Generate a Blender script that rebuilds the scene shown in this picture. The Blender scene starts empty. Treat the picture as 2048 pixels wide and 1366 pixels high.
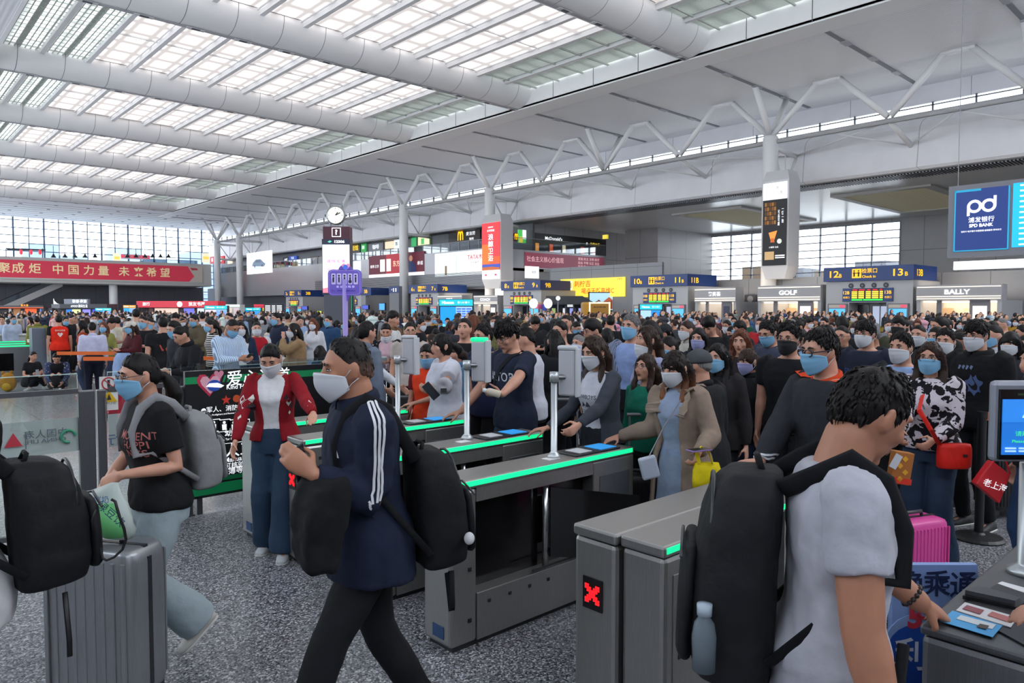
import bpy, bmesh, math, random
import numpy as np
from math import sin, cos, pi, radians, atan2, sqrt, degrees
from mathutils import Vector, Matrix
rnd = random.Random(11)
SC = bpy.context.scene
COL = SC.collection
# ------------------------------------------------------------------ camera
FPX, YAW, PIT, HC = 1448.26, radians(42.556), radians(2.566), 1.9
cam_d = bpy.data.cameras.new('camera'); cam_d.sensor_width = 36.0; cam_d.lens = FPX/2048*36.0
cam_d.clip_start = 0.05; cam_d.clip_end = 600
cam = bpy.data.objects.new('camera', cam_d); COL.objects.link(cam)
cam.location = (0, 0, HC); cam.rotation_euler = (pi/2-PIT, 0, -YAW)
SC.camera = cam
# ------------------------------------------------------------------ world, exposure
SC.view_settings.view_transform = 'Standard'; SC.view_settings.look = 'None'
SC.view_settings.gamma = 1.0; SC.view_settings.use_curve_mapping = False
SC.view_settings.exposure = 0.0
W = bpy.data.worlds.new('sky'); SC.world = W; W.use_nodes = True
bg = W.node_tree.nodes['Background']; bg.inputs['Color'].default_value = (0.92, 0.955, 1.0, 1); bg.inputs['Strength'].default_value = 5.4
cy_ = SC.cycles
cy_.max_bounces = 5; cy_.diffuse_bounces = 3; cy_.glossy_bounces = 2; cy_.transmission_bounces = 4; cy_.transparent_max_bounces = 12
cy_.use_adaptive_sampling = True; cy_.adaptive_threshold = 0.02; cy_.use_denoising = True
cy_.caustics_reflective = False; cy_.caustics_refractive = False; cy_.sample_clamp_indirect = 4.0
SKYL = 2.5      # radiance of the daylit skylight panels
# ------------------------------------------------------------------ photo geometry: pixel (2048x1366) -> point on a real plane
_fw = Vector((sin(YAW)*cos(PIT), cos(YAW)*cos(PIT), -sin(PIT))); _rt = Vector((cos(YAW), -sin(YAW), 0)); _up = _rt.cross(_fw)
EYE = Vector((0, 0, HC))
FH = Vector((sin(YAW), cos(YAW), 0))
def ray(x, y): return _fw + _rt*((x-1024)/FPX) + _up*((683-y)/FPX)
def on(ax, v, x, y):
    r = ray(x, y); return EYE + r*((v-EYE[ax])/r[ax])
def onX(v, x, y): return on(0, v, x, y)
def onY(v, x, y): return on(1, v, x, y)
def onZ(v, x, y): return on(2, v, x, y)
def at(x, y, d):
    r = ray(x, y); return EYE + r*(d/r.dot(FH))
# ------------------------------------------------------------------ mesh helpers
def frame(d, ref=None):
    d = Vector(d).normalized()
    ref = Vector(ref) if ref is not None else (Vector((0, 0, 1)) if abs(d.z) < 0.9 else Vector((1, 0, 0)))
    a = ref.cross(d)
    if a.length < 1e-6: a = Vector((1, 0, 0)).cross(d) if abs(d.x) < .9 else Vector((0, 1, 0)).cross(d)
    a.normalize(); return a, d.cross(a).normalized(), d
class MB:
    def __init__(s): s.v, s.f, s.m = [], [], []
    def add(s, vs, fs, mi=0):
        b = len(s.v); s.v.extend(tuple(p) for p in vs); s.f.extend(tuple(b+i for i in f) for f in fs); s.m.extend([mi]*len(fs)); return s
    def box(s, lo, hi, mi=0):
        x0, y0, z0 = lo; x1, y1, z1 = hi
        return s.add([(x0,y0,z0),(x1,y0,z0),(x1,y1,z0),(x0,y1,z0),(x0,y0,z1),(x1,y0,z1),(x1,y1,z1),(x0,y1,z1)],
                     [(0,3,2,1),(4,5,6,7),(0,1,5,4),(1,2,6,5),(2,3,7,6),(3,0,4,7)], mi)
    def cbox(s, c, sz, mi=0, R=None):
        h = [q/2 for q in sz]; vs = []
        for k in range(8):
            p = Vector((h[0]*(1 if k in (1,2,5,6) else -1), h[1]*(1 if k in (2,3,6,7) else -1), h[2]*(1 if k > 3 else -1)))
            if R is not None: p = R @ p
            vs.append(p+Vector(c))
        return s.add(vs, [(0,3,2,1),(4,5,6,7),(0,1,5,4),(1,2,6,5),(2,3,7,6),(3,0,4,7)], mi)
    def quad(s, a, b, c, d, mi=0): return s.add([a,b,c,d], [(0,1,2,3)], mi)
    def slab(s, pts, n, t, mi=0):
        n = Vector(n)*t; k = len(pts); a = [Vector(p) for p in pts]; vs = a+[p+n for p in a]
        fs = [tuple(range(k-1,-1,-1)), tuple(range(k,2*k))]+[(i,(i+1)%k,k+(i+1)%k,k+i) for i in range(k)]
        return s.add(vs, fs, mi)
    def rings(s, R, mi=0, cap=True, close=False):
        n = len(R[0]); vs = [p for r in R for p in r]; fs = []
        for i in range(len(R)-1):
            for j in range(n): fs.append((i*n+j, i*n+(j+1)%n, (i+1)*n+(j+1)%n, (i+1)*n+j))
        if cap: fs.append(tuple(range(n-1,-1,-1))); fs.append(tuple((len(R)-1)*n+j for j in range(n)))
        return s.add(vs, fs, mi)
    def tube(s, pts, r, n=8, mi=0, ref=None, cap=True):
        pts = [Vector(p) for p in pts]; R = []
        rr = r if isinstance(r, (list, tuple)) else [r]*len(pts)
        a0 = None
        for i, p in enumerate(pts):
            d = (pts[min(i+1,len(pts)-1)]-pts[max(i-1,0)])
            if d.length < 1e-9: d = Vector((0, 0, 1))
            if a0 is None or ref is not None: a, b, _ = frame(d, ref)
            else:
                d = d.normalized(); a = a0-d*a0.dot(d)
                if a.length < 1e-6: a, b, _ = frame(d)
                a.normalize(); b = d.cross(a).normalized()
            a0 = a; q = rr[i]; ra, rb = q if isinstance(q, (tuple, list)) else (q, q)
            R.append([p+a*(ra*cos(2*pi*j/n))+b*(rb*sin(2*pi*j/n)) for j in range(n)])
        return s.rings(R, mi, cap)
    def capsule(s, pts, r, n=12, mi=0, ref=None):
        # loft with rounded ends
        pts = [Vector(p) for p in pts]; rr = [q if isinstance(q, (tuple, list)) else (q, q) for q in r]
        d0 = (pts[0]-pts[1]).normalized(); d1 = (pts[-1]-pts[-2]).normalized()
        P = []; Q = []
        for k in (.97, .8, .5): m = min(rr[0]); P.append(pts[0]+d0*m*k); f = sqrt(1-k*k); Q.append((rr[0][0]*f, rr[0][1]*f))
        P += pts; Q += rr
        for k in (.5, .8, .97): m = min(rr[-1]); P.append(pts[-1]+d1*m*k); f = sqrt(1-k*k); Q.append((rr[-1][0]*f, rr[-1][1]*f))
        return s.tube(P, Q, n, mi, ref)
    def ell(s, c, r, R=None, mi=0, nu=16, nv=10, fn=None):
        vs = []; c = Vector(c)
        for i in range(nv+1):
            t = pi*i/nv
            for j in range(nu):
                u = 2*pi*j/nu; d = Vector((sin(t)*cos(u), sin(t)*sin(u), cos(t)))
                p = Vector((d.x*r[0], d.y*r[1], d.z*r[2]))
                if fn: p = fn(p, d)
                if R is not None: p = R @ p
                vs.append(c+p)
        fs = [(i*nu+j, (i+1)*nu+j, (i+1)*nu+(j+1)%nu, i*nu+(j+1)%nu) for i in range(nv) for j in range(nu)]
        return s.add(vs, fs, mi)
    def lathe(s, prof, c=(0,0,0), n=20, mi=0):
        c = Vector(c)
        return s.rings([[c+Vector((r*cos(2*pi*j/n), r*sin(2*pi*j/n), z)) for j in range(n)] for r, z in prof], mi)
    def xform(s, M): s.v = [tuple(M @ Vector(p)) for p in s.v]; return s
    def mesh(s, name, mats, smooth=False):
        me = bpy.data.meshes.new(name); me.from_pydata(s.v, [], s.f)
        for m in (mats if isinstance(mats, (list, tuple)) else [mats]): me.materials.append(m)
        if any(s.m): me.polygons.foreach_set('material_index', s.m)
        if smooth: me.polygons.foreach_set('use_smooth', [True]*len(s.f))
        me.update(); return me
    def build(s, name, mats, parent=None, smooth=False, world=True, bevel=0, weld=False):
        if parent is not None and world:
            s.xform(parent.matrix_basis.inverted())
        me = s.mesh(name, mats, smooth)
        if weld:
            bm = bmesh.new(); bm.from_mesh(me); bmesh.ops.remove_doubles(bm, verts=bm.verts, dist=1e-5); bmesh.ops.recalc_face_normals(bm, faces=bm.faces); bm.to_mesh(me); bm.free()
        o = bpy.data.objects.new(name, me); COL.objects.link(o)
        if parent is not None: o.parent = parent
        if bevel:
            b = o.modifiers.new('bevel', 'BEVEL'); b.width = bevel; b.segments = 2; b.limit_method = 'ANGLE'
        return o
def empty(name, loc, rz=0):
    o = bpy.data.objects.new(name, None); COL.objects.link(o); o.location = loc; o.rotation_euler = (0, 0, rz); o.empty_display_size = .1
    return o
def tag(o, label, cat, group=None):
    o['label'] = label; o['category'] = cat
    if group: o['group'] = group
    return o
def struct(o): o['kind'] = 'structure'; return o
# ------------------------------------------------------------------ materials
_mats = {}
def M(name, col, rough=.6, metal=0., var=0., vs=8., bump=0., bs=60., emit=0., spec=.5, alpha=1., coat=0.):
    if name in _mats: return _mats[name]
    m = bpy.data.materials.new(name); m.use_nodes = True; nt = m.node_tree; b = nt.nodes['Principled BSDF']
    c = (*col, 1)
    b.inputs['Base Color'].default_value = c; b.inputs['Roughness'].default_value = rough; b.inputs['Metallic'].default_value = metal
    b.inputs['Specular IOR Level'].default_value = spec
    if coat: b.inputs['Coat Weight'].default_value = coat
    if emit: b.inputs['Emission Color'].default_value = c; b.inputs['Emission Strength'].default_value = emit
    if alpha < 1: b.inputs['Alpha'].default_value = alpha
    if var or bump:
        tc = nt.nodes.new('ShaderNodeTexCoord')
        if var:
            n = nt.nodes.new('ShaderNodeTexNoise'); n.inputs['Scale'].default_value = vs; n.inputs['Detail'].default_value = 3
            mx = nt.nodes.new('ShaderNodeMix'); mx.data_type = 'RGBA'; nt.links.new(tc.outputs['Object'], n.inputs['Vector'])
            mx.inputs['A'].default_value = tuple(max(0, q*(1-var)) for q in col)+(1,); mx.inputs['B'].default_value = tuple(min(1, q*(1+var)+var*.01) for q in col)+(1,)
            nt.links.new(n.outputs['Fac'], mx.inputs['Factor']); nt.links.new(mx.outputs['Result'], b.inputs['Base Color'])
        if bump:
            n2 = nt.nodes.new('ShaderNodeTexNoise'); n2.inputs['Scale'].default_value = bs; n2.inputs['Detail'].default_value = 2; nt.links.new(tc.outputs['Object'], n2.inputs['Vector'])
            bp = nt.nodes.new('ShaderNodeBump'); bp.inputs['Strength'].default_value = bump; bp.inputs['Distance'].default_value = .02
            nt.links.new(n2.outputs['Fac'], bp.inputs['Height']); nt.links.new(bp.outputs['Normal'], b.inputs['Normal'])
    _mats[name] = m; return m
def srgb(h):
    h = h.lstrip('#'); r = [int(h[i:i+2], 16)/255 for i in (0, 2, 4)]
    return tuple(q/12.92 if q <= .04045 else ((q+.055)/1.055)**2.4 for q in r)
def H(hx, rough=.6, **k): return M('c_'+hx+'_%g_%s' % (rough, '_'.join('%s%g' % q for q in sorted(k.items()))), srgb(hx), rough, **k)
def EM(hx, s=1.0): return M('lit_'+hx+'_%g' % s, srgb(hx), .5, emit=s)
def nodes(name):
    m = bpy.data.materials.new(name); m.use_nodes = True; return m, m.node_tree, m.node_tree.nodes['Principled BSDF']
def N(nt, t, **k):
    n = nt.nodes.new('ShaderNode'+t)
    for a, b in k.items():
        if hasattr(n, a) and a not in ('Scale',): setattr(n, a, b)
    return n
def math_(nt, op, a, b=None):
    n = nt.nodes.new('ShaderNodeMath'); n.operation = op
    for i, q in enumerate((a, b)):
        if q is None: continue
        if isinstance(q, (int, float)): n.inputs[i].default_value = q
        else: nt.links.new(q, n.inputs[i])
    return n.outputs[0]
def ramp(nt, fac, stops):
    n = nt.nodes.new('ShaderNodeValToRGB'); e = n.color_ramp.elements
    while len(e) < len(stops): e.new(.5)
    for q, (p, c) in zip(e, stops): q.position = p; q.color = (*c, 1)
    nt.links.new(fac, n.inputs[0]); return n.outputs[0]
def glass(name, tint, gloss=.12, rough=.02):
    m = bpy.data.materials.new(name); m.use_nodes = True; nt = m.node_tree; nt.nodes.clear()
    o = N(nt, 'OutputMaterial'); t = N(nt, 'BsdfTransparent'); g = N(nt, 'BsdfGlossy'); mx = N(nt, 'MixShader'); f = N(nt, 'LayerWeight')
    t.inputs[0].default_value = (*tint, 1); g.inputs['Roughness'].default_value = rough; f.inputs['Blend'].default_value = .25
    nt.links.new(math_(nt, 'ADD', math_(nt, 'MULTIPLY', f.outputs['Fresnel'], .7), gloss*.3), mx.inputs[0])
    nt.links.new(t.outputs[0], mx.inputs[1]); nt.links.new(g.outputs[0], mx.inputs[2]); nt.links.new(mx.outputs[0], o.inputs[0]); return m
# text
TMP = bpy.data.scenes.new('workbench')
def tmp_eval(o):
    TMP.collection.objects.link(o); vl = TMP.view_layers[0]; vl.update(); return bpy.data.meshes.new_from_object(o.evaluated_get(vl.depsgraph))
def text_mb(body, size=1.0, bold=0., align='CENTER', shear=0., depth=0., spacing=1.0, lines=1.0):
    """flat lettering in the local XY plane, centred on the origin"""
    c = bpy.data.curves.new('lettering', 'FONT'); c.body = body; c.size = size; c.offset = bold*size; c.align_x = align; c.align_y = 'CENTER'
    c.shear = shear; c.extrude = depth; c.space_character = spacing; c.space_line = lines; c.resolution_u = 3
    o = bpy.data.objects.new('lettering', c); me = tmp_eval(o)
    b = MB(); b.v = [tuple(v.co) for v in me.vertices]; b.f = [tuple(p.vertices) for p in me.polygons]; b.m = [0]*len(b.f)
    bpy.data.objects.remove(o); bpy.data.curves.remove(c); bpy.data.meshes.remove(me); return b
def plane_M(o, ux, uy):
    ux = Vector(ux).normalized(); uy = Vector(uy).normalized(); n = ux.cross(uy)
    return Matrix(((ux.x,uy.x,n.x,o[0]),(ux.y,uy.y,n.y,o[1]),(ux.z,uy.z,n.z,o[2]),(0,0,0,1)))
def put_text(body, o, ux, uy, size, mat, parent, bold=.02, fit=None, name='lettering', **k):
    if any(ord(q) > 0x2fff for q in body): bold *= .45
    b = text_mb(body, size, bold, **k)
    if fit and b.v:
        xs = [v[0] for v in b.v]; w = max(xs)-min(xs); q = fit/max(w, 1e-6); x0 = (max(xs)+min(xs))/2
        sx = min(q, 1.25); sy = max(min(q, 1.0), .7)
        b.v = [((v[0]-x0)*sx, v[1]*sy, v[2]) for v in b.v]
    b.xform(plane_M(o, ux, uy)); return b.build(name, mat, parent)
# ================================================================== SETTING
BEAMY = [-5.8, 12.2, 30.2, 48.1, 66.0, 84.1, 102.5, 121.3, 140.5]
XL, XR = 8.3, 44.9          # skylight edges
ZC, ZG = 19.8, 21.4         # flat ceiling, skylight glass
XW, YE = 64.2, 170.0        # clerestory wall, far glass wall
XCOL = 57.0
CEIL = M('ceiling_panel', srgb('c9cad0'), .55)
WHITE = M('white_cladding', srgb('e9e9eb'), .45, var=.03, vs=.7)
STEELW = M('white_steel', srgb('ebebed'), .4)
DARKSEAM = H('5b5d66', .8)
# granite floor: speckled grey near, paler polished stone beyond the glass fence
def granite(name, dark, mid, light, rough, joint):
    m, nt, b = nodes(name); tc = N(nt, 'TexCoord'); v = N(nt, 'TexVoronoi'); v.inputs['Scale'].default_value = 105
    n = N(nt, 'TexNoise'); n.inputs['Scale'].default_value = 38; n.inputs['Detail'].default_value = 4
    nt.links.new(tc.outputs['Object'], v.inputs['Vector']); nt.links.new(tc.outputs['Object'], n.inputs['Vector'])
    sep = N(nt, 'SeparateColor'); nt.links.new(v.outputs['Color'], sep.inputs[0])
    f = math_(nt, 'ADD', math_(nt, 'MULTIPLY', sep.outputs[0], .62), math_(nt, 'MULTIPLY', n.outputs['Fac'], .38))
    c = ramp(nt, f, [(.28, dark), (.45, mid), (.62, mid), (.78, light)])
    br = N(nt, 'TexBrick'); br.offset = 0; br.inputs['Scale'].default_value = 1; br.inputs['Brick Width'].default_value = joint; br.inputs['Row Height'].default_value = joint
    br.inputs['Mortar Size'].default_value = .003; nt.links.new(tc.outputs['Object'], br.inputs['Vector'])
    br.inputs['Color1'].default_value = (1,1,1,1); br.inputs['Color2'].default_value = (.9,.9,.92,1); br.inputs['Mortar'].default_value = (.45,.45,.45,1)
    mx = N(nt, 'Mix'); mx.data_type = 'RGBA'; mx.blend_type = 'MULTIPLY'; mx.inputs['Factor'].default_value = 1
    nt.links.new(c, mx.inputs['A']); nt.links.new(br.outputs['Color'], mx.inputs['B']); nt.links.new(mx.outputs['Result'], b.inputs['Base Color'])
    b.inputs['Roughness'].default_value = rough; return m
FLOOR_A = granite('speckled_granite', srgb('2c2d33'), srgb('787980'), srgb('cbcbd0'), .34, 1.0)
FLOOR_B = granite('pale_granite', srgb('8a8a8c'), srgb('b2b2b2'), srgb('cfcfcf'), .16, 1.2)
f = MB().box((-16, -14, -.1), (94, 6.82, 0), 0).box((-16, 6.82, -.1), (94, 172, 0), 1)
struct(f.build('floor', [FLOOR_A, FLOOR_B]))
# pale inlaid line in the floor on the right, beside the queue posts
mk = MB()
for a in ((7.1, .95), (7.9, 1.15), (6.35, 1.3)): mk.box((a[0], a[1], 0), (a[0]+.5, a[1]+.1, .002))
struct(mk.build('floor_marking', H('c9c8c4', .5)))
# flat ceiling: right strip, left strip, far strip
def corr(name, col, sc):
    m, nt, b = nodes(name); tc = N(nt, 'TexCoord'); w = N(nt, 'TexWave'); w.wave_type = 'BANDS'; w.bands_direction = 'X'; w.inputs['Scale'].default_value = sc
    nt.links.new(tc.outputs['Object'], w.inputs['Vector']); bp = N(nt, 'Bump'); bp.inputs['Strength'].default_value = .25; bp.inputs['Distance'].default_value = .05
    nt.links.new(w.outputs['Fac'], bp.inputs['Height']); nt.links.new(bp.outputs['Normal'], b.inputs['Normal'])
    b.inputs['Base Color'].default_value = (*col, 1); b.inputs['Roughness'].default_value = .5; return m
CORR = corr('ribbed_ceiling_panel', srgb('e4e5ea'), 1.0)
c = MB().box((XR, -14, ZC), (XW, 141, ZC+.15)).box((-14, -14, ZC), (XL, 141, ZC+.15)).box((-14, 141, ZC), (XW, YE, ZC+.15))
struct(c.build('ceiling', CORR))
# seams with small lamp boxes
k = 0
for yb in BEAMY[1:]:
    for off in (0, 9.1):
        y = yb+off
        if y > 152: continue
        s = MB().box((XR+2.2, y-.16, ZC-.05), (XW-.6, y+.16, ZC-.002))
        for xx in (50, 54.5, 59):
            s.box((xx-.5, y-.2, ZC-.11), (xx+.5, y+.2, ZC-.05), 1)
        k += 1; struct(s.build('trim_%d' % k, [H('7d7f88', .6), H('a7a8b0', .5)]))
s = MB()
for y in range(146, 170, 3): s.box((XL, y-.06, ZC-.02), (XW-4, y+.06, ZC-.002))
for i in range(40): s.box((12+i % 10*5, 146+(i//10)*6+(i*7 % 3)*.6, ZC-.06), (12.5+i % 10*5, 146.3+(i//10)*6+(i*7 % 3)*.6, ZC-.003))
struct(s.build('ceiling_seam', DARKSEAM))
# fascias of the skylight box
s = MB().box((XR, -14, ZC-.02), (XR+.25, 141, ZG+.5)).box((XL-.25, -14, ZC-.02), (XL, 141, ZG+.5)).box((XR, -14, ZC-.12), (XR+2.0, 150, ZC-.005)).box((XL, 140.8, ZC), (XR, 141.05, ZG+.5))
for y in BEAMY[1:]:
    for o in (4.5, 9, 13.5): s.box((XR-.012, y+o, ZC), (XR, y+o+.05, ZG+.3), 1)
struct(s.build('ceiling_fascia', [WHITE, DARKSEAM]))
# skylight panels (daylit diffusers): soft grid of the bars behind them, brighter cells
def skymat(name, sx, sy, lo, hi, bar):
    m = bpy.data.materials.new(name); m.use_nodes = True; nt = m.node_tree; nt.nodes.clear()
    o = N(nt, 'OutputMaterial'); e = N(nt, 'Emission'); tc = N(nt, 'TexCoord'); sp = N(nt, 'SeparateXYZ'); nt.links.new(tc.outputs['Object'], sp.inputs[0])
    def band(out, per, w):
        fr = math_(nt, 'FRACT', math_(nt, 'DIVIDE', out, per)); d = math_(nt, 'ABSOLUTE', math_(nt, 'SUBTRACT', fr, .5))
        r = N(nt, 'MapRange'); r.interpolation_type = 'SMOOTHSTEP'; nt.links.new(d, r.inputs['Value'])
        r.inputs['From Min'].default_value = w[0]; r.inputs['From Max'].default_value = w[1]; r.inputs['To Min'].default_value = 1; r.inputs['To Max'].default_value = 0; return r.outputs[0]
    g = math_(nt, 'MULTIPLY', band(sp.outputs[0], sx, bar), band(sp.outputs[1], sy, bar))
    nz = N(nt, 'TexNoise'); nz.inputs['Scale'].default_value = .35; nt.links.new(tc.outputs['Object'], nz.inputs['Vector'])
    g = math_(nt, 'MULTIPLY', g, math_(nt, 'ADD', math_(nt, 'MULTIPLY', nz.outputs['Fac'], .7), .62))
    c = ramp(nt, g, [(0, lo), (1, hi)]); nt.links.new(c, e.inputs[0]); e.inputs[1].default_value = SKYL; nt.links.new(e.outputs[0], o.inputs[0]); return m
SKY_A = skymat('skylight_diffuser', 1.525, 2.35, (.30,.282,.28), (.82,.775,.755), (.24, .47))
SKY_B = skymat('skylight_clear', 3.05, 3.0, (.30,.33,.33), (.80,.86,.84), (.36, .5))
GRILLE = M('pale_grille', srgb('b9bfbb'), .5)
for i in range(len(BEAMY)-1):
    y0, y1 = BEAMY[i], BEAMY[i+1]
    p = MB(); fr = MB(); gr = MB()
    for j in range(12):
        x0 = XR-3.05*(j+1); x1 = x0+3.05
        p.quad((x0, y0, ZG), (x0, y1, ZG), (x1, y1, ZG), (x1, y0, ZG), 1 if j < 2 or j > 9 else 0)
        if j: fr.box((x1-.16, y0+1.3, ZG-.42), (x1+.16, y1-1.3, ZG-.04)); fr.tube([(x1-.3, y0+1.4, ZG-.1), (x1-.3, y1-1.4, ZG-.1)], .06, 6)
        if 2 <= j <= 9:
            ym = (y0+y1)/2; fr.box((x0, ym-.05, ZG-.12), (x1, ym+.05, ZG-.01))
        else:
            if j < 2:     # perforated trays on hangers
                for q in range(22): xx = x0+.2+q*.125; gr.box((xx, y0+1.4, ZG-.16), (xx+.05, y1-1.4, ZG-.12))
                for q in range(6): yy = y0+2+q*2.7; gr.box((x0, yy, ZG-.3), (x1, yy+.12, ZG-.18))
            else:         # long bars with cross lines
                for q in range(8): xx = x0+.3+q*.33; gr.box((xx, y0+1.3, ZG-.25), (xx+.06, y1-1.3, ZG-.19))
                for q in range(20): yy = y0+1.4+q*.8; gr.box((x0, yy, ZG-.2), (x1, yy+.05, ZG-.17))
                gr.box(((x0+x1)/2-.15, y0+1.3, ZG-.12), ((x0+x1)/2+.15, y1-1.3, ZG-.05))
    o = struct(p.build('window_%d' % (i+1), [SKY_A, SKY_B])); fr.build('window_frame', WHITE, o); gr.build('grille', GRILLE, o)
# rounded roof beams across the hall
def beam(y):
    b = MB(); n = 14; prof = [(-1.75*cos(pi*q/n), -1.62*sin(pi*q/n)**.8) for q in range(n+1)]
    R = [[(x, y+a, ZG+.02+z) for a, z in prof] for x in (XL, XR)]
    b.rings(R, 0, cap=False)
    o = struct(b.build('beam', WHITE, smooth=True)); s = MB()
    x = XL+1.5
    while x < XR:
        for q in range(n):
            (a0, z0), (a1, z1) = prof[q], prof[q+1]
            s.quad((x, y+a0*1.004, ZG+.02+z0*1.006), (x+.035, y+a0*1.004, ZG+.02+z0*1.006), (x+.035, y+a1*1.004, ZG+.02+z1*1.006), (x, y+a1*1.004, ZG+.02+z1*1.006))
        x += 3.05
    s.box((XL, y-1.76, ZG-.03), (XR, y-1.7, ZG+.05))
    s.build('seam', H('6f7076', .7), o)
    v = MB(); v.box((XL, y+.1, ZC-.05), (XR, y+.42, ZC), 0)
    x = XL+2
    while x < XR-1:
        v.box((x, y+.05, ZC-.09), (x+1.1, y+.4, ZC-.05), 1); v.box((x+.3, y+.03, ZC-.11), (x+.8, y+.3, ZC-.09), 2); x += 3.05
    v.build('vent_strip', [H('a9a9ae', .5), H('c9c9cc', .5), H('55575e', .6)], o)
for y in BEAMY: beam(y)
# columns, strut trusses
NODEY = [12.2, 21.0, 30.3, 39.3, 48.3, 57.2, 66.0, 75.0, 84.2, 93.4, 102.5, 112, 121.5, 131, 141, 152.5]
COLY = [30.3, 66.0, 84.2, 141, 152.5]
for y in COLY:
    o = struct(MB().lathe([(.62, 0), (.62, 16.1), (.5, 16.25), (.3, 16.3)], (XCOL, y, 0), 24).build('column', STEELW, smooth=True))
struct(MB().lathe([(.75, 0), (.75, 7)], (38.3, 156.3, 0), 24).build('column', STEELW, smooth=True))
def strut(mb, a, b, r): mb.tube([a, b], r, 10)
for i, y in enumerate(NODEY):
    t = MB(); iscol = y in COLY; zb = 16.3 if iscol else 16.2
    zt = ZC-.05
    for sg in (-1, 1):
        j = i+sg; yn = NODEY[j] if 0 <= j < len(NODEY) else y+sg*9.2
        ym = (y+yn)/2-sg*.85
        strut(t, (XCOL, y+sg*.1, zb-.1), (XCOL, ym, zt), (.24, .24))
        if sg > 0: t.cbox((XCOL, (y+yn)/2, zt-.05), (.5, 2.1, .22))
    if iscol or i % 2 == 0:
        for sg in (-1, 1): strut(t, (XCOL+sg*.1, y, zb-.1), (XCOL+sg*2.6, y, zt), .24)
    struct(t.build('truss', STEELW, smooth=True))
# longitudinal chord and brackets to the wall
t = MB(); t.tube([(XCOL, -10, 15.75), (XCOL, 153, 15.75)], .2, 10); t.tube([(XCOL, -10, 15.75), (XCOL, 153, 15.75)], .2, 10)
struct(t.build('truss_chord', STEELW, smooth=True))
for y in NODEY:
    t = MB()
    if y in COLY:
        for z in (15.4, 12.3): t.tube([(XCOL, y, z), (XW-2.6, y, z-.2)], .2, 8)
        t.tube([(XCOL+.4, y, 15.3), (XCOL+2.6, y, 12.3)], .09, 6); t.tube([(XCOL+2.6, y, 12.3), (XW-2.6, y, 15.2)], .12, 6); t.tube([(XCOL+2.6, y, 12.3), (XCOL+2.6, y, 15.2)], .05, 6)
        for sg in (-1, 1): t.tube([(XW-2.8, y, 15.2), (XCOL, y+sg*9, 15.7)], .08, 6)
    else:
        t.tube([(XCOL, y, 15.75), (XW-2.6, y, 14.6)], .2, 8)
        for sg in (-1, 1): t.tube([(XW-2.8, y, 14.6), (XCOL, y+sg*4.5, 15.7)], .06, 6)
    struct(t.build('truss_bracket', STEELW, smooth=True))
# clerestory wall: upper band, window strip, curved lower band
PANE = glass('window_glass', (.93, .97, 1.0), .1)
def panelwall(name, col, dx, dz, line):
    m, nt, b = nodes(name); tc = N(nt, 'TexCoord'); sp = N(nt, 'SeparateXYZ'); nt.links.new(tc.outputs['Object'], sp.inputs[0])
    def ln(out, per, w): return math_(nt, 'LESS_THAN', math_(nt, 'FRACT', math_(nt, 'DIVIDE', out, per)), w/per)
    h = math_(nt, 'ADD', sp.outputs[0], sp.outputs[1]); g = math_(nt, 'MAXIMUM', ln(h, dx, line), ln(sp.outputs[2], dz, line))
    nz = N(nt, 'TexNoise'); nz.inputs['Scale'].default_value = .6; nt.links.new(tc.outputs['Object'], nz.inputs['Vector'])
    c = ramp(nt, nz.outputs['Fac'], [(.3, tuple(q*.94 for q in col)), (.7, col)])
    mx = N(nt, 'Mix'); mx.data_type = 'RGBA'; nt.links.new(g, mx.inputs['Factor']); nt.links.new(c, mx.inputs['A']); mx.inputs['B'].default_value = (*[q*.42 for q in col], 1)
    nt.links.new(mx.outputs['Result'], b.inputs['Base Color']); b.inputs['Roughness'].default_value = .4; return m
PANW = panelwall('white_wall_panel', srgb('e8e8ed'), 9.1, 40, .05)
w = MB().box((XW, -14, 18.35), (XW+.2, YE, ZC))
R = []
for q in range(9):
    a = q/8; x = XW-.2-2.5*sin(a*pi/2)**.7; z = 17.2-1.5*a**2.0 if q < 8 else 15.7
    R.append((x, z))
R += [(61.4, 12.9), (61.6, 12.7), (62.2, 12.7)]
vs = [(x, -14, z) for x, z in R]+[(x, YE, z) for x, z in R]; n = len(R)
w.add(vs, [(i, i+1, n+i+1, n+i) for i in range(n-1)])
struct(w.build('wall_right', PANW))
g = MB().quad((XW+.05, -14, 17.2), (XW+.05, YE, 17.2), (XW+.05, YE, 18.35), (XW+.05, -14, 18.35))
o = struct(g.build('window_20', PANE)); fr = MB(); y = -13
while y < YE: fr.box((XW-.05, y, 17.1), (XW+.15, y+.12, 18.4)); y += 3.03
fr.box((XW-.05, -14, 18.12), (XW+.12, YE, 18.2)); fr.box((XW-.1, -14, 17.1), (XW+.2, YE, 17.25))
fr.build('window_frame', H('5d6068', .5), o)
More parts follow.
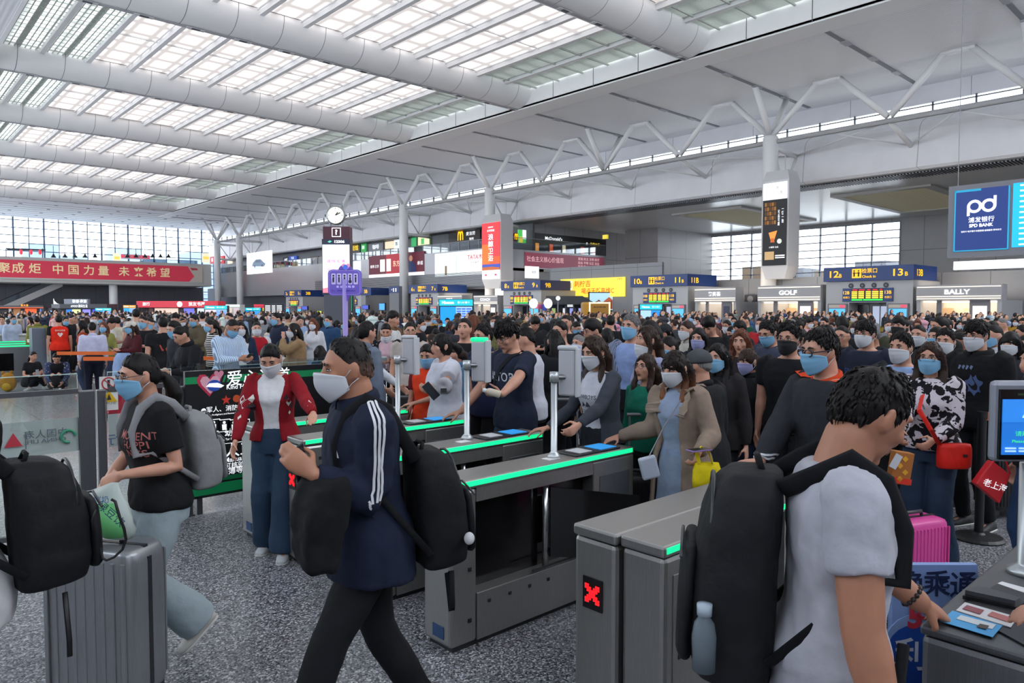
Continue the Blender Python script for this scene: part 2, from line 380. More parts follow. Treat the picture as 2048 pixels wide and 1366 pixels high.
# wing beyond: soffit with louvre strip, low ceiling with coffers, back wall with windows
XB = 92.5
LOUV = M('louvre_metal', srgb('8d8f96'), .3, .6)
s = MB().box((64.6, -14, 12.7), (XB, YE, 12.85)).box((62.1, -14, 12.66), (64.8, 158, 12.8), 1)
for q in range(320):
    y = -14+q*.24; s.box((62.3, y, 12.58), (64.5, y+.1, 12.67), 2)
struct(s.build('ceiling_wing', [M('wing_ceiling', srgb('e2e0dc'), .25, var=.04, vs=.3), H('6c6e75', .5), LOUV]))
s = MB()
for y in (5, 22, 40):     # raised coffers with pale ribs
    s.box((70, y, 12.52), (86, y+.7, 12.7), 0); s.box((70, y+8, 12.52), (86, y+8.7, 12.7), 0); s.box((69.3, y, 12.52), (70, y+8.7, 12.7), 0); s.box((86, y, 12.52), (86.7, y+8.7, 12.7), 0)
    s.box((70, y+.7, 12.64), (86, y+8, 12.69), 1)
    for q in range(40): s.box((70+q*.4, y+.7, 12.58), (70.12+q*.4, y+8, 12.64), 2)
struct(s.build('ceiling_coffer', [H('dddcd8', .5), M('lit_coffer', srgb('e9e4cf'), .6, emit=.32), H('cfc9b2', .6)]))  # coffer panel given its own glow to brighten the wing ceiling
TILE = panelwall('grey_wall_panel', srgb('b4b2b4'), 3.6, 4.4, .06)
TILED = panelwall('dark_wall_panel', srgb('5d5f68'), 3.0, 3.2, .05)
w = MB().box((XB, -14, 0), (XB+.3, 32.5, 12.8)).box((XB, 58.4, 0), (XB+.3, 64, 12.8)).box((XB, 32.5, 0), (XB+.3, 58.4, 5.6)).box((XB, 32.5, 12.3), (XB+.3, 58.4, 12.8))
w.box((79.5, 58, 0), (XB, 63.5, 12.7))
struct(w.build('wall_back', TILE))
g = MB().quad((XB+.1, 32.5, 5.6), (XB+.1, 58.4, 5.6), (XB+.1, 58.4, 12.3), (XB+.1, 32.5, 12.3))
o = struct(g.build('window_21', PANE)); fr = MB()
for q in range(9): fr.box((XB-.1, 32.45+q*3.2, 5.6), (XB+.2, 32.6+q*3.2, 12.3))
for q in range(8): fr.box((XB-.1, 32.5, 5.6+q*.95), (XB+.2, 58.4, 5.71+q*.95))
fr.build('window_frame', H('a4aab6', .5), o)
# neighbouring roofs seen through the wing window
q = MB()
for i in range(6): q.box((101, 26+i*5.6, 4+.55*(i % 2)), (106, 30+i*5.6, 7.3+.5*(i % 3)), i % 2)
struct(q.build('exterior_roofline', [H('5a5f6a', .8), H('6a5a48', .8)]))
# far end: glass curtain wall
g = MB().quad((-14, YE, 0), (XW, YE, 0), (XW, YE, ZC), (-14, YE, ZC))
o = struct(g.build('window_22', PANE)); fr = MB()
for i in range(27):
    x = 9+i*2.55; r = .30 if i % 2 == 0 else .16; fr.box((x-r/2, YE-.3, 0), (x+r/2, YE-.05, ZC))
for i in range(13): fr.box((-14, YE-.2, 1.2+i*1.5), (XW, YE-.08, 1.36+i*1.5))
fr.build('window_frame', H('59708c', .5), o)
q = MB()
for i in range(12): q.box((8+i*6.5, 214, 0), (14.1+i*6.5, 226, 13+2.6*((i*5) % 3)), i % 2)
for i in range(30): q.box((8, 213.8, 2+i*1.4), (86, 214, 2.25+i*1.4), 2) if i < 8 else None
struct(q.build('exterior_building', [H('8496a8', .8), H('8c9db0', .8), H('9aaabb', .8)]))
# gallery across the far end
BAL = glass('balustrade_glass', (.86, .9, .93), .12)
LEDGE = H('c7c6c4', .5)
g = MB().box((-14, 155, 6.6), (56.5, 168.5, 7.5)).box((-14, 154.6, 6.7), (56.5, 155, 7.6))
o = struct(g.build('floor_gallery', LEDGE)); MB().box((-14, 154.7, 7.5), (56.5, 154.74, 11.2)).build('parapet', LEDGE, o)
struct(MB().box((-14, 164, 0), (58, 164.3, 6.6)).build('wall_end', TILED))
# escalator under the far gallery
es = tag(empty('escalator', (18, 160, 0)), 'escalator with grey side panels climbing to the far gallery behind the banner', 'escalator')
a = onY(158, -60, 640); b = onY(158, 125, 560)
dd = (b-a); MB().slab([a+Vector((0,0,-1.2)), b+Vector((0,0,-1.2)), b, a], (0,1,0), .25).build('side_panel', H('b5b3b4', .4), es)
MB().slab([a+Vector((0,.3,-.1)), b+Vector((0,.3,-.1)), b+Vector((0,.3,1.0)), a+Vector((0,.3,1.0))], (0,1,0), .03).build('glass_balustrade', BAL, es)
MB().tube([a+Vector((0,.3,1.05)), b+Vector((0,.3,1.05))], .07, 6).build('handrail', H('20222a', .4), es)
MB().slab([a+Vector((0,.4,-.9)), b+Vector((0,.4,-.9)), b+Vector((0,1.4,-.9)), a+Vector((0,1.4,-.9))], (0,0,1), .2).build('step_band', H('44464e', .5), es)
# gallery along the right, ending at a corner and turning away from the hall
XGAL, YGC = 58.2, 63.4
g = MB().box((XGAL, YGC, 6.5), (63.5, 156, 7.0)).box((XGAL, YGC, 6.5), (76, 70, 7.0))
struct(g.build('floor_gallery', LEDGE))
METALP = M('polished_panel', srgb('a5a6ac'), .12, .75)
g = MB().box((XGAL-.1, YGC-.1, 4.4), (XGAL, 155, 9.4)).box((XGAL-.1, YGC-.1, 6.8), (75.2, YGC, 9.0))
struct(g.build('wall_gallery', M('gallery_panel', srgb('a9a9ae'), .28, .35, var=.08, vs=.4)))
g = MB()
for q in range(13): g.box((XGAL-.2, 68, 4.55+q*.16), (XGAL-.1, 112, 4.62+q*.16))
struct(g.build('wall_louvre', H('4a4b50', .5)))
o = struct(MB().box((XGAL, YGC+.05, 9.4), (XGAL+.04, 155, 10.5)).box((XGAL, YGC, 9.0), (75.2, YGC+.04, 10.4)).build('window_balustrade', BAL))
fr = MB(); y = YGC
while y < 155: fr.box((XGAL-.03, y, 9.3), (XGAL+.07, y+.07, 10.5)); y += 2
fr.box((XGAL-.03, YGC, 10.5), (XGAL+.06, 155, 10.56)); fr.box((XGAL, YGC-.03, 10.4), (75.2, YGC+.05, 10.46)); fr.build('window_frame', H('9a9ba2', .3), o)
# wall behind the gallery shops and below it
struct(MB().box((63.6, YGC+2, 6.9), (63.9, 168, 13.2)).box((60.5, 70, 0), (60.7, 168, 6.5)).build('wall_gallery_back', TILED))
struct(MB().box((64, YGC+3, 7), (XB, YGC+3.3, 12.7)).box((58.3, YGC+.2, 0), (79.4, YGC+.4, 6.5)).build('wall_gallery_end', TILE))
# service wall that carries the ticket gates and shops
WALLG = panelwall('gate_wall_panel', srgb('8f9095'), 3.0, 6, .05)
struct(MB().box((57.6, -14, 0), (57.9, 63.3, 4.5)).box((57.6, 41.5, 4.5), (57.9, 56.5, 6.4)).build('wall_shops', WALLG))
# unseen sides of the hall: bands of glass, near sills raised to dim foreground
w = MB().box((-14.3, -14, 0), (-14, YE, 3.2)).box((-14.3, -14, 3.2), (-14, 24, 12.5)).box((-14.3, -14, 17.5), (-14, YE, ZC)).box((-14, -14.3, 0), (XB, -14, 12)).box((-14, -14.3, 17.5), (XB, -14, ZC))
struct(w.build('wall_left', WHITE))
g = MB().quad((-14.1, -14, 3.2), (-14.1, YE, 3.2), (-14.1, YE, 17.5), (-14.1, -14, 17.5)).quad((-14, -14.1, 12), (XB, -14.1, 12), (XB, -14.1, 17.5), (-14, -14.1, 17.5))
o = struct(g.build('window_23', PANE)); fr = MB()
for i in range(40): fr.box((-14.2, -13+i*4.6, 3.2), (-14, -12.85+i*4.6, 17.5))
for i in range(22): fr.box((-12+i*4.6, -14.2, 3.2), (-11.85+i*4.6, -14, 17.5))
fr.build('window_frame', H('59708c', .5), o)
struct(MB().box((-60, -60, -.3), (180, 260, -.12)).build('exterior_ground', H('b9bcbe', .9)))
# ================================================================== SIGNS, SHOPS, SCREENS
class Board:
    """flat-fronted box on a real plane; u runs left to right as seen, v upwards"""
    def __init__(s, name, label, cat, o, U, V, t=.1, mat=None, part='panel', root=None, group=None, bev=0):
        s.o, s.U, s.V = Vector(o), Vector(U), Vector(V); s.n = s.U.cross(s.V).normalized()
        if root is None:
            c = s.o+s.U*.5-s.n*(t/2); root = tag(empty(name, c), label, cat, group)
        s.r = root; s.t = t
        if mat is not None: s.body(mat, part, t, bev)
    def p(s, u, v, d=0): return s.o+s.U*u+s.V*v+s.n*d
    def body(s, mat, part, t, bev=0):
        MB().slab([s.p(0,0), s.p(1,0), s.p(1,1), s.p(0,1)], -s.n, t).build(part, mat, s.r, bevel=bev, weld=True); return s
    def rect(s, u0, v0, u1, v1, mat, name='patch', d=.012, t=None):
        pts = [s.p(u0,v0,d), s.p(u1,v0,d), s.p(u1,v1,d), s.p(u0,v1,d)]
        return MB().slab(pts, -s.n, t or d*.9).build(name, mat, s.r)
    def poly(s, uv, mat, name='emblem', d=.016):
        return MB().slab([s.p(u,v,d) for u, v in uv], -s.n, .004).build(name, mat, s.r)
    def disc(s, u, v, r, mat, name='disc', d=.016, n=20, ry=None):
        h = s.V.length; w = s.U.length
        return s.poly([(u+r*h/w*cos(2*pi*i/n), v+(ry or r)*sin(2*pi*i/n)) for i in range(n)], mat, name, d)
    def text(s, u, v, h, body, mat, fit=None, name='lettering', bold=.02, d=.02, **k):
        return put_text(body, s.p(u, v, d), s.U, s.V, h*s.V.length*1.25, mat, s.r, bold=bold, fit=fit*s.U.length if fit else None, name=name, **k)
    def rows(s, u0, v0, u1, v1, nr, cols, mat, name='listing', fill=.55, d=.018):
        b = MB(); dv = (v1-v0)/nr
        for i in range(nr):
            for a, c in cols:
                ua, ub = u0+(u1-u0)*a, u0+(u1-u0)*c; va = v0+dv*(i+.5-fill/2); vb = va+dv*fill
                b.slab([s.p(ua,va,d), s.p(ub,va,d), s.p(ub,vb,d), s.p(ua,vb,d)], -s.n, .004)
        return b.build(name, mat, s.r)
def bX(name, label, cat, X, xl, xr, yt, yb, **k):      # on a plane facing the hall (-X)
    a, b, c = onX(X, xl, yb), onX(X, xr, yb), onX(X, xl, yt)
    return Board(name, label, cat, (X, a.y, a.z), (0, b.y-a.y, 0), (0, 0, c.z-a.z), **k)
def bY(name, label, cat, Y, xl, xr, yt, yb, **k):      # on a plane facing back down the hall (-Y)
    a, b, c = onY(Y, xl, yb), onY(Y, xr, yb), onY(Y, xl, yt)
    return Board(name, label, cat, (a.x, Y, a.z), (b.x-a.x, 0, 0), (0, 0, c.z-a.z), **k)
def bD(name, label, cat, d, xl, xr, yt, yb, **k):      # square to the line of sight at distance d
    a, b, c = at(xl, yb, d), at(xr, yb, d), at(xl, yt, d)
    return Board(name, label, cat, a, (b-a), (0, 0, c.z-a.z), **k)
NAVY = H('1d3a78', .4); YEL = EM('f0b828', .95); WHT = EM('f4f6fa', 1.0); WHTD = EM('e9ebee', .85); BLK = H('14161b', .4); GREYP = H('8e9096', .5)
REDL = EM('d8203a', .8); GRNL = EM('2fdc52', .9); AMB = EM('f2d23c', .95); ORA = EM('f07a24', .95); CYA = EM('2aa6e6', .85); BLU = EM('1468d2', .8)
# ---- ticket-gate blocks in the wall
XG = 52.0
GW = M('gate_block_panel', srgb('b2b2b4'), .35, var=.05, vs=.5)
def check_block(y0, y1, a, b):
    r = tag(empty('ticket_gate_block', (XG+2.5, (y0+y1)/2, 0)), 'grey ticket check block under the blue sign numbered %s to %s' % (a, b), 'ticket gate', 'ticket check blocks along the right wall')
    MB().box((XG+.25, y0+.1, 2.35), (57.5, y1-.1, 3.86)).box((XG+.25, y1-1.75, 0), (57.5, y1-.1, 2.35)).box((XG+.25, y0+.1, 0), (57.5, y0+1.75, 2.35)).box((XG+1.6, y0+1.75, 0), (57.5, y1-1.75, 2.35)).build('wall_block', GW, r)
    o = MB().box((XG, y0, 3.86), (XG+4.5, y1, 4.86)).build('sign_box', NAVY, r)
    f = Board('', '', '', (XG, y1, 3.86), (0, y0-y1, 0), (0, 0, 1.0), root=r)
    f.text(.13, .48, .52, a[:-1], YEL, fit=.07*len(a)); f.text(.2, .38, .3, a[-1], YEL); f.text(.84, .48, .52, b[:-1], YEL, fit=.07*len(b)); f.text(.925, .38, .3, b[-1], YEL)
    f.rect(.335, .2, .44, .84, YEL, 'pictogram_panel'); f.text(.53, .66, .36, '检票口', YEL, fit=.17); f.text(.525, .28, .2, 'Check in', YEL, fit=.15)
    # pictogram: person, barrier, person
    ink = H('1a1a1c', .6)
    for u in (.36, .41): f.disc(u, .7, .055, ink, 'pictogram', d=.026); f.rect(u-.008, .3, u+.008, .62, ink, 'pictogram', d=.026)
    f.rect(.345, .52, .43, .57, ink, 'pictogram', d=.027)
    s = Board('', '', '', (XG, y0, 3.86), (4.5, 0, 0), (0, 0, 1.0), root=r); s.text(.25, .46, .5, b, YEL, fit=.26)
    # loudspeakers and LED board
    g = Board('', '', '', (XG+.25, y1, 0), (0, y0-y1, 0), (0, 0, 4.0), root=r)
    for u in (.31, .44, .57, .70): g.disc(u, .885, .042, BLK, 'loudspeaker', d=.05); g.disc(u, .885, .022, H('6a6c72', .5), 'loudspeaker_cone', d=.06)
    o = Board('', '', '', (XG+.15, y1-(y1-y0)*.22, 2.42), (0, (y0-y1)*.56, 0), (0, 0, .93), root=r, t=.12, mat=NAVY, part='departure_board')
    o.text(.08, .66, .34, a, YEL, fit=.13); o.text(.08, .3, .2, '检票口', YEL, fit=.13); o.text(.91, .66, .34, b, YEL, fit=.13); o.text(.91, .3, .2, '检票口', YEL, fit=.13)
    o.rect(.18, .04, .82, .96, BLK, 'board_screen', d=.01)
    o.rows(.19, .8, .81, .95, 1, [(.02,.18),(.24,.42),(.5,.6),(.68,.82),(.9,.98)], REDL)
    o.rows(.19, .22, .81, .8, 4, [(.0,.18),(.22,.4),(.46,.62),(.66,.86),(.9,1)], AMB, fill=.7); o.rows(.19, .06, .81, .2, 1, [(.0,.35),(.38,1)], GRNL, fill=.8)
    # recessed doors
    d = MB().box((XG+1.5, y0+1.8, 0), (XG+1.58, y1-1.8, 2.3))
    d.build('door', H('23262c', .2), r); q = MB()
    for i in range(4): yy = y0+1.8+(y1-y0-3.6)*i/3; q.box((XG+1.42, yy-.04, 0), (XG+1.5, yy+.04, 2.35))
    q.box((XG+1.42, y0+1.8, 2.2), (XG+1.5, y1-1.8, 2.35)); q.build('door_frame', GREYP, r)
    MB().box((XG+1.45, (y0+y1)/2-1.0, .7), (XG+1.49, (y0+y1)/2+.1, 2.1)).build('notice', EM('b9c2da', .6), r)
    MB().box((XG+1.45, y0+2.2, .3), (XG+1.49, y1-2.2, .75)).build('notice_strip', H('d8b02c', .5), r)
    for yy in (y0+.3, y1-1.65):
        k = Board('', '', '', (XG+.1, yy+1.35, .5), (0, -1.35, 0), (0, 0, 1.78), root=r, t=.35, mat=H('70737a', .5), part='advert_cabinet')
        k.rect(.08, .08, .92, .8, EM('58b4e4', .75), 'advert_screen'); k.rect(.06, .83, .94, .96, H('cdbfb4', .5), 'advert_header'); k.rect(.62, .84, .92, .95, EM('d2506a', .8), 'advert_tag', d=.016)
        k.rows(.2, .2, .8, .5, 2, [(.0,.4),(.55,1)], EM('31679a', .6), 'advert_picture', fill=.7); k.rect(.08, .08, .92, .2, EM('4fae58', .6), 'advert_picture', d=.016)
    return r
for y0, a, b in ((17.4, '12B', '13B'), (34.9, '10B', '11B'), (52.4, '8B', '9B'), (69.8, '6B', '7B'), (87.3, '4B', '5B'), (104.9, '2B', '3B')): check_block(y0, y0+6, a, b)
# ---- shops between the gates
def shop(xl, xr, yt, yh, txt, label, dark=False, serif=False, gold=False, wide=.5, hh=.5):
    f = bX('shop', label, 'shop', XG, xl, xr, yt, yh)
    f.body(H('a8a7aa', .4), 'sign_band', 1.2); r = f.r
    for v in (.08, .22, .84): f.rect(.01, v, .99, v+.05, EM('fff1dc', 1.0), 'light_strip', d=.03)
    f.text(.5, .52, .26 if not hh else hh*.5, txt, WHT, fit=wide, d=.05, bold=.035)
    if serif:      # slab serifs of the raised letters
        w = f.U.length
    y0, y1, z = f.p(1,0).y, f.p(0,0).y, f.o.z
    MB().box((XG+.1, y1-.25, 0), (XG+5, y1, z)).box((XG+.1, y0, 0), (XG+5, y0+.25, z)).build('side_pier', H('a9a9ac', .4), r)
    MB().box((XG+4.6, y0+.25, 0), (XG+4.75, y1-.25, z)).build('back_wall', H('efe4d2', .6), r)
    MB().box((XG+.5, y0+.3, z-.12), (XG+4.5, y1-.3, z-.06)).build('shop_ceiling_light', EM('fff0da', 3.0), r)
    g = Board('', '', '', (XG+.35, y1, 0), (0, y0-y1, 0), (0, 0, z), root=r)
    g.rect(.24, 0, .30, 1, H('77757a', .5), 'mullion', d=.1, t=.15); g.rect(.63, 0, .86, 1, H('7c7a80', .5), 'display_pier', d=.1, t=.2)
    if dark: g.rect(.68, .1, .82, .86, H('262b48', .4), 'poster', d=.12)
    else: g.rect(.67, .1, .83, .85, EM('fff6e6', 1.0), 'lightbox', d=.13)
    h = Board('', '', '', (XG+4.3, y1, 0), (0, y0-y1, 0), (0, 0, z), root=r)
    for i, (u0, u1) in enumerate(((.05, .2), (.34, .46), (.5, .6))): h.rect(u0, .05, u1, .8, H(('d2b08a', 'e2cdae', 'b79a7c')[i], .5), 'display_case', d=.2, t=.3)
    for i in range(4): h.rect(.32+.07*i, .52+.1*(i % 2), .36+.07*i, .6+.1*(i % 2), EM('fff0d6', 1.0), 'goods', d=.26)
    return r
shop(1832, 2003, 571, 601, 'BALLY', 'shop front with bold slab lettering and white lightbox at the far right of the wall', wide=.47, hh=.66)
shop(1515, 1641, 572, 603, 'GOLF', 'shop front lettered GOLF below the column with the black advert', wide=.33, hh=.6)
shop(1389, 1471, 576, 604, '奢奥荟', 'shop front with three Chinese characters right of the 11B sign', dark=True, wide=.3, hh=.55)
shop(947, 995, 591, 609, 'COACH', 'shop front with serif lettering left of the 8B sign', wide=.72, hh=.6)
shop(875, 924, 591, 609, '浪鲸荟', 'shop front half hidden by the turquoise topped screen', wide=.3, hh=.5)
# recess with lavatory sign between the shops
r = bX('wayfinding_sign', 'small square lavatory sign on the grey wall left of the GOLF shop', 'sign', 57.4, 1492, 1503, 612, 621, t=.05, mat=H('3c3e46', .5))
r.text(.5, .5, .5, '♂ ♀', WHTD, fit=.7)
bX('wayfinding_sign', 'dark round sign panel high on the recess between two shops', 'sign', 57.4, 1489, 1512, 590, 606, t=.05, mat=H('3a3d46', .5)).disc(.5, .5, .4, GREYP, 'roundel')
# narrow grey pylons beside gates
p = bX('wayfinding_pylon', 'grey pylon sign with lift symbols between the 4B and 6B gates', 'sign', 51.5, 779, 798, 573, 640, t=.5, mat=H('77797f', .5))
p.rect(0, .8, 1, 1, NAVY, 'header'); p.text(.5, .9, .08, '▸▮▮', WHT, fit=.7); p.text(.5, .22, .08, '1楼', WHTD, fit=.5)
p = bX('gate_sign', 'small blue sign numbered 5B behind the tall information pylon', 'sign', 51.9, 722, 742, 576, 591, t=.3, mat=NAVY); p.text(.5, .5, .5, '5B', YEL, fit=.6)
MB().box((51.9, p.o.y-1.2, 0), (52.4, p.o.y, p.o.z)).build('post', GREYP, p.r)
p = bX('wayfinding_sign', 'pale sign showing number one on the wall beyond the last shop', 'sign', 57.3, 2022, 2047, 607, 618, t=.08, mat=H('7e828e', .5)); p.text(.3, .5, .6, '1', WHT)
# ---- adverts on the columns
def column_ad(y, xl, xr, yt, yb, label):
    X = XCOL-1.0; b = bX('column_advert', label, 'advert box', X, xl, xr, yt, yb)
    y0, y1, z0, z1 = b.p(1,0).y, b.p(0,0).y, b.o.z, b.o.z+b.V.z
    q = MB(); m = (y0+y1)/2; w = (y1-y0)/2+.12
    q.rings([[(XCOL+a*ex, m+c*ey, z) for a, c in ((-1,-1),(1,-1),(1,1),(-1,1))] for ex, ey, z in ((.85, w*.72, z0-1.1), (.95, w, z0-.1), (.95, w, z1+.2), (.78, w*.8, z1+1.0))])
    q.build('housing', H('cfcfd2', .4), b.r); return b
b = column_ad(30.3, 1525, 1572, 369, 532, 'tall column advert, white top and black lower part with a glass of tea')
b.rect(0, .8, 1, 1, WHT, 'white_panel', d=.06); b.rect(0, 0, 1, .795, EM('0c0d12', .6), 'dark_panel', d=.06)
b.text(.62, .93, .05, '年', BLK, d=.07, bold=0, fit=.14); b.text(.75, .87, .045, '选', BLK, d=.07, bold=0, fit=.16)
for i in range(5):
    for j in range(5): b.rect(.08+.1*i, .5+.055*j, .16+.1*i, .545+.055*j, EM(('6a4210', '8f5c18', '4a2e0c')[(i+j) % 3], .7), 'amber_tile', d=.065)
b.text(.84, .6, .055, '一\n饼\n一\n泡', WHT, d=.07, fit=.09); b.text(.68, .57, .055, '可\n品\n可\n藏', WHT, d=.07, fit=.08)
b.poly([(.36,.3),(.5,.3),(.62,.42),(.26,.4)], EM('e08a3a', .9), 'glass_of_tea', d=.07); b.poly([(.34,.28),(.52,.28),(.5,.33),(.36,.33)], EM('b85a20', .8), 'tea', d=.075); b.disc(.72, .29, .03, EM('c9c9c4', .8), 'cup', d=.07)
b.rect(.1, .07, .5, .17, EM('b49468', .7), 'pack', d=.07); b.rows(.55, .08, .95, .13, 2, [(0,1)], WHTD, 'small_print', d=.07); b.text(.48, .22, .022, '小罐茶 出品', WHTD, d=.07, fit=.4)
b = column_ad(66.0, 965, 1000, 448, 559, 'red and orange column advert with large white Chinese lettering')
b.rect(0, .16, 1, 1, EM('d83a40', .9), 'red_panel', d=.06); b.rect(0, .27, .45, .62, EM('ef6a2a', .95), 'orange_panel', d=.063); b.rect(0, .27, 1, .4, EM('e8542c', .95), 'orange_panel', d=.062); b.rect(0, 0, 1, .16, WHTD, 'white_panel', d=.06)
b.rect(0, .16, 1, .265, EM('3b50a8', .8), 'picture', d=.066); b.poly([(0,.16),(1,.16),(1,.2),(.6,.22),(0,.215)], EM('b25e38', .8), 'picture', d=.07)
b.text(.5, .92, .03, 'SSWW', WHT, d=.07, fit=.42); b.text(.5, .86, .035, '全球智能', WHT, d=.07, fit=.42)
for i, ch in enumerate('浪鲸卫浴'): b.text(.5, .74-.125*i, .095, ch, WHT, d=.07, fit=.42)
for u in (.22, .78): b.rect(u-.06, .06, u+.06, .09, EM('c23a60', .7), 'badge', d=.066)
# ---- large hanging screen at the right
XS = 44.0
b = bX('video_screen', 'large hanging screen, dark blue with white bank logo beside a cyan listing', 'screen', XS, 1894, 2090, 374, 516, t=.9, mat=H('767881', .5), part='housing')
b.rect(.07, .08, .64, .93, EM('17306e', .8), 'screen', d=.03)
for q in ((.07,.08,.085,.93),(.07,.9,.35,.93),(.63,.08,.645,.93),(.07,.08,.64,.095)): b.rect(*q, EM('1d8fb4', .8), 'screen_border', d=.05)
def ribbon(b, pts, w, mat, name, d):
    h, wd = b.V.length, b.U.length; q = MB(); P = [Vector((u*wd, v*h)) for u, v in pts]
    for i in range(len(P)-1):
        a, c = P[i], P[i+1]; n = Vector((-(c-a).y, (c-a).x)).normalized()*w*h; e = (c-a).normalized()*w*h*.35
        q.slab([b.p((p.x)/wd, (p.y)/h, d) for p in (a-n-e, c-n+e, c+n+e, a+n-e)], -b.n, .004)
    return q.build(name, mat, b.r)
av = b.V.length/b.U.length
ring_ = lambda cu, cv, r, a0, a1: [(cu+r*av*cos(radians(a)), cv+r*sin(radians(a))) for a in range(a0, a1, 12)]
ribbon(b, [(.36-.105*av*2/2-.052*av, .56)]+[(.36-.157*av, .69)]+ring_(.36-.085*av, .69, .072, 180, 20)[::1] if False else [(.36-.157*av, .57), (.36-.157*av, .70)], .017, WHT, 'emblem', .06)
ribbon(b, ring_(.36-.085*av, .69, .072, 0, 361), .017, WHT, 'emblem', .06); ribbon(b, ring_(.36+.085*av, .69, .072, 0, 361), .017, WHT, 'emblem', .06); ribbon(b, [(.36+.157*av, .69), (.36+.157*av, .81)], .017, WHT, 'emblem', .06)
b.text(.36, .5, .075, '浦发银行', WHT, fit=.27, d=.06); b.text(.36, .425, .058, 'SPD BANK', WHT, fit=.25, d=.06, bold=.035); b.text(.36, .35, .03, '信用卡·电子银行·财富管理·金融服务·移动支付', WHT, fit=.42, d=.06)
b.rect(.675, .1, 1, .95, EM('14a8f0', .9), 'listing_screen', d=.03)
b.rows(.68, .1, 1, .95, 12, [(.2,.9)], WHTD, 'listing', fill=.3, d=.05)
MB().box((XS+.2, b.p(1,0).y, b.o.z-.65), (XS+.5, b.p(.06,0).y, b.o.z-.2)).build('under_light', EM('f6f8fb', .9), b.r)
for u in (.1, .9): MB().tube([b.p(u, 1, 0), (b.p(u,1).x, b.p(u,1).y, ZC)], .02, 6).build('hanger', GREYP, b.r)
# ---- adverts on the gallery front
XA = XGAL-.12
b = bX('wall_advert', 'dark maroon advert with bottles and a man in a suit, pale strip below', 'advert', XA, 738, 849, 513, 556, t=.1, mat=EM('5a1e2e', .6))
b.rect(0, 0, 1, .14, WHTD, 'pale_strip'); b.rect(.33, .14, .66, 1, EM('a02a34', .7), 'red_band'); b.rect(.22, .25, .31, .8, EM('e8e2d8', .9), 'bottle'); b.rect(.34, .25, .42, .8, EM('e8e2d8', .9), 'bottle', d=.018)
b.text(.52, .55, .25, '东方', EM('e9c8b0', .9), fit=.12); b.text(.11, .5, .12, '·醇厚·正宗', WHTD, fit=.17); b.text(.93, .5, .14, '承诺', WHTD, fit=.1)
b.poly([(.7,.15),(.86,.15),(.85,.5),(.8,.62),(.75,.62),(.71,.5)], EM('27345e', .6), 'figure'); b.disc(.775, .74, .13, EM('b98a70', .7), 'figure_head')
b = bX('wall_advert', 'pale advert of an empty room with red lettering on its right half', 'advert', XA, 870, 977, 508, 554, t=.1, mat=WHTD)
b.rect(0, 0, .6, 1, EM('dfeae8', .85), 'room_picture'); b.rect(.42, .1, .43, .9, EM('a9b6b0', .7), 'door_line', d=.02); b.rect(.2, .05, .24, .45, EM('7d6a4a', .6), 'bottle', d=.02)
b.text(.8, .72, .2, 'TATA木门', EM('b4323a', .8), fit=.34); b.text(.78, .5, .07, '木 质 静 音 门', EM('8a8d92', .6), fit=.28)
b = bX('hanging_advert', 'white hanging advert showing a pale car in the middle distance', 'advert', 52, 494, 543, 507, 549, t=.2, mat=WHT)
car = EM('64788e', .6); b.poly([(.22,.36),(.72,.3),(.78,.42),(.7,.5),(.58,.66),(.38,.66),(.26,.52)], car, 'car_picture'); b.poly([(.36,.52),(.6,.5),(.55,.63),(.4,.63)], EM('4f6078', .6), 'car_window', d=.022)
for u in (.34, .64): b.disc(u, .35, .06, EM('3a4250', .6), 'car_wheel', d=.024)
b.poly([(.25,.22),(.7,.16),(.6,.3),(.3,.34)], EM('bcc8d8', .8), 'car_reflection', d=.014); b.rows(.05, .74, .3, .84, 2, [(0,1)], EM('9aa8b8', .7), 'small_print')
for u in (.1, .9): MB().tube([b.p(u,1,-.1), (b.p(u,1).x, b.p(u,1).y, ZC)], .02, 4).build('hanging_wire', GREYP, b.r)
b = bX('hanging_advert', 'plain white lightbox on the gallery front just right of the purple sign', 'advert', XA, 706, 722, 523, 560, t=.1, mat=EM('cfe4f4', .9))
# end face of the gallery
YF = YGC-.2
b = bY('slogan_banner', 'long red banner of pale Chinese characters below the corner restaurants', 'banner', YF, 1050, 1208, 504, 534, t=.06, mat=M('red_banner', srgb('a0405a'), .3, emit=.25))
b.V = Vector((0, 0, b.V.z)); lt = EM('e8b8c0', .7)
b.text(.24, .55, .34, '社会主义核心价值观', lt, fit=.44)
for i, rw in enumerate(('富强 民主 文明 和谐', '自由 平等 公正 法治', '爱国 敬业 诚信 友善')): b.text(.79, .78-.28*i, .17, rw, lt, fit=.36)
b = bY('wall_advert', 'small square white lightbox with two brush characters under the red slogan banner', 'advert', 61.5, 1052, 1078, 532, 556, t=.2, mat=WHT); b.text(.6, .5, .3, '年选', BLK, fit=.35, bold=0)
b = bX('wall_advert', 'wide bright yellow advert with orange lettering high on the far wall', 'advert', 57.4, 1121, 1249, 559, 595, t=.15, mat=EM('f2d84a', .95))
b.text(.36, .7, .3, '刺柠吉', EM('d84a1e', .9), fit=.26); b.text(.6, .3, .28, '喝点天然高维C', EM('d84a1e', .9), fit=.5); b.rect(.13, .4, .2, .9, EM('f4f2e0', .9), 'can'); b.rect(.145, .5, .185, .8, EM('c9b24a', .9), 'can_label', d=.02); b.text(.93, .9, .1, '王老吉', EM('c05a1e', .8), fit=.08)
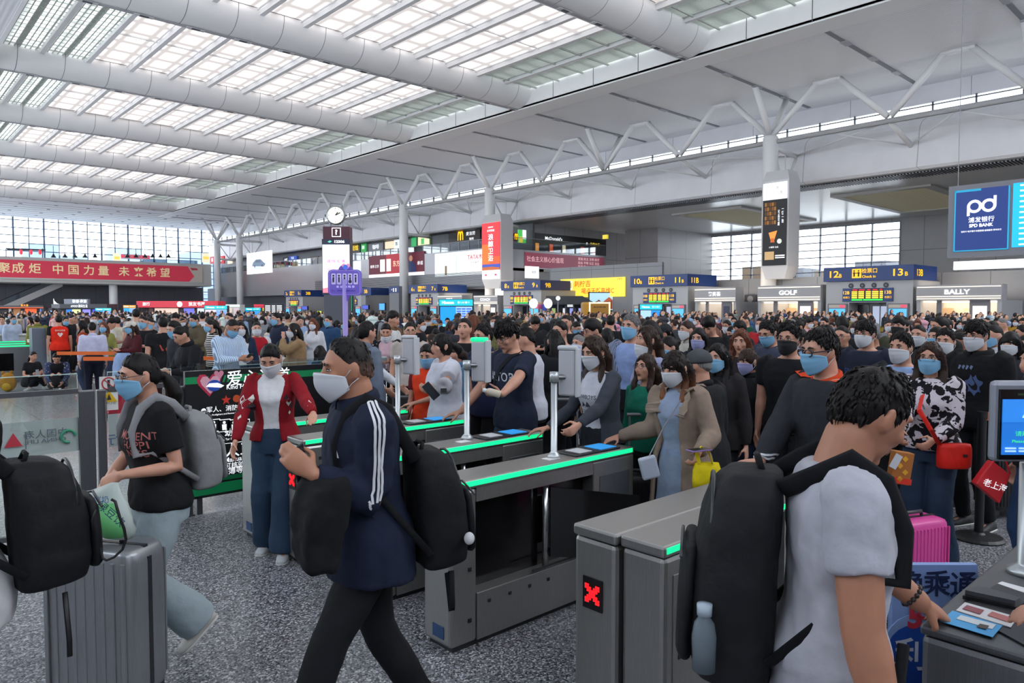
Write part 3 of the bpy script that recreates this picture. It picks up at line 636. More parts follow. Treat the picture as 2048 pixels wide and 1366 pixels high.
# restaurants on the gallery
def sign(plane, v, xl, xr, yt, yb, mat, label, txt=None, tm=None, fit=.8, h=.5, cat='shop sign', name='shop_sign', t=.25):
    b = (bX if plane == 'X' else bY)(name, label, cat, v, xl, xr, yt, yb, t=t, mat=mat)
    if txt: b.text(.5, .5, h, txt, tm or WHT, fit=fit, d=.04)
    return b
def arches(b, u, w, v0, v1):
    P = []
    for c in (-.25, .25): P.append([(u+w*(c+.23*-cos(a)), v0+(v1-v0)*sin(a)**.6) for a in [pi*k/10 for k in range(11)]])
    for q in P: ribbon(b, q, .05, EM('f8c81e', 1.0), 'emblem', .06)
XR_ = 63.4
k = sign('X', XR_, 700, 720, 489, 507, H('20242c', .4), 'dark shop sign with yellow lettering left of the first column', '面馆', AMB)
sign('X', XR_, 722, 732, 485, 507, EM('2f9a4a', .7), 'narrow green upright shop sign on the gallery', '鲜', WHT, h=.3)
sign('X', XR_, 738, 766, 488, 504, H('8b8d92', .4), 'grey shop fascia with white lettering on the gallery', '咖啡', WHT, fit=.5)
sign('X', XR_, 770, 786, 484, 498, EM('ead7b8', .8), 'cream lit shop opening on the gallery')
sign('X', XR_, 788, 799, 478, 500, EM('dfe6ea', .9), 'white upright shop sign beside the first column', '茶', H('2a6a50', .5), h=.3)
b = sign('X', XR_, 821, 861, 473, 496, EM('3a5a3a', .5), 'green framed shop with lit interior right of the first column'); b.rect(.06, .1, .3, .9, EM('2f9a5a', .9), 'upright_sign', d=.05); b.rect(.4, .15, .95, .85, EM('e8e2b8', .9), 'lit_interior', d=.04); b.rect(.55, .2, .7, .7, EM('4fae60', .9), 'menu_board', d=.06)
b = sign('X', XR_, 897, 960, 462, 490, H('2e2a28', .4), 'dark restaurant front with yellow arches and white lettering'); arches(b, .4, .16, .25, .85); b.text(.72, .62, .22, '麦当劳', WHT, fit=.28, d=.05); b.rect(0, .85, 1, .95, WHTD, 'light_strip', d=.04); b.text(.75, .25, .16, '咖啡', WHT, fit=.2, d=.05)
b = sign('Y', 66.0, 1004, 1008, 458, 481, EM('e4e0e8', .9), 'narrow pale upright sign next to the red column advert')
b = sign('Y', 66.0, 1013, 1027, 459, 483, EM('7a1c3c', .7), 'maroon upright sign with white characters near the corner', '港式\n快餐', WHT, h=.22)
b = sign('Y', 66.0, 1028, 1036, 466, 482, H('22201e', .5), 'small black sign with yellow arches at the corner'); arches(b, .5, .8, .2, .9)
b = sign('Y', 66.0, 1038, 1052, 459, 485, EM('4fbc5a', .9), 'green and white upright menu sign at the corner'); b.rect(.5, .3, 1, 1, WHT, 'white_half', d=.04); b.rect(0, 0, .5, .45, EM('e6cf4a', .9), 'yellow_part', d=.05)
b = sign('Y', 66.3, 1057, 1212, 464, 505, H('1d1c1f', .3), 'black restaurant fascia with white and yellow lettering around the corner'); b.text(.3, .78, .17, "McDonald's", WHT, fit=.24, d=.05); b.text(.84, .68, .13, '永和大王', AMB, fit=.14, d=.05); b.disc(.73, .68, .07, WHT, 'roundel', d=.05)
for u, m in ((.1,'e89a4a'),(.27,'d8582e'),(.43,'e6d8b0'),(.67,'d86a60'),(.82,'d8726a')): b.rect(u-.02, .02, u+.02, .5, EM(m, .85), 'menu_panel', d=.05)
sign('X', XR_, 1205, 1214, 470, 478, EM('d8c23a', .8), 'small yellow sign at the far end of the gallery')
# far half of the gallery
XR2 = 63.3
for i, (xl, xr, yt, yb, c, lb, tx) in enumerate(((566,578,515,525,'1d2230','dark coffee bar sign on the distant gallery','A&F'), (578,593,513,521,'2a4fa8','blue lit sign on the distant gallery','饮品'), (620,636,514,524,'3a3026','dark sign with cream lettering on the distant gallery','面包'), (548,566,530,536,'d0b818','low yellow railing sign on the distant gallery',None), (437,448,513,528,'b8242e','red shop sign far along the gallery','●'), (455,464,514,528,'d8c8a8','cream shop sign far along the gallery',None), (420,430,514,528,'b03038','deep red sign near the far columns','■'))):
    sign('X', XR2 if xl > 450 else 58.9, xl, xr, yt, yb, EM(c, .7), lb, tx, WHT)
# ---- far end: red banner, lit signs
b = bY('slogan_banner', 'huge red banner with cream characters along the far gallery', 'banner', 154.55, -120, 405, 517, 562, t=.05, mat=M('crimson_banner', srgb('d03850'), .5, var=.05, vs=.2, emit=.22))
z0, z1 = 7.5, 10.62; b.o.z = z0
for c in list(b.r.children): bpy.data.objects.remove(c)
b.V = Vector((0, 0, z1-z0)); b.body(M('crimson_banner', (1,1,1)), 'banner_cloth', .05)
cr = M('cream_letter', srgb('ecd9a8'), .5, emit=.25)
def u_of(x): return (onY(154.55, x, 540).x-b.o.x)/b.U.x
for ch, x in zip('聚成炬中国力量未来希望', (8, 36, 70, 116, 147, 178, 207, 248, 277, 303, 330)): b.text(u_of(x), .5, .5, ch, cr, name='lettering', bold=.03)
b.poly([(u_of(378),0),(u_of(405),0),(u_of(405),1),(u_of(376),1),(u_of(381),.7),(u_of(388),.35)], H('d8ccc0', .5), 'torn_edge'); b.poly([(u_of(384),.75),(u_of(396),.78),(u_of(394),.9),(u_of(380),.92)], H('c8434e', .5), 'red_shape', d=.03)
MB().box((b.o.x, 154.4, 7.2), (b.p(1,0).x, 154.7, 7.5)).build('rail', LEDGE, b.r)
s = sign('Y', 158, 242, 300, 508, 517, H('d9e2ea', .5), 'red lettered fast food sign behind the far banner', 'BURGER KING', EM('e0204a', 1.0), fit=.98, h=.8)
for i, x in enumerate((227, 405)): bY('round_sign', ('pale round sign left of the red lettered sign', 'pale round sign beside the far columns')[i], 'sign', 158, x, x+14, 506, 525, t=.3, mat=EM('ece4c4', .8)).rect(.1, .35, .9, .65, EM('f0c860', .9), 'middle_band')
lamp_n = 0
for x in (107, 130, 150, 170, 190, 255, 272, 290, 305, 321, 337):
    p = onY(157.5, x, 512); lamp_n += 1
    o = tag(empty('pendant_lamp', p), 'black pendant lamp hanging over the far gallery %s' % ('left of the red lettered sign' if x < 240 else 'below or right of the red lettered sign'), 'lamp', 'pendant lamps left of the red sign' if x < 240 else 'pendant lamps right of the red sign')
    MB().lathe([(.08, .5), (.12, .3), (.45, -.25), (.45, -.3)], p, 10).build('shade', H('22252c', .5), o); MB().tube([p+Vector((0,0,.5)), p+Vector((0,0,1.9))], .05, 5).build('rod', H('22252c', .5), o)
fr = tag(empty('metal_frame', onY(157.6, 50, 520)), 'dark open metal frame of a cafe on the far gallery', 'frame')
q = MB()
for x in (12, 85): q.tube([onY(157.6, x, 530), onY(157.6, x, 497)], .08, 5)
q.tube([onY(157.6, 12, 497), onY(157.6, 91, 500)], .12, 5); q.tube([onY(159.6, 14, 499), onY(159.6, 89, 501)], .1, 5); q.build('tubing', H('2a3340', .5), fr)
q = MB()
for x in (42, 62, 80): p = onY(157.6, x, 504); q.lathe([(.05, .5), (.25, .3), (.25, -.3), (.05, -.5)], p, 8)
q.build('lantern', EM('d8384a', .8), fr)
q = tag(MB().box((onY(158, 290, 520).x, 159.5, 7.5), (onY(158, 400, 520).x, 162, 12.2)).build('cafe_pavilion', glass('smoked_glass', (.45,.52,.58), .2)), 'grey glass pavilion on the far gallery behind the banner', 'pavilion')
# ---- kiosks on the floor far away
def kiosk(d, xl, xr, yt, yb, label, mat, cat='kiosk', name='kiosk', t=2.5):
    b = bD(name, label, cat, d, xl, xr, yt, yb, t=t, mat=mat, part='fascia')
    z = b.o.z; q = MB(); q.slab([b.p(0,0,-t*.5), b.p(1,0,-t*.5), b.p(1,0,-t*.5)-Vector((0,0,z)), b.p(0,0,-t*.5)-Vector((0,0,z))][::-1], -b.n, t*.5); q.build('counter_body', H('2b2d36', .5), b.r)
    for u in (.0, .97): MB().slab([b.p(u,0), b.p(u+.03,0), b.p(u+.03,0)-Vector((0,0,z)), b.p(u,0)-Vector((0,0,z))][::-1], -b.n, .3).build('post', H('3a3c44', .5), b.r)
    return b
def scr(b, u0, u1, hx, s=.85, z0=.9, z1=2.3, name='screen'):
    z = b.o.z; return MB().slab([b.p(u0,0,-b.t*.5+.08)+Vector((0,0,z0-z)), b.p(u1,0,-b.t*.5+.08)+Vector((0,0,z0-z)), b.p(u1,0,-b.t*.5+.08)+Vector((0,0,min(z1,z-.1)-z)), b.p(u0,0,-b.t*.5+.08)+Vector((0,0,min(z1,z-.1)-z))], -b.n, .06).build(name, EM(hx, s), b.r)
b = kiosk(98, 273, 436, 602, 615, 'long red bookshop kiosk with white lettering under the far gallery', M('kiosk_red', srgb('c8283c'), .4, emit=.4))
b.text(.74, .5, .62, '旅友书屋', WHT, fit=.2); b.disc(.53, .5, .42, WHT, 'roundel'); b.text(.12, .5, .5, '旅行', WHT, fit=.09)
for u0, u1, c in ((.17,.46,'d8c8b8'),(.53,.66,'6a74d8'),(.7,.8,'c8dce4'),(.1,.15,'4a3a3c')): scr(b, u0, u1, c)
b = kiosk(92, 103, 214, 608, 617, 'dark electronics kiosk with white lettering and bright screens', H('2c2e38', .4)); b.text(.5, .5, .8, 'tWOO·数码生活', WHT, fit=.3); b.rect(.0, .05, .15, .95, H('6f7078', .5), 'side_panel')
for u0, u1, c in ((.16,.27,'2f7ad8'),(.27,.42,'dce8a0'),(.46,.6,'8a86e0'),(.64,.78,'4a50d0')): scr(b, u0, u1, c)
b = bD('shop_sign', 'white glowing block letters above the dark electronics kiosk', 'shop sign', 94, 128, 176, 598, 608, t=.5, mat=H('8d93a0', .5)); b.text(.65, .5, .55, '联想·商旅', WHT, fit=.6)
b = bD('sail_sign', 'white curved sail shaped sign above the dark kiosk', 'sign', 97, 108, 122, 597, 609); b.poly([(0,0),(1,0),(.5,.2),(.15,.6),(.05,1),(0,1)], WHTD, 'sail', d=.1)
b = kiosk(96, -30, 87, 611, 616, 'food stall with orange glowing lettering at the far left', H('3a3138', .4)); b.text(.68, 1.0, 1.1, '新大发', EM('f6a030', 1.0), fit=.13); b.rect(.1, .0, 1, .2, EM('ff5a28', 1.0), 'neon_strip', d=.05)
for u0, u1, c in ((.58,.78,'f05a28'),(.38,.5,'8a5a30'),(.84,.86,'6a8ad8'),(.3,.34,'a09a98')): scr(b, u0, u1, c, z0=.5, z1=2.2)
def display(d, xl, xr, yt, label, ysplit=616, body='1fb4c4', hdr=True, l='1a8ee8', rr='9cc0f0', yb=None, h=.25, name='information_display'):
    zt = at(xl, yt, d).z; a = at(xl, yt, d); c = at(xr, yt, d)
    b = Board(name, label, 'display', (a.x, a.y, 0), (c.x-a.x, c.y-a.y, 0), (0, 0, zt), t=.4, mat=H('2a3038', .5), part='cabinet')
    if hdr: b.rect(.02, .86, .98, .99, EM(body, .9), 'header', d=.02); b.text(.27, .925, .07, 'Hisense', WHT, fit=.34, d=.03, bold=.04); b.text(.72, .925, .06, '▤ 1-11 ▤ ↑', WHT, fit=.34, d=.03)
    b.rect(.05, .5, .5, .84, EM(l, .85), 'screen', d=.02); b.rect(.5, .5, .96, .84, EM(rr, .75), 'listing_screen', d=.02)
    b.rows(.52, .52, .94, .82, 6, [(0,.3),(.35,.6),(.66,1)], EM('3a6ac8', .7), 'listing', d=.03); b.rect(.03, .2, .97, .49, EM('59c2f4', .85), 'lower_screen', d=.02)
    return b
display(36, 877, 947, 598, 'freestanding screen with turquoise header left of the serif lettered shop')
display(40, 1279, 1325, 608, 'freestanding screen with turquoise header in front of the 10B gate', l='9cc0f0', rr='1a9af0')
display(62, 408, 455, 611, 'freestanding screen right of the red bookshop kiosk', l='c8b8c0')
display(66, 490, 522, 615, 'freestanding screen left of the departures board', rr='3ab4f0')
display(80, 190, 223, 616, 'bright blue screen at the right end of the dark kiosk')
display(84, 97, 104, 616, 'narrow blue screen left of the dark kiosk', hdr=False)
display(85, 246, 272, 610, 'blue screen with yellow and orange header left of the bookshop', body='d0882e')
# departures board of blue rows
b = bD('departures_board', 'dark departures board with rows of blue text behind the purple sign', 'display', 40, 656, 706, 589, 634, t=.4, mat=H('1a1f34', .4)); b.rows(.04, .24, .96, .98, 6, [(0,.22),(.28,.52),(.58,.96)], EM('4a62e8', .9), fill=.75); b.rows(.06, .28, .94, .96, 6, [(.02,.18),(.3,.48),(.7,.92)], EM('dfe6ff', 1.0), 'listing_text', fill=.3, d=.024); b.rect(.74, .28, .96, .95, EM('18a06a', .8), 'status_column', d=.021); b.rows(.03, .1, .97, .2, 1, [(0,.2),(.24,.5),(.54,1)], WHT, 'footer_text', fill=.6)
MB().slab([b.p(.1,0,-.1), b.p(.9,0,-.1), b.p(.9,0,-.1)-Vector((0,0,b.o.z)), b.p(.1,0,-.1)-Vector((0,0,b.o.z))][::-1], -b.n, .2).build('stand', H('3a3c46', .5), b.r)
b = bD('departures_board', 'dark board with red, yellow and green rows left of the 2B gate', 'display', 75, 508, 565, 608, 628, t=.4, mat=H('1d2030', .4)); b.rows(.0, .55, .35, .98, 2, [(0,1)], REDL, fill=.7); b.rows(.0, .3, .35, .6, 2, [(0,1)], AMB); b.rows(.4, .1, .98, .9, 4, [(0,.3),(.4,.6),(.7,1)], WHTD)
MB().slab([b.p(.3,0,-.1), b.p(.7,0,-.1), b.p(.7,0,-.1)-Vector((0,0,b.o.z)), b.p(.3,0,-.1)-Vector((0,0,b.o.z))][::-1], -b.n, .2).build('stand', H('3a3c46', .5), b.r)
b = bD('souvenir_kiosk', 'white arched souvenir kiosk with lit shelves right of the bookshop screen', 'kiosk', 64, 452, 480, 609, 640, t=1.2, mat=H('d8d4d0', .5)); b.rect(.08, .05, .45, .78, EM('cdbcb0', .8), 'lit_shelves'); b.rect(.55, .05, .92, .78, EM('c0b0b4', .8), 'lit_shelves'); b.rect(.0, .86, 1, 1, EM('c8e8d8', .9), 'header')
b = bD('exit_sign', 'small green and yellow exit sign hung below the windows near the 2B gate', 'sign', 70, 635, 642, 622, 632, t=.2, mat=EM('b8d038', .9)); b.rect(0, 0, 1, .5, EM('8ac0a8', .8), 'lower_part'); MB().tube([b.p(.5,0), b.p(.5,0)*1-Vector((0,0,b.o.z))], .06, 5).build('post', GREYP, b.r)
for i, (xl, xr, yt, yb, lb) in enumerate(((603,615,612,620,'small blue wall screen right of the 3B gate'), (724,737,610,619,'small blue wall screen right of the departures board'), (758,770,606,621,'bright blue and white screen left of the grey pylon'))):
    w_ = bX('wall_screen', lb, 'display', 51.8, xl, xr, yt, yb, t=.2, mat=H('23262e', .5)); w_.rect(.06, .08, .94, .92, EM(('4456b8', '4456b8', '4aa0e8')[i], .8), 'screen')
    q = onX(51.8, (xl+xr)/2, yb); MB().box((51.85, q.y-.1, 0), (51.95, q.y+.1, q.z)).build('post', GREYP, w_.r)
# dark glazed pavilion, picture screen, gold booth and white booth in the middle
v = tag(empty('glazed_pavilion', at(1150, 640, 72)), 'dark glazed pavilion with sloping roof below the yellow advert', 'pavilion')
a, b_, c, d_ = at(1092, 592, 70), at(1165, 592, 70), at(1190, 606, 68), at(1092, 606, 68)
MB().slab([a, b_, c, d_], (0,0,-1), .15).build('roof', H('33393f', .3), v)
q = MB()
for x in (1100, 1116, 1132, 1148, 1164, 1180): p = at(x, 606, 69); q.tube([p, (p.x, p.y, 0)], .12, 5)
q.build('frame', H('2c3238', .4), v)
b = bD('', '', '', 70.5, 1098, 1190, 607, 650, root=v); b.body(H('242a34', .2), 'glazing', .1)
for u0, u1, c in ((.06,.14,'9aa86a'),(.3,.36,'e8eaf0'),(.45,.57,'9aa4ec'),(.64,.74,'a8b0f0'),(.8,.92,'b8c0f4')): b.rect(u0, .2, u1, .78, EM(c, .8), 'lit_poster', d=.05)
b.rect(.35, .84, .52, 1.02, WHTD, 'white_sign', d=.06); b.rect(.7, .9, .85, 1.02, EM('c8d8f4', .8), 'pale_sign', d=.06)
o = bD('round_sign', 'white apple shaped light above the dark glazed pavilion', 'sign', 66.5, 1111, 1121, 592, 601, root=None); o.disc(.5, .5, .5, WHTD, 'light_disc', d=.05); MB().tube([o.p(.5,.2), (o.p(.5,.2).x, o.p(.5,.2).y, 0)], .05, 5).build('post', GREYP, o.r)
b = bD('picture_screen', 'screen showing red temple roofs under a pale sky, beside the yellow advert', 'screen', 74, 1177, 1228, 584, 622, t=.5, mat=H('30343c', .4)); b.rect(.04, .05, .96, .95, EM('a8cfe4', .85), 'sky_picture'); b.poly([(.1,.1),(.94,.1),(.94,.55),(.8,.66),(.62,.5),(.4,.46),(.3,.52),(.12,.36)], EM('8a4236', .7), 'temple_picture'); b.poly([(.3,.5),(.4,.6),(.5,.5)], EM('6a3a30', .7), 'roof_picture', d=.02); b.poly([(.58,.5),(.8,.74),(.96,.56)], EM('b0583e', .7), 'roof_picture', d=.021)
MB().slab([b.p(.2,0,-.1), b.p(.8,0,-.1), b.p(.8,0,-.1)-Vector((0,0,b.o.z)), b.p(.2,0,-.1)-Vector((0,0,b.o.z))][::-1], -b.n, .2).build('stand', H('3a3c46', .5), b.r)
g = bD('gold_booth', 'gold photo booth outlined by a glowing white arch', 'booth', 44, 1166, 1220, 604, 650, t=1.6, mat=H('b8862c', .35), part='booth_body', bev=.12)
for q in ((.22,.0,.27,1),(.95,.0,1,1),(.22,.93,1,.99)): g.rect(*q, EM('fff0c0', 1.0), 'light_frame', d=.06)
g.rect(.27, .45, .95, .93, H('a8782a', .4), 'front_panel', d=.04); g.rows(.38, .74, .84, .82, 1, [(0,.2),(.25,.4),(.45,.7),(.75,1)], H('4a3412', .5), 'small_lettering', fill=.5, d=.05); g.rect(.27, .0, .95, .44, EM('8a4a58', .6), 'display_window', d=.04); g.disc(.45, .3, .16, EM('f0708a', .8), 'pink_figure', d=.06)
w = tag(empty('event_stand', at(1085, 650, 46)), 'white exhibition stand with two round white discs on golden poles', 'stand')
for x in (1067, 1096): p = at(x, 607, 46); MB().ell(p, (.28, .28, .32), nu=14, nv=10).build('disc_lamp', EM('eef0f0', .9), w, smooth=True); MB().tube([p, (p.x, p.y, 0)], .035, 6).build('pole', H('c8974a', .4), w)
MB().tube([at(1067, 606, 46), at(1096, 606, 46)], .03, 6).build('cross_bar', H('c8974a', .4), w); b = bD('', '', '', 46.5, 1070, 1094, 625, 655, root=w); b.body(H('d9dadc', .5), 'white_block', .6)
MB().cbox(at(1080, 613, 46), (.35, .1, .3)).build('pink_block', H('c65a86', .5), w); MB().cbox(at(1089, 615, 46), (.3, .1, .4)).build('blue_block', H('3a56c0', .5), w)
# ---- information pylon with a clock
DP = 34.0
r = tag(empty('information_pylon', at(672, 700, DP)), 'tall information pylon with question mark, white screen and a clock on top', 'pylon'); r.location.z = 0
b = bD('', '', '', DP, 645, 701, 478, 590, root=r); b.body(H('2c2e46', .4), 'screen_cabinet', .6)
b.rect(.0, .9, 1, 1, H('272a44', .4), 'screen_header'); b.text(.63, .95, .05, '12306', WHT, fit=.36, bold=.04); b.poly([(.2,.95),(.28,.93),(.36,.96),(.28,.975)], EM('5ab4a0', .9), 'emblem')
b.rect(.02, .04, .98, .9, EM('eef2fb', 1.0), 'screen', d=.02); b.rect(.02, .55, .98, .9, EM('dcecf8', 1.0), 'screen_sky', d=.021); b.text(.5, .6, .05, '诚 信 友 善', EM('c84a8a', .8), fit=.66, d=.03); b.text(.5, .44, .05, '文 明 出 行', EM('a04a9a', .8), fit=.66, d=.03); b.poly([(.02,.04),(.98,.04),(.98,.08),(.5,.16),(.02,.12)], EM('d87a8a', .9), 'wave_picture', d=.026)
c = bD('', '', '', DP, 646, 699, 453, 478, root=r); c.body(H('4a1a2c', .4), 'question_box', .62)
c.rect(.34, .16, .68, .9, WHTD, 'question_frame', d=.03); c.rect(.37, .22, .65, .84, H('4a1a2c', .4), 'question_panel', d=.036); c.text(.51, .52, .42, '?', WHT, d=.05, bold=.05)
MB().slab([at(648, 590, DP), at(698, 590, DP), Vector((at(698, 590, DP).x, at(698, 590, DP).y, 0)), Vector((at(648, 590, DP).x, at(648, 590, DP).y, 0))][::-1], b.n*-1, .5).build('pylon_base', H('4c4e5a', .5), r)
cc = at(672, 431, DP+.25); R = Matrix(((b.U.normalized().x, 0, b.n.x, 0), (b.U.normalized().y, 0, b.n.y, 0), (0, 1, 0, 0), (0, 0, 0, 1)))
q = MB().lathe([(.0, -.18), (.36, -.18), (.43, -.12), (.44, .1), (.4, .14), (.385, .1), (0, .1)], (0,0,0), 32).xform(Matrix.Translation(cc) @ R); ck = q.build('clock_case', M('pewter', srgb('8a8e94'), .3, .7), r, smooth=False)
MB().lathe([(0, .105), (.385, .105), (0, .106)], (0,0,0), 32).xform(Matrix.Translation(cc) @ R).build('clock_dial', EM('dfe4d2', .9), r)
q = MB()
for i in range(12): a = i*pi/6; q.cbox((.32*sin(a), .32*cos(a), .11), (.02, .07 if i % 3 == 0 else .03, .008), R=Matrix.Rotation(-a, 3, 'Z'))
q.xform(Matrix.Translation(cc) @ R).build('hour_marks', BLK, r)
q = MB()
for a, l in ((radians(63), .26), (radians(38), .19)): q.cbox((sin(a)*l/2, cos(a)*l/2, .118), (.045, l, .008), R=Matrix.Rotation(-a, 3, 'Z'))
q.xform(Matrix.Translation(cc) @ R).build('clock_hands', BLK, r)
q = MB()
for s in (-1, 1): q.tube([cc+b.U.normalized()*s*.27+Vector((0,0,.33)), cc+b.U.normalized()*s*.29+Vector((0,0,.6))], [.06, .02], 6); q.tube([cc+b.U.normalized()*s*.25+Vector((0,0,-.3)), cc+b.U.normalized()*s*.3+Vector((0,0,-.62))], .06, 6); q.tube([cc+b.U.normalized()*s*.4, cc+b.U.normalized()*s*.52], .06, 6)
q.build('clock_lug', M('pewter', (1,1,1)), r)
# ---- purple assistance sign on its own pole
DS = 12.5
r = tag(empty('assistance_sign', at(690, 700, DS)), 'purple speech bubble sign with five white pictograms on a lilac pole', 'sign'); r.location.z = 0
b = bD('', '', '', DS, 656, 723, 538, 594, root=r)
PUR = M('purple_sign', srgb('6f5cc0'), .4, emit=.2); LIL = M('lilac_sign', srgb('a597dc'), .45, emit=.12)
def rr(u0, v0, u1, v1, r_, asp, n=5):
    P = []
    for cx, cy, a0 in ((u1-r_*asp, v0+r_, -90), (u1-r_*asp, v1-r_, 0), (u0+r_*asp, v1-r_, 90), (u0+r_*asp, v0+r_, 180)):
        for k in range(n+1): a = radians(a0+90*k/n); P.append((cx+r_*asp*cos(a), cy+r_*sin(a)))
    return P
asp = b.V.length/b.U.length
MB().slab([b.p(u, v) for u, v in rr(0, .05, 1, .98, .16, asp)], -b.n, .05).build('bubble', PUR, r)
b.poly([(.42,.08),(.66,.08),(.56,-.16)], PUR, 'bubble_tip', d=-.02); b.poly(rr(.03, .08, .97, .95, .14, asp), LIL, 'bubble_rim', d=.004); b.poly(rr(.05, .1, .95, .93, .12, asp), PUR, 'bubble_face', d=.008)
MB().slab([b.p(.52+.2*cos(a), .98+.18*sin(a)/1) for a in [2*pi*k/16 for k in range(16)]], -b.n, .04).build('bubble_bump', PUR, r)
hx = [(0,-1),(-.9,.1),(-.95,.6),(-.5,.95),(0,.55),(.5,.95),(.95,.6),(.9,.1)]
b.poly([(.55+.13*x, 1.08+.13*y) for x, y in hx], EM('d88aa8', .6), 'heart'); b.disc(.54, 1.06, .09, EM('4468c8', .7), 'train_emblem', d=.03)
for i in range(5):
    u = .11+.165*i; b.poly(rr(u, .45, u+.13, .84, .03, asp, 2), M('lilac_tile', srgb('c4bce8'), .5, emit=.25), 'pictogram_tile', d=.014); k = H('2c2a4a', .6)
    b.disc(u+.065, .76, .035, k, 'pictogram', d=.02); b.poly([(u+.045,.52),(u+.085,.52),(u+.09,.71),(u+.04,.71)], k, 'pictogram', d=.02)
    if i == 3: b.disc(u+.065, .55, .06, k, 'pictogram', d=.021)
    if i == 0: b.poly([(u+.02,.5),(u+.028,.5),(u+.045,.66),(u+.035,.66)], k, 'pictogram', d=.02)
b.text(.53, .36, .07, '老 幼 病 残 孕', EM('cfc8f0', .7), fit=.75, d=.016); b.text(.47, .22, .07, '军人、消防救援人员依法优先', EM('1f2c7a', .5), fit=.72, d=.016)
q = MB(); p = b.p(.5, -.1, -.03); q.tube([p+Vector((0,0,.35)), (p.x, p.y, 0)], [(.16, .03), (.09, .03)], 8, ref=b.U); q.build('pole', LIL, r); MB().lathe([(.3, 0), (.3, .02), (.08, .05)], (p.x, p.y, 0), 16).build('base', H('77757f', .5), r)
# ================================================================== TICKET GATES, FENCE, FOREGROUND OBJECTS
def brushed(name, col, rough=.36, metal=.85):
    m, nt, b = nodes(name); tc = N(nt, 'TexCoord'); mp = N(nt, 'Mapping'); mp.inputs['Scale'].default_value = (60, 60, 2.5); nz = N(nt, 'TexNoise'); nz.inputs['Scale'].default_value = 4; nz.inputs['Detail'].default_value = 3
    nt.links.new(tc.outputs['Object'], mp.inputs['Vector']); nt.links.new(mp.outputs[0], nz.inputs['Vector'])
    c = ramp(nt, nz.outputs['Fac'], [(.3, tuple(q*.86 for q in col)), (.7, col)]); nt.links.new(c, b.inputs['Base Color'])
    r = N(nt, 'MapRange'); nt.links.new(nz.outputs['Fac'], r.inputs['Value']); r.inputs['To Min'].default_value = rough-.06; r.inputs['To Max'].default_value = rough+.08; nt.links.new(r.outputs[0], b.inputs['Roughness'])
    b.inputs['Metallic'].default_value = metal; return m
STEEL = brushed('brushed_steel', srgb('a7a6a4')); STEELD = brushed('dark_brushed_steel', srgb('85868a'), .42)
SMOKE = M('smoked_acrylic', srgb('0c0b0d'), .12, spec=.6); SCREW = H('1d1e21', .5); SEAMD = H('2a2b2e', .6)
LEDG = EM('12e08a', 1.25); LEDR = EM('ff1a22', 1.5)
GT = .95
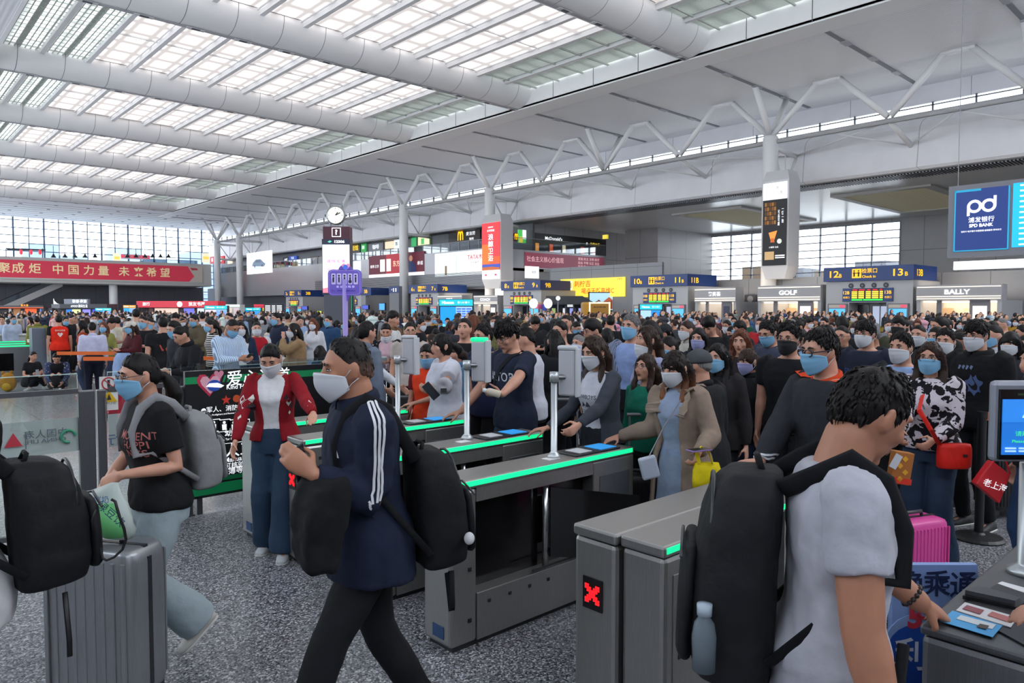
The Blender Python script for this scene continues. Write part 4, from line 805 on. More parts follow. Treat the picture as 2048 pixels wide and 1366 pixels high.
def gate(x0, x1, y0, y1, label, strip=(0, 1), window=True, pole=None, reader=True, led=True, flap=None):
    r = tag(empty('ticket_gate', ((x0+x1)/2, (y0+y1)/2, 0)), label, 'ticket gate', 'ticket gates in the foreground')
    a = MB().box((x0, y0, .03), (x0+.19, y1, GT-.05)); a.build('front_pillar', STEEL, r, bevel=.02)
    MB().box((x1-.42, y0, .03), (x1, y1, GT-.05)).build('rear_cabinet', STEEL, r, bevel=.01)
    MB().box((x0+.19, y0, .03), (x1-.42, y1, .30)).build('base_box', STEEL, r, bevel=.004)
    MB().box((x0+.03, y0+.02, 0), (x1-.03, y1-.02, .03)).build('plinth', SEAMD, r)
    MB().box((x0-.004, y0-.004, GT-.05), (x1+.004, y1+.004, GT)).build('top_cover', STEEL, r, bevel=.012)
    MB().box((x0+.19, y0+.004, GT-.13), (x1-.42, y1-.004, GT-.05)).build('upper_beam', STEEL, r)
    MB().box((x0+.19, (y0+y1)/2-.03, .30), (x1-.42, (y0+y1)/2+.03, GT-.13)).build('dark_window', SMOKE, r)
    MB().tube([(x0+.78, y0+.045, .28), (x0+.78, y0+.045, GT-.12)], .02, 10).build('pivot_post', M('chrome', srgb('b9babd'), .2, .9), r, smooth=True)
    MB().box((x0+.80, y0+.03, .42), (x0+.84, y0+.06, .72)).build('flap_hinge', STEELD, r)
    if flap:
        f = flap; p = [(x0+.80, y0+.02, .36), (x0+1.16, y0-f*.7, .36), (x0+1.22, y0-f*.8, .56), (x0+1.15, y0-f*.7, .76), (x0+.80, y0+.02, .80)]
        MB().slab(p, Vector((.25, .9, 0)).normalized(), .015).build('flap_door', SMOKE, r)
    q = MB()
    for zz in (.16, .45, .62, .80): q.cbox((x0+.135, y0-.003, zz), (.022, .006, .022))
    for xx in (.28, .44, .6, .76): q.cbox((x0+xx, y0-.003, .235), (.018, .006, .018))
    q.build('screw', SCREW, r)
    q = MB().box((x1-.36, y0-.004, .33), (x1-.05, y0, .80)); q.build('service_door', STEELD, r, bevel=.002)
    MB().box((x1-.12, y0-.008, .36), (x1-.075, y0-.003, .6)).build('door_slot', H('101114', .4), r)
    MB().box((x0+.62, y0-.012, .32), (x0+.98, y0-.004, .33)).build('seam', SEAMD, r)
    L = x1-x0; MB().box((x0+L*strip[0]+.02, y0-.006, GT-.034), (x0+L*strip[1]-.02, y0+.006, GT-.006)).build('light_strip', LEDG, r)
    if led: led_cross(r, x0, y1-.03, y0+.12, .63)
    MB().box((x0-.004, y0+.06, .07), (x0, y0+.16, .14)).build('sticker', H('2b4b78', .5), r)
    if reader:
        c = MB().box((x1-.56, y0+.02, GT), (x1-.12, y1-.03, GT+.012)); c.build('reader_plate', H('1f2228', .35), r, bevel=.004)
        MB().box((x1-.3, y0+.04, GT+.012), (x1-.14, y1-.06, GT+.016)).build('reader_screen', EM('2b8fd8', .55), r)
        MB().box((x1-.5, y0+.05, GT+.012), (x1-.38, y1-.07, GT+.016)).build('reader_label', H('c9cbd0', .5), r)
        MB().box((x1-.76, y0+.07, GT), (x1-.66, y0+.14, GT+.003)).build('paper_sticker', H('e4e4e6', .6), r)
    if pole:
        px, py, h, green = pole
        MB().lathe([(.045, GT), (.045, GT+.012), (.03, GT+.03), (.022, GT+.04), (.022, GT+h), (0, GT+h)], (px, py, 0), 14).build('scanner_pole', M('satin_pole', srgb('b5b9bc'), .35, .6), r, smooth=True)
        MB().lathe([(.03, GT+h-.05), (.03, GT+h+.004), (0, GT+h+.006)], (px, py, 0), 14).build('scanner_clamp', M('satin_pole', (1,1,1)), r, smooth=True)
        d = Vector((.55, -.84, 0)).normalized(); n = Vector((d.y, -d.x, 0)); c = Vector((px, py, GT+h+.03))+d*.085
        MB().tube([(px, py, GT+h-.03), c-Vector((0,0,.06))], .014, 8).build('scanner_arm', STEELD, r)
        R = Matrix((d, -n, (0,0,1))).transposed()
        s = MB().cbox(c, (.115, .05, .30), R=R); s.build('face_scanner', M('scanner_shell', srgb('b9bac2'), .45), r, bevel=.014)
        MB().cbox(c+Vector((0,0,.155)), (.112, .06, .03), R=R).build('scanner_lamp', LEDG if green else M('scanner_cap', srgb('c3c6cc'), .4), r, bevel=.012)
        MB().cbox(c-n*.03*-1, (.1, .012, .27), R=R).build('scanner_screen', SMOKE, r)
    return r
def led_cross(r, x0, ya, yb, z):
    h = .075; yc = (ya+yb)/2; MB().box((x0-.006, yc-.055, z-.07), (x0+.002, yc+.055, z+.07)).build('led_panel', H('0d0d0f', .3), r)
    q = MB()
    for i in range(7):
        for j in range(7):
            if abs(i-j) <= 1 or abs(i+j-6) <= 1:
                if (i in (0, 6)) and (j in (0, 6)) and False: continue
                q.cbox((x0-.008, yc+.036-.012*i, z-.036+.012*j), (.004, .009, .009))
    q.build('led_cross', LEDR, r)
XA0, XA1 = 2.38, 3.98
gA = gate(XA0, XA1, 3.09, 3.34, 'steel ticket gate in the middle with open dark flap beside the double gate', flap=.55)
gB = gate(XA0+.02, XA1-.04, 3.93, 4.18, 'steel ticket gate second behind the middle, half hidden by the man in navy jacket', flap=.3)
gC = gate(XA0+.03, XA1-.06, 4.87, 5.12, 'steel ticket gate behind the navy jacketed man with red cross on its narrow end', flap=.3)
gE = gate(XA0+.02, XA1-.06, 5.72, 5.97, 'steel ticket gate behind the woman in the red cardigan', flap=.3, led=False)
for g, px, py, z1, xx, yy, dd in ((gA, 1108, 915, .72, 0, 0, 0),):
    pass
def add_pole(g, px, py, ytop, green):
    p = onZ(GT, px, py); t = at(px, ytop, p.xy.length if False else Vector((p.x, p.y, 0)).dot(FH)); h = t.z-GT
    r = g
    MB().lathe([(.045, GT), (.045, GT+.012), (.03, GT+.03), (.021, GT+.04), (.021, GT+h), (0, GT+h)], (p.x, p.y, 0), 14).build('scanner_pole', M('satin_pole', srgb('b5b9bc'), .35, .6), r, smooth=True)
    MB().lathe([(.03, GT+h-.06), (.03, GT+h+.004), (0, GT+h+.006)], (p.x, p.y, 0), 14).build('scanner_clamp', M('satin_pole', (1,1,1)), r, smooth=True)
    d = _rt.copy(); n = FH*-1; c = Vector((p.x, p.y, GT+h-.005))+d*.09+FH*.05
    MB().tube([(p.x, p.y, GT+h-.03), c-Vector((0,0,.03))], .016, 8).build('scanner_arm', STEELD, r)
    R = Matrix((d, FH, (0,0,1))).transposed() @ Matrix.Rotation(radians(-24), 3, 'Z')
    MB().cbox(c, (.115, .055, .30), R=R).build('face_scanner', M('scanner_shell', srgb('b9bac2'), .45), r, bevel=.014)
    MB().cbox(c+R @ Vector((.068, .005, 0)), (.02, .07, .31), R=R).build('scanner_rim', M('scanner_cap', srgb('c3c6cc'), .4), r, bevel=.006)
    MB().cbox(c+Vector((0,0,.16)), (.125, .07, .03), R=R).build('scanner_lamp', LEDG if green else M('scanner_cap', srgb('c3c6cc'), .4), r, bevel=.012)
    MB().cbox(c+R @ Vector((0, .03, 0)), (.1, .008, .27), R=R).build('scanner_screen', SMOKE, r)
add_pole(gA, 1108, 915, 745, False); add_pole(gB, 934, 878, 722, True); add_pole(gC, 796, 848, 712, False)
# wide double gate at the lower middle right
x0, x1, y0, y1 = 2.36, 3.8, 1.69, 2.16
r = tag(empty('ticket_gate', (3.2, 1.92, 0)), 'wide steel gate cabinet in front of the dark rucksack, red cross on its end', 'ticket gate', 'ticket gates in the foreground')
ym = 1.915
MB().box((x0, ym+.008, .03), (x1, y1, GT-.05)).build('slim_cabinet', STEEL, r, bevel=.022)
MB().box((x0+.02, y0, .03), (x0+.52, ym-.008, GT-.05)).build('main_cabinet', STEEL, r, bevel=.022)
MB().box((x0+.52, y0+.01, .03), (x1-.42, ym-.008, .36)).build('base_box', STEEL, r); MB().box((x1-.42, y0, .03), (x1, ym-.008, GT-.05)).build('rear_cabinet', STEEL, r)
MB().box((x0+.52, y0+.08, .36), (x1-.42, y0+.11, GT-.1)).build('dark_window', SMOKE, r)
MB().box((x0+.03, y0+.02, 0), (x1-.03, y1-.02, .03)).build('plinth', SEAMD, r)
MB().box((x0-.005, ym+.004, GT-.05), (x1, y1+.004, GT)).build('top_cover', STEEL, r, bevel=.012); MB().box((x0+.012, y0-.004, GT-.05), (x1, ym-.004, GT)).build('top_cover', STEEL, r, bevel=.012)
MB().box((x0+.03, y0-.007, GT-.032), (x0+.16, y0+.004, GT-.008)).build('light_strip', LEDG, r); MB().box((x0+.16, y0-.007, GT-.032), (x1-.05, y0+.004, GT-.008)).build('light_strip', LEDG, r)
MB().box((x0+.08, y0-.004, .06), (x0+.5, y0, .82)).build('service_door', STEEL, r, bevel=.002)
MB().lathe([(.012, 0), (.012, .008), (.0, .008)], (0,0,0), 12).xform(Matrix.Translation((x0+.15, y0-.004, .77)) @ Matrix.Rotation(pi/2, 4, 'X')).build('lock', M('chrome', (1,1,1)), r)
MB().box((x0+.115, y0-.006, .46), (x0+.165, y0-.003, .66)).build('door_slot', H('0c0d10', .3), r); MB().box((x0+.12, y0-.012, .53), (x0+.16, y0-.006, .56)).build('slot_latch', H('3a3b40', .4), r)
led_cross(r, x0, y1-.02, ym+.04, .66)
q = MB()
for zz in (.3, .5): q.cbox((x0+.5, y0-.003, zz), (.016, .006, .016))
q.build('screw', SCREW, r)
# near right gate with ticket reader and screen
x0, x1, y0, y1 = 2.36, 4.1, .34, .745
r = tag(empty('ticket_gate', (3.2, .55, 0)), 'steel gate at the lower right corner with ticket reader and blue screen', 'ticket gate', 'ticket gates in the foreground')
MB().box((x0, y0, .03), (x1, y1, GT-.03)).build('cabinet', STEELD, r, bevel=.02); MB().box((x0-.004, y0-.004, GT-.03), (x1, y1+.004, GT)).build('top_cover', brushed('dark_top', srgb('6e7074'), .45), r, bevel=.01)
MB().box((x0+.03, y0+.02, 0), (x1-.03, y1-.02, .03)).build('plinth', SEAMD, r)
def top_patch(px, mat, name, h=.004, dz=0, bev=0):
    pts = [onZ(GT+dz, *q) for q in px]; MB().slab(pts, (0,0,1), h).build(name, mat, r, bevel=bev, weld=True)
top_patch([(1915,1220),(1995,1170),(2140,1225),(2060,1300)], H('24262a', .35), 'reader_plate', .006)
top_patch([(1925,1198),(1960,1185),(2048,1212),(2034,1222)], H('0e0f12', .35), 'reader_slot', .012, .004); top_patch([(1930,1192),(1957,1182),(2040,1207),(2030,1214)], H('3c3e44', .3), 'reader_flap', .02, .01)
top_patch([(1912,1222),(1930,1206),(2035,1236),(2022,1256)], H('cfcfd2', .4), 'instruction_card', .003, .007); top_patch([(1925,1218),(1934,1211),(1968,1221),(1960,1229)], H('8a4a52', .5), 'card_picture', .002, .011); top_patch([(1975,1231),(1984,1224),(2022,1236),(2014,1244)], H('b06a66', .5), 'card_picture', .002, .011)
top_patch([(1994,1168),(2004,1164),(2070,1182),(2062,1190)], H('e2e2e6', .5), 'paper_sticker', .002); 
p = onZ(GT, 2052, 1147); R = Matrix((_rt, FH, (0,0,1))).transposed()
MB().lathe([(.06, GT), (.06, GT+.015), (.035, GT+.03), (.03, GT+.04), (.03, 1.35), (0, 1.35)], (p.x, p.y, 0), 20).build('screen_pole', M('satin_pole', (1,1,1)), r, smooth=True)
dS = Vector((p.x, p.y, 0)).dot(FH)-.02; b = bD('', '', '', dS, 1986, 2120, 762, 924, root=r)
MB().cbox(b.p(.5,.5,-.02), (b.U.length, .045, b.V.length), R=R).build('screen_housing', M('screen_shell', srgb('8f92a0'), .35, .3), r, bevel=.016)
b.rect(.05, .04, .95, .9, H('0d0e12', .2), 'screen_bezel', d=.012); b.rect(.08, .1, .93, .78, EM('1f6ec8', .75), 'screen', d=.016); b.rect(.08, .5, .93, .78, EM('2b7cd4', .8), 'screen_sky', d=.018)
b.disc(.54, .6, .12, EM('8fc8ee', .9), 'train_emblem', d=.022); b.disc(.54, .6, .095, EM('2a64b4', .8), 'train_emblem', d=.024); b.poly([(.35,.56),(.75,.54),(.72,.6),(.55,.66),(.4,.64)], EM('b8dcf4', .9), 'train_emblem', d=.026)
b.text(.5, .36, .055, '请刷身份证', EM('3ad08a', .9), fit=.5, d=.024); b.text(.5, .27, .04, 'Please scan ID card', EM('3ad08a', .9), fit=.6, d=.024); b.rows(.12, .13, .9, .2, 2, [(0,.2),(.26,.5),(.58,1)], EM('a8d0f4', .8), 'small_print', d=.022)
b.rows(.3, .82, .7, .86, 1, [(0,.3),(.4,.6),(.7,1)], H('3a4a2a', .4), 'sensor', d=.016)
# second bank of gates beyond the fence at the left
for i in range(5):
    p = onZ(GT, 72-i*7, 690-i*4.2); L = 4.5
    r = tag(empty('ticket_gate', (p.x-L/2, p.y, 0)), 'far steel gate with green edge beyond the glass fence, %s of its bank' % ('nearest', 'second', 'third', 'fourth', 'farthest')[i], 'ticket gate', 'gates beyond the fence at the left')
    MB().box((p.x-L, p.y, .03), (p.x, p.y+.25, GT-.05)).build('cabinet', STEELD, r); MB().box((p.x-L, p.y-.003, GT-.05), (p.x, p.y+.253, GT)).build('top_cover', STEEL, r)
    MB().box((p.x-L, p.y-.02, GT-.03), (p.x, p.y-.004, GT-.0)).build('light_strip', LEDG, r); MB().box((p.x-L, p.y-.006, .3), (p.x-.5, p.y-.002, GT-.2)).build('dark_window', SMOKE, r)
    if i in (0, 2): q = p+Vector((-1.2-.3*i, .12, 0)); MB().tube([(q.x, q.y, GT), (q.x, q.y, GT+.75)], .03, 8).build('scanner_pole', M('satin_pole', (1,1,1)), r); MB().cbox((q.x, q.y, GT+.8), (.12, .07, .3)).build('face_scanner', M('scanner_shell', (1,1,1)), r)
q = at(80, 730, 18.2); r = tag(MB().box((q.x-.15, q.y, 0), (q.x+.15, q.y+.4, 1.42)).build('end_pillar', H('5d6674', .4)), 'blue grey end pillar of the far gate bank behind the seated pair', 'pillar')
q = at(47, 690, 22); r = tag(empty('counter_desk', (q.x, q.y, 0)), 'pale desk between the far gate bank and the crowd', 'desk'); MB().box((q.x-.9, q.y, 0), (q.x+.6, q.y+.6, 1.1)).build('desk_body', H('b6b5b0', .6), r); MB().box((q.x-.95, q.y-.05, 1.1), (q.x+.65, q.y+.65, 1.14)).build('desk_top', H('c9c8c4', .5), r)
q = at(100, 740, 19.3); r = tag(MB().box((q.x-.05, q.y, 0), (q.x+.12, q.y+.3, 1.1)).box((q.x-.45, q.y, 1.02), (q.x+.12, q.y+.3, 1.1)).build('desk_side', H('cfccc4', .6)), 'white side desk behind the man in the red vest', 'desk')
# glass fence along the aisle
YFN = 6.86
GL = glass('fence_glass', (.92, .955, .945), .16)
FROST = M('frosted_film', srgb('f2f4f5'), .6, alpha=.75)
POST = brushed('post_steel', srgb('6b6c70'), .4)
def fpanel(xa, xb, label, film=True, zt=1.36, group=None):
    r = tag(empty('glass_fence', ((xa+xb)/2, YFN, 0)), label, 'fence panel', group)
    MB().box((xa, YFN-.006, .1), (xb, YFN+.006, zt)).build('glass_pane', GL, r)
    MB().box((xa, YFN-.025, zt-.16), (xb, YFN+.025, zt-.12)).build('upper_rail', POST, r); MB().box((xa, YFN-.02, .06), (xb, YFN+.02, .1)).build('lower_rail', POST, r)
    MB().box((xa, YFN-.008, zt), (xb, YFN+.008, zt+.006)).build('glass_edge', M('glass_edge', srgb('a8c4bc'), .2), r); return r
xp = onY(YFN, 158, 900).x; xq = onY(YFN, 205, 900).x
f1 = fpanel(-2.6, xp, 'glass fence panel at the left with mirrored logo on a frosted band')
MB().box((-2.6, YFN+.008, .72), (xp, YFN+.01, 1.0)).build('frosted_band', FROST, f1)
def mirror_text(body, px, py, h, mat, root, fit=None):
    p = onY(YFN, px, py); return put_text(body, (p.x, YFN-.014, p.z), (-1,0,0), (0,0,1), h, mat, root, fit=fit, bold=.01)
inkm = H('55606a', .5)
mirror_text('中国人寿', 91, 868, .075, inkm, f1, .3); mirror_text('CHINA LIFE', 91, 881, .045, inkm, f1, .29)
p = onY(YFN, 136, 872); q = MB()
q.tube([(p.x+.05*cos(a), YFN-.014, p.z+.05*sin(a)) for a in [2*pi*k/18 for k in range(15)]], .012, 6); q.build('ring_emblem', H('2f8a6a', .5), f1)
p = onY(YFN, 26, 881); MB().slab([(p.x-.06, YFN-.012, p.z-.05), (p.x+.06, YFN-.012, p.z-.05), (p.x, YFN-.012, p.z+.06)], (0,-1,0), .003).build('red_emblem', H('b03040', .5), f1)
MB().box((onY(YFN, 50, 880).x, YFN-.013, .78), (onY(YFN, 50, 880).x+.006, YFN-.011, .92)).build('divider', inkm, f1)
def post(xa, xb, zt, label):
    r = tag(empty('fence_post', ((xa+xb)/2, YFN, 0)), label, 'post'); MB().box((xa, YFN-.035, 0), (xb, YFN+.035, zt)).build('upright', POST, r, bevel=.008); MB().box((xa-.01, YFN-.045, 0), (xb+.01, YFN+.045, .015)).build('foot_plate', POST, r); return r
post(xp, xp+.12, 1.22, 'dark steel fence post at the end of the glass panel with mirrored logo'); ph2 = post(xp+.14, xq+.03, 1.22, 'second dark steel post beside it, carrying the glass gate hinges')
for zz in (.95, .3): MB().box((xp+.19, YFN-.05, zz), (xp+.205, YFN-.035, zz+.2)).build('hinge', M('chrome', (1,1,1)), ph2)
xg0 = xq+.05; xg1 = onY(YFN, 345, 900).x
f2 = fpanel(xg0, xg1, 'glass gate with warning stickers behind the woman in black shirt')
MB().box((xg0, YFN+.008, .72), (xg1, YFN+.01, 1.0)).build('frosted_band', FROST, f2); mirror_text('行', 228, 880, .1, H('40507a', .5), f2)
p = onY(YFN, 217, 790); w = MB().box((p.x-.07, YFN-.012, p.z-.13), (p.x+.07, YFN-.008, p.z+.16)); w.build('white_sticker', H('cfd0ce', .6), f2)
MB().tube([(p.x+.05*cos(a), YFN-.014, p.z+.1+.05*sin(a)) for a in [2*pi*k/18 for k in range(19)]], .006, 6).build('red_ring', H('b0303a', .5), f2)
MB().tube([(p.x-.035, YFN-.014, p.z+.135), (p.x+.035, YFN-.014, p.z+.065)], .004, 6).build('red_slash', H('b0303a', .5), f2); MB().cbox((p.x, YFN-.0135, p.z+.1), (.02, .003, .06)).build('figure_mark', H('2a2a2c', .5), f2)
mirror_text('禁止翻越', p.x and 217, 782, .03, inkm, f2)
MB().slab([(p.x-.065, YFN-.0125, p.z-.06), (p.x+.065, YFN-.0125, p.z-.06), (p.x, YFN-.0125, p.z+.04)], (0,-1,0), .002).build('yellow_triangle', H('d0a818', .5), f2); MB().slab([(p.x-.018, YFN-.015, p.z-.04), (p.x+.018, YFN-.015, p.z-.04), (p.x, YFN-.015, p.z+.01)], (0,-1,0), .002).build('triangle_mark', H('26241c', .5), f2)
mirror_text('当心夹手', 217, 806, .03, inkm, f2)
post(xg1, xg1+.16, 1.2, 'pale steel fence post at the left edge of the black help sign')
fpanel(onY(YFN, 480, 760).x, 4.4, 'glass fence panel behind the woman in red cardigan')
# black sign panel on the fence
YP = 6.79; b = bY('help_sign_panel', 'black and green sign panel for assisted passengers on a steel frame', 'sign', YP, 372, 500, 742, 1000)
xa, xb = onY(YP, 372, 870).x, onY(YP, 372, 870).x+1.5; zb, zt = .16, 1.335
b.o, b.U, b.V = Vector((xa, YP, zb)), Vector((xb-xa, 0, 0)), Vector((0, 0, zt-zb)); SIGN = H('17181b', .35); GRN = H('0f8a52', .4); GRND = H('0c6a40', .4)
b.body(SIGN, 'panel', .04); U_ = lambda x, y: ((onY(YP, x, y).x-xa)/(xb-xa), (onY(YP, x, y).z-zb)/(zt-zb))
def bt(x, y, h, t, mat=None, **k):
    u, v = U_(x, y); return b.text(u, v, h, t, mat or WHTD, d=.006, align='LEFT', bold=.008, **k)
b.rect(0, .955, 1, 1, H('101113', .4), 'edge_band', d=.003); b.rect(0, .9, .1, .955, GRN, 'green_band', d=.003); b.rect(.29, .9, 1, .955, GRN, 'green_band', d=.003)
q = MB()
for i in range(6): u = .115+.027*i; q.slab([b.p(u,.9,.003), b.p(u+.012,.9,.003), b.p(u+.026,.955,.003), b.p(u+.014,.955,.003)], -b.n, .003)
q.build('green_stripe', GRN, b.r)
b.rect(0, .02, 1, .1, GRN, 'green_band', d=.003); b.rect(0, .115, 1, .15, GRND, 'green_band', d=.003)
hs = [(0,-1),(-.85,0),(-1,.45),(-.75,.85),(-.3,.85),(0,.5),(.3,.85),(.75,.85),(1,.45),(.85,0)]
u, v = U_(418, 769); b.poly([(u+.075*x, v+.095*y) for x, y in hs], H('c03050', .4), 'heart', d=.004); b.poly([(u+.006+.06*x, v+.075*y) for x, y in hs], H('e0a8b8', .4), 'heart', d=.006); b.poly([(u+.06+.03*x, v+.07+.04*y) for x, y in hs], H('d88ca0', .4), 'heart', d=.005)
u, v = U_(428, 771); b.disc(u, v, .055, H('2a50b0', .3), 'train_emblem', d=.009, ry=.045); b.poly([(u-.05,v-.005),(u+.04,v-.02),(u+.06,v-.005),(u+.02,v+.02),(u-.03,v+.02)], WHTD, 'train_emblem', d=.011)
bt(452, 760, .108, '爱心通道'); bt(452, 775, .040, 'Kind Help Channel')
u, v = U_(452, 800); b.poly([(u+(.028 if i % 2 == 0 else .012)*sin(i*pi/5)*1.1, v+(.036 if i % 2 == 0 else .015)*cos(i*pi/5)*1.1) for i in range(10)], H('d83a2a', .4), 'red_star', d=.005); u, v = U_(473, 797); b.disc(u, v, .03, H('c8522a', .4), 'badge', d=.005)
bt(401, 823, .040, '●'); bt(412, 821, .040, '军人、消防救援人员'); bt(413, 831, .015, 'PLA, Firefighters and Rescue Workers')
for x in (427, 448, 467, 487):
    u, v = U_(x, 851); b.rect(u-.04, v-.05, u+.04, v+.05, WHTD, 'pictogram_tile', d=.004); b.rect(u-.036, v-.045, u+.036, v+.045, SIGN, 'pictogram_ground', d=.006); b.disc(u, v+.025, .011, WHTD, 'pictogram', d=.009); b.poly([(u-.012,v-.035),(u+.012,v-.035),(u+.014,v+.01),(u-.014,v+.01)], WHTD, 'pictogram', d=.009)
bt(401, 874, .045, '●'); bt(413, 871, .055, '老、幼、病、残、孕'); bt(415, 883, .022, 'Easy Access for Passengers'); b.rect(.05, .405, .98, .408, WHTD, 'rule', d=.004)
u, v = U_(428, 912); b.rect(u-.065, v-.065, u+.065, v+.065, WHTD, 'pictogram_tile', d=.004); b.rect(u-.06, v-.058, u+.06, v+.058, SIGN, 'pictogram_ground', d=.006)
for du in (-.03, .03): b.disc(u+du, v+.03, .014, WHTD, 'pictogram', d=.009); b.poly([(u+du-.016,v-.045),(u+du+.016,v-.045),(u+du+.016,v+.012),(u+du-.016,v+.012)], WHTD, 'pictogram', d=.009)
b.rect(u-.05, v-.03, u, v-.022, WHTD, 'pictogram', d=.01)
bt(448, 904, .10, '人工通道'); bt(448, 921, .043, 'Manual Channel'); bt(420, 938, .044, '通道可核验临时身份证明'); bt(424, 948, .05, '户口簿等不可自助核验')
for x in (xa+.1, xb-.15): MB().box((x, YP+.045, 0), (x+.05, YP+.07, 1.2)).build('support_leg', POST, b.r)
MB().box((xa-.02, YP+.042, 1.335), (xb, YP+.05, 1.4)).build('glass_pane', GL, b.r)
# queue posts with orange belts
def qpost(p, label, z=.95, belt=None):
    r = tag(empty('queue_post', (p[0], p[1], 0)), label, 'queue post'); MB().lathe([(.19, 0), (.19, .012), (.17, .03), (.05, .045), (.034, .06), (.034, z), (.04, z), (.04, z+.06), (0, z+.06)], (p[0], p[1], 0), 20).build('stand', H('16171a', .45), r, smooth=False)
    if belt is not None: MB().slab([(p[0], p[1], z-.02), (belt[0], belt[1], z-.02), (belt[0], belt[1], z+.05), (p[0], p[1], z+.05)], (0, .01, 0), 1).build('belt', H('e06a2a', .6), r)
    return r
p = onZ(0, 1957, 1078); qpost(p, 'black queue post on a round base beside the red shoulder bag', 1.0, (p.x+1.2, p.y-.3))
for px, d, bx in ((243, 14.5, 1.3), (345, 12.9, 1.6), (405, 14.5, 1.4), (498, 13, 1.2)):
    p = at(px, 690, d); qpost(p, 'black queue post with orange belt %s' % {243: 'beside the red suitcase', 345: 'behind the woman with the pink phone', 405: 'left of the man in the striped shirt', 498: 'behind the boy in the red jersey'}[px], 1.0, (p.x-bx*.74, p.y+bx*.66))
# ---- luggage
def case(name, label, loc, rz, w, t, h, mat, group=None, ribs=12, handle=0.0, trim='2a2c30', cat='suitcase', top_handle=True):
    r = tag(empty(name, loc, rz), label, cat, group); b = MB(); n = 28; z0 = .075
    def outline(s=1., e=.16):
        P = []
        for k in range(n):
            a = 2*pi*(k+.5)/n; c, q = cos(a), sin(a); P.append((abs(c)**.32*math.copysign(1, c)*w/2*s, abs(q)**.36*math.copysign(1, q)*t/2*s))
        return P
    R = []
    for z, s in ((z0, .86), (z0+.015, .95), (z0+.05, 1), (z0+h-.07, 1), (z0+h-.025, .965), (z0+h-.008, .92), (z0+h, .84)): R.append([(x, y, z) for x, y in outline(s)])
    b.rings(R); shell = b.build('shell', mat, r, smooth=True, world=False); shell.data.set_sharp_from_angle(angle=radians(50)) if hasattr(shell.data, 'set_sharp_from_angle') else None
    q = MB()
    for i in range(ribs):
        x = -w*.43+w*.86*i/(ribs-1)
        for sy in (-1, 1): q.cbox((x, sy*(t/2-.003), z0+h*.5), (w*.86/(ribs-1)*.42, .012, h*.86))
    q.build('rib', mat, r, world=False, bevel=.003)
    q = MB().rings([[(x*1.004, y*s, z) for x, y in outline(1.0)] for s, z in ((0, 0), (0, 0))]) if False else MB()
    q.box((-w*.503, -.012, z0+.05), (-w*.49, .012, z0+h-.05)).box((w*.49, -.012, z0+.05), (w*.503, .012, z0+h-.05)).box((-w*.46, -.012, z0+h-.012), (w*.46, .012, z0+h+.003)); q.build('frame_trim', H(trim, .4), r, world=False)
    for sx in (-1, 1):
        for sy in (-1, 1):
            wl = MB().lathe([(.005, -.02), (.03, -.02), (.034, 0), (.03, .02), (.005, .02)], (0,0,0), 14).xform(Matrix.Translation((sx*(w/2-.05), sy*(t/2-.05), .034)) @ Matrix.Rotation(pi/2, 4, 'X')); o = wl.build('wheel', H('1b1b1e', .5), r, world=False)
            MB().box((sx*(w/2-.05)-.022, sy*(t/2-.05)-.028, .04), (sx*(w/2-.05)+.022, sy*(t/2-.05)+.028, .09)).build('wheel_housing', H('2b2c30', .5), o, world=False)
    if top_handle: MB().tube([(-.1, 0, z0+h-.01), (-.09, 0, z0+h+.03), (.09, 0, z0+h+.03), (.1, 0, z0+h-.01)], .012, 8).build('carry_handle', H('3a3c42', .4), r, world=False, smooth=True)
    for s in (-1, 1): MB().cbox((s*w*.25, -t/2-.004+.0, z0+h-.11), (.05, .012, .03)).build('latch', M('chrome', (1,1,1)), r, world=False) if handle < 0 else None
    if handle > 0:
        q = MB()
        for s in (-1, 1): q.tube([(s*.09, t*.38, z0+h-.02), (s*.09, t*.38, z0+h+handle)], .009, 6)
        q.tube([(-.11, t*.38, z0+h+handle), (.11, t*.38, z0+h+handle)], .014, 6); q.build('trolley_handle', H('6c6e74', .4), r, world=False)
    return r
SILV = brushed('silver_shell', srgb('9a9da2'), .3, .55)
def face(px, py, d):   # position on the floor below a pixel column at distance d
    p = at(px, py, d); return (p.x, p.y, 0)
CAMYAW = -YAW
case('suitcase', 'large ribbed silver suitcase standing at the lower left beside the black rucksack', face(213, 1200, 3.42), CAMYAW+radians(-14), .50, .27, .715, SILV, ribs=9)
case('suitcase', 'bright pink ribbed suitcase half hidden behind the man in white T-shirt', face(1818, 1100, 4.35), CAMYAW+radians(20), .42, .24, .56, H('d8489a', .35), ribs=14)
case('suitcase', 'red suitcase with a pale jacket draped over it behind the glass fence', face(236, 760, 12.6), CAMYAW, .42, .26, .62, H('b02038', .4), handle=.42)
case('suitcase', 'beige ribbed suitcase behind the gate post in front of the orange vest', face(800, 800, 7.5), CAMYAW, .5, .26, .70, H('8d8678', .45), handle=.2, ribs=10)
case('suitcase', 'dark suitcase with raised handle in front of the tan coat woman', face(1285, 1000, 5.55), CAMYAW, .40, .24, .55, H('1c1c22', .4), handle=.45)
case('suitcase', 'black suitcase beside the queue post and the red shoulder bag', face(2010, 900, 6.6), CAMYAW+.2, .44, .26, .64, H('191a1e', .5), handle=.4)
case('suitcase', 'small grey suitcase between the long haired women at the gate', face(1135, 900, 6.1), CAMYAW, .38, .24, .55, H('3a3c44', .5), handle=.5)
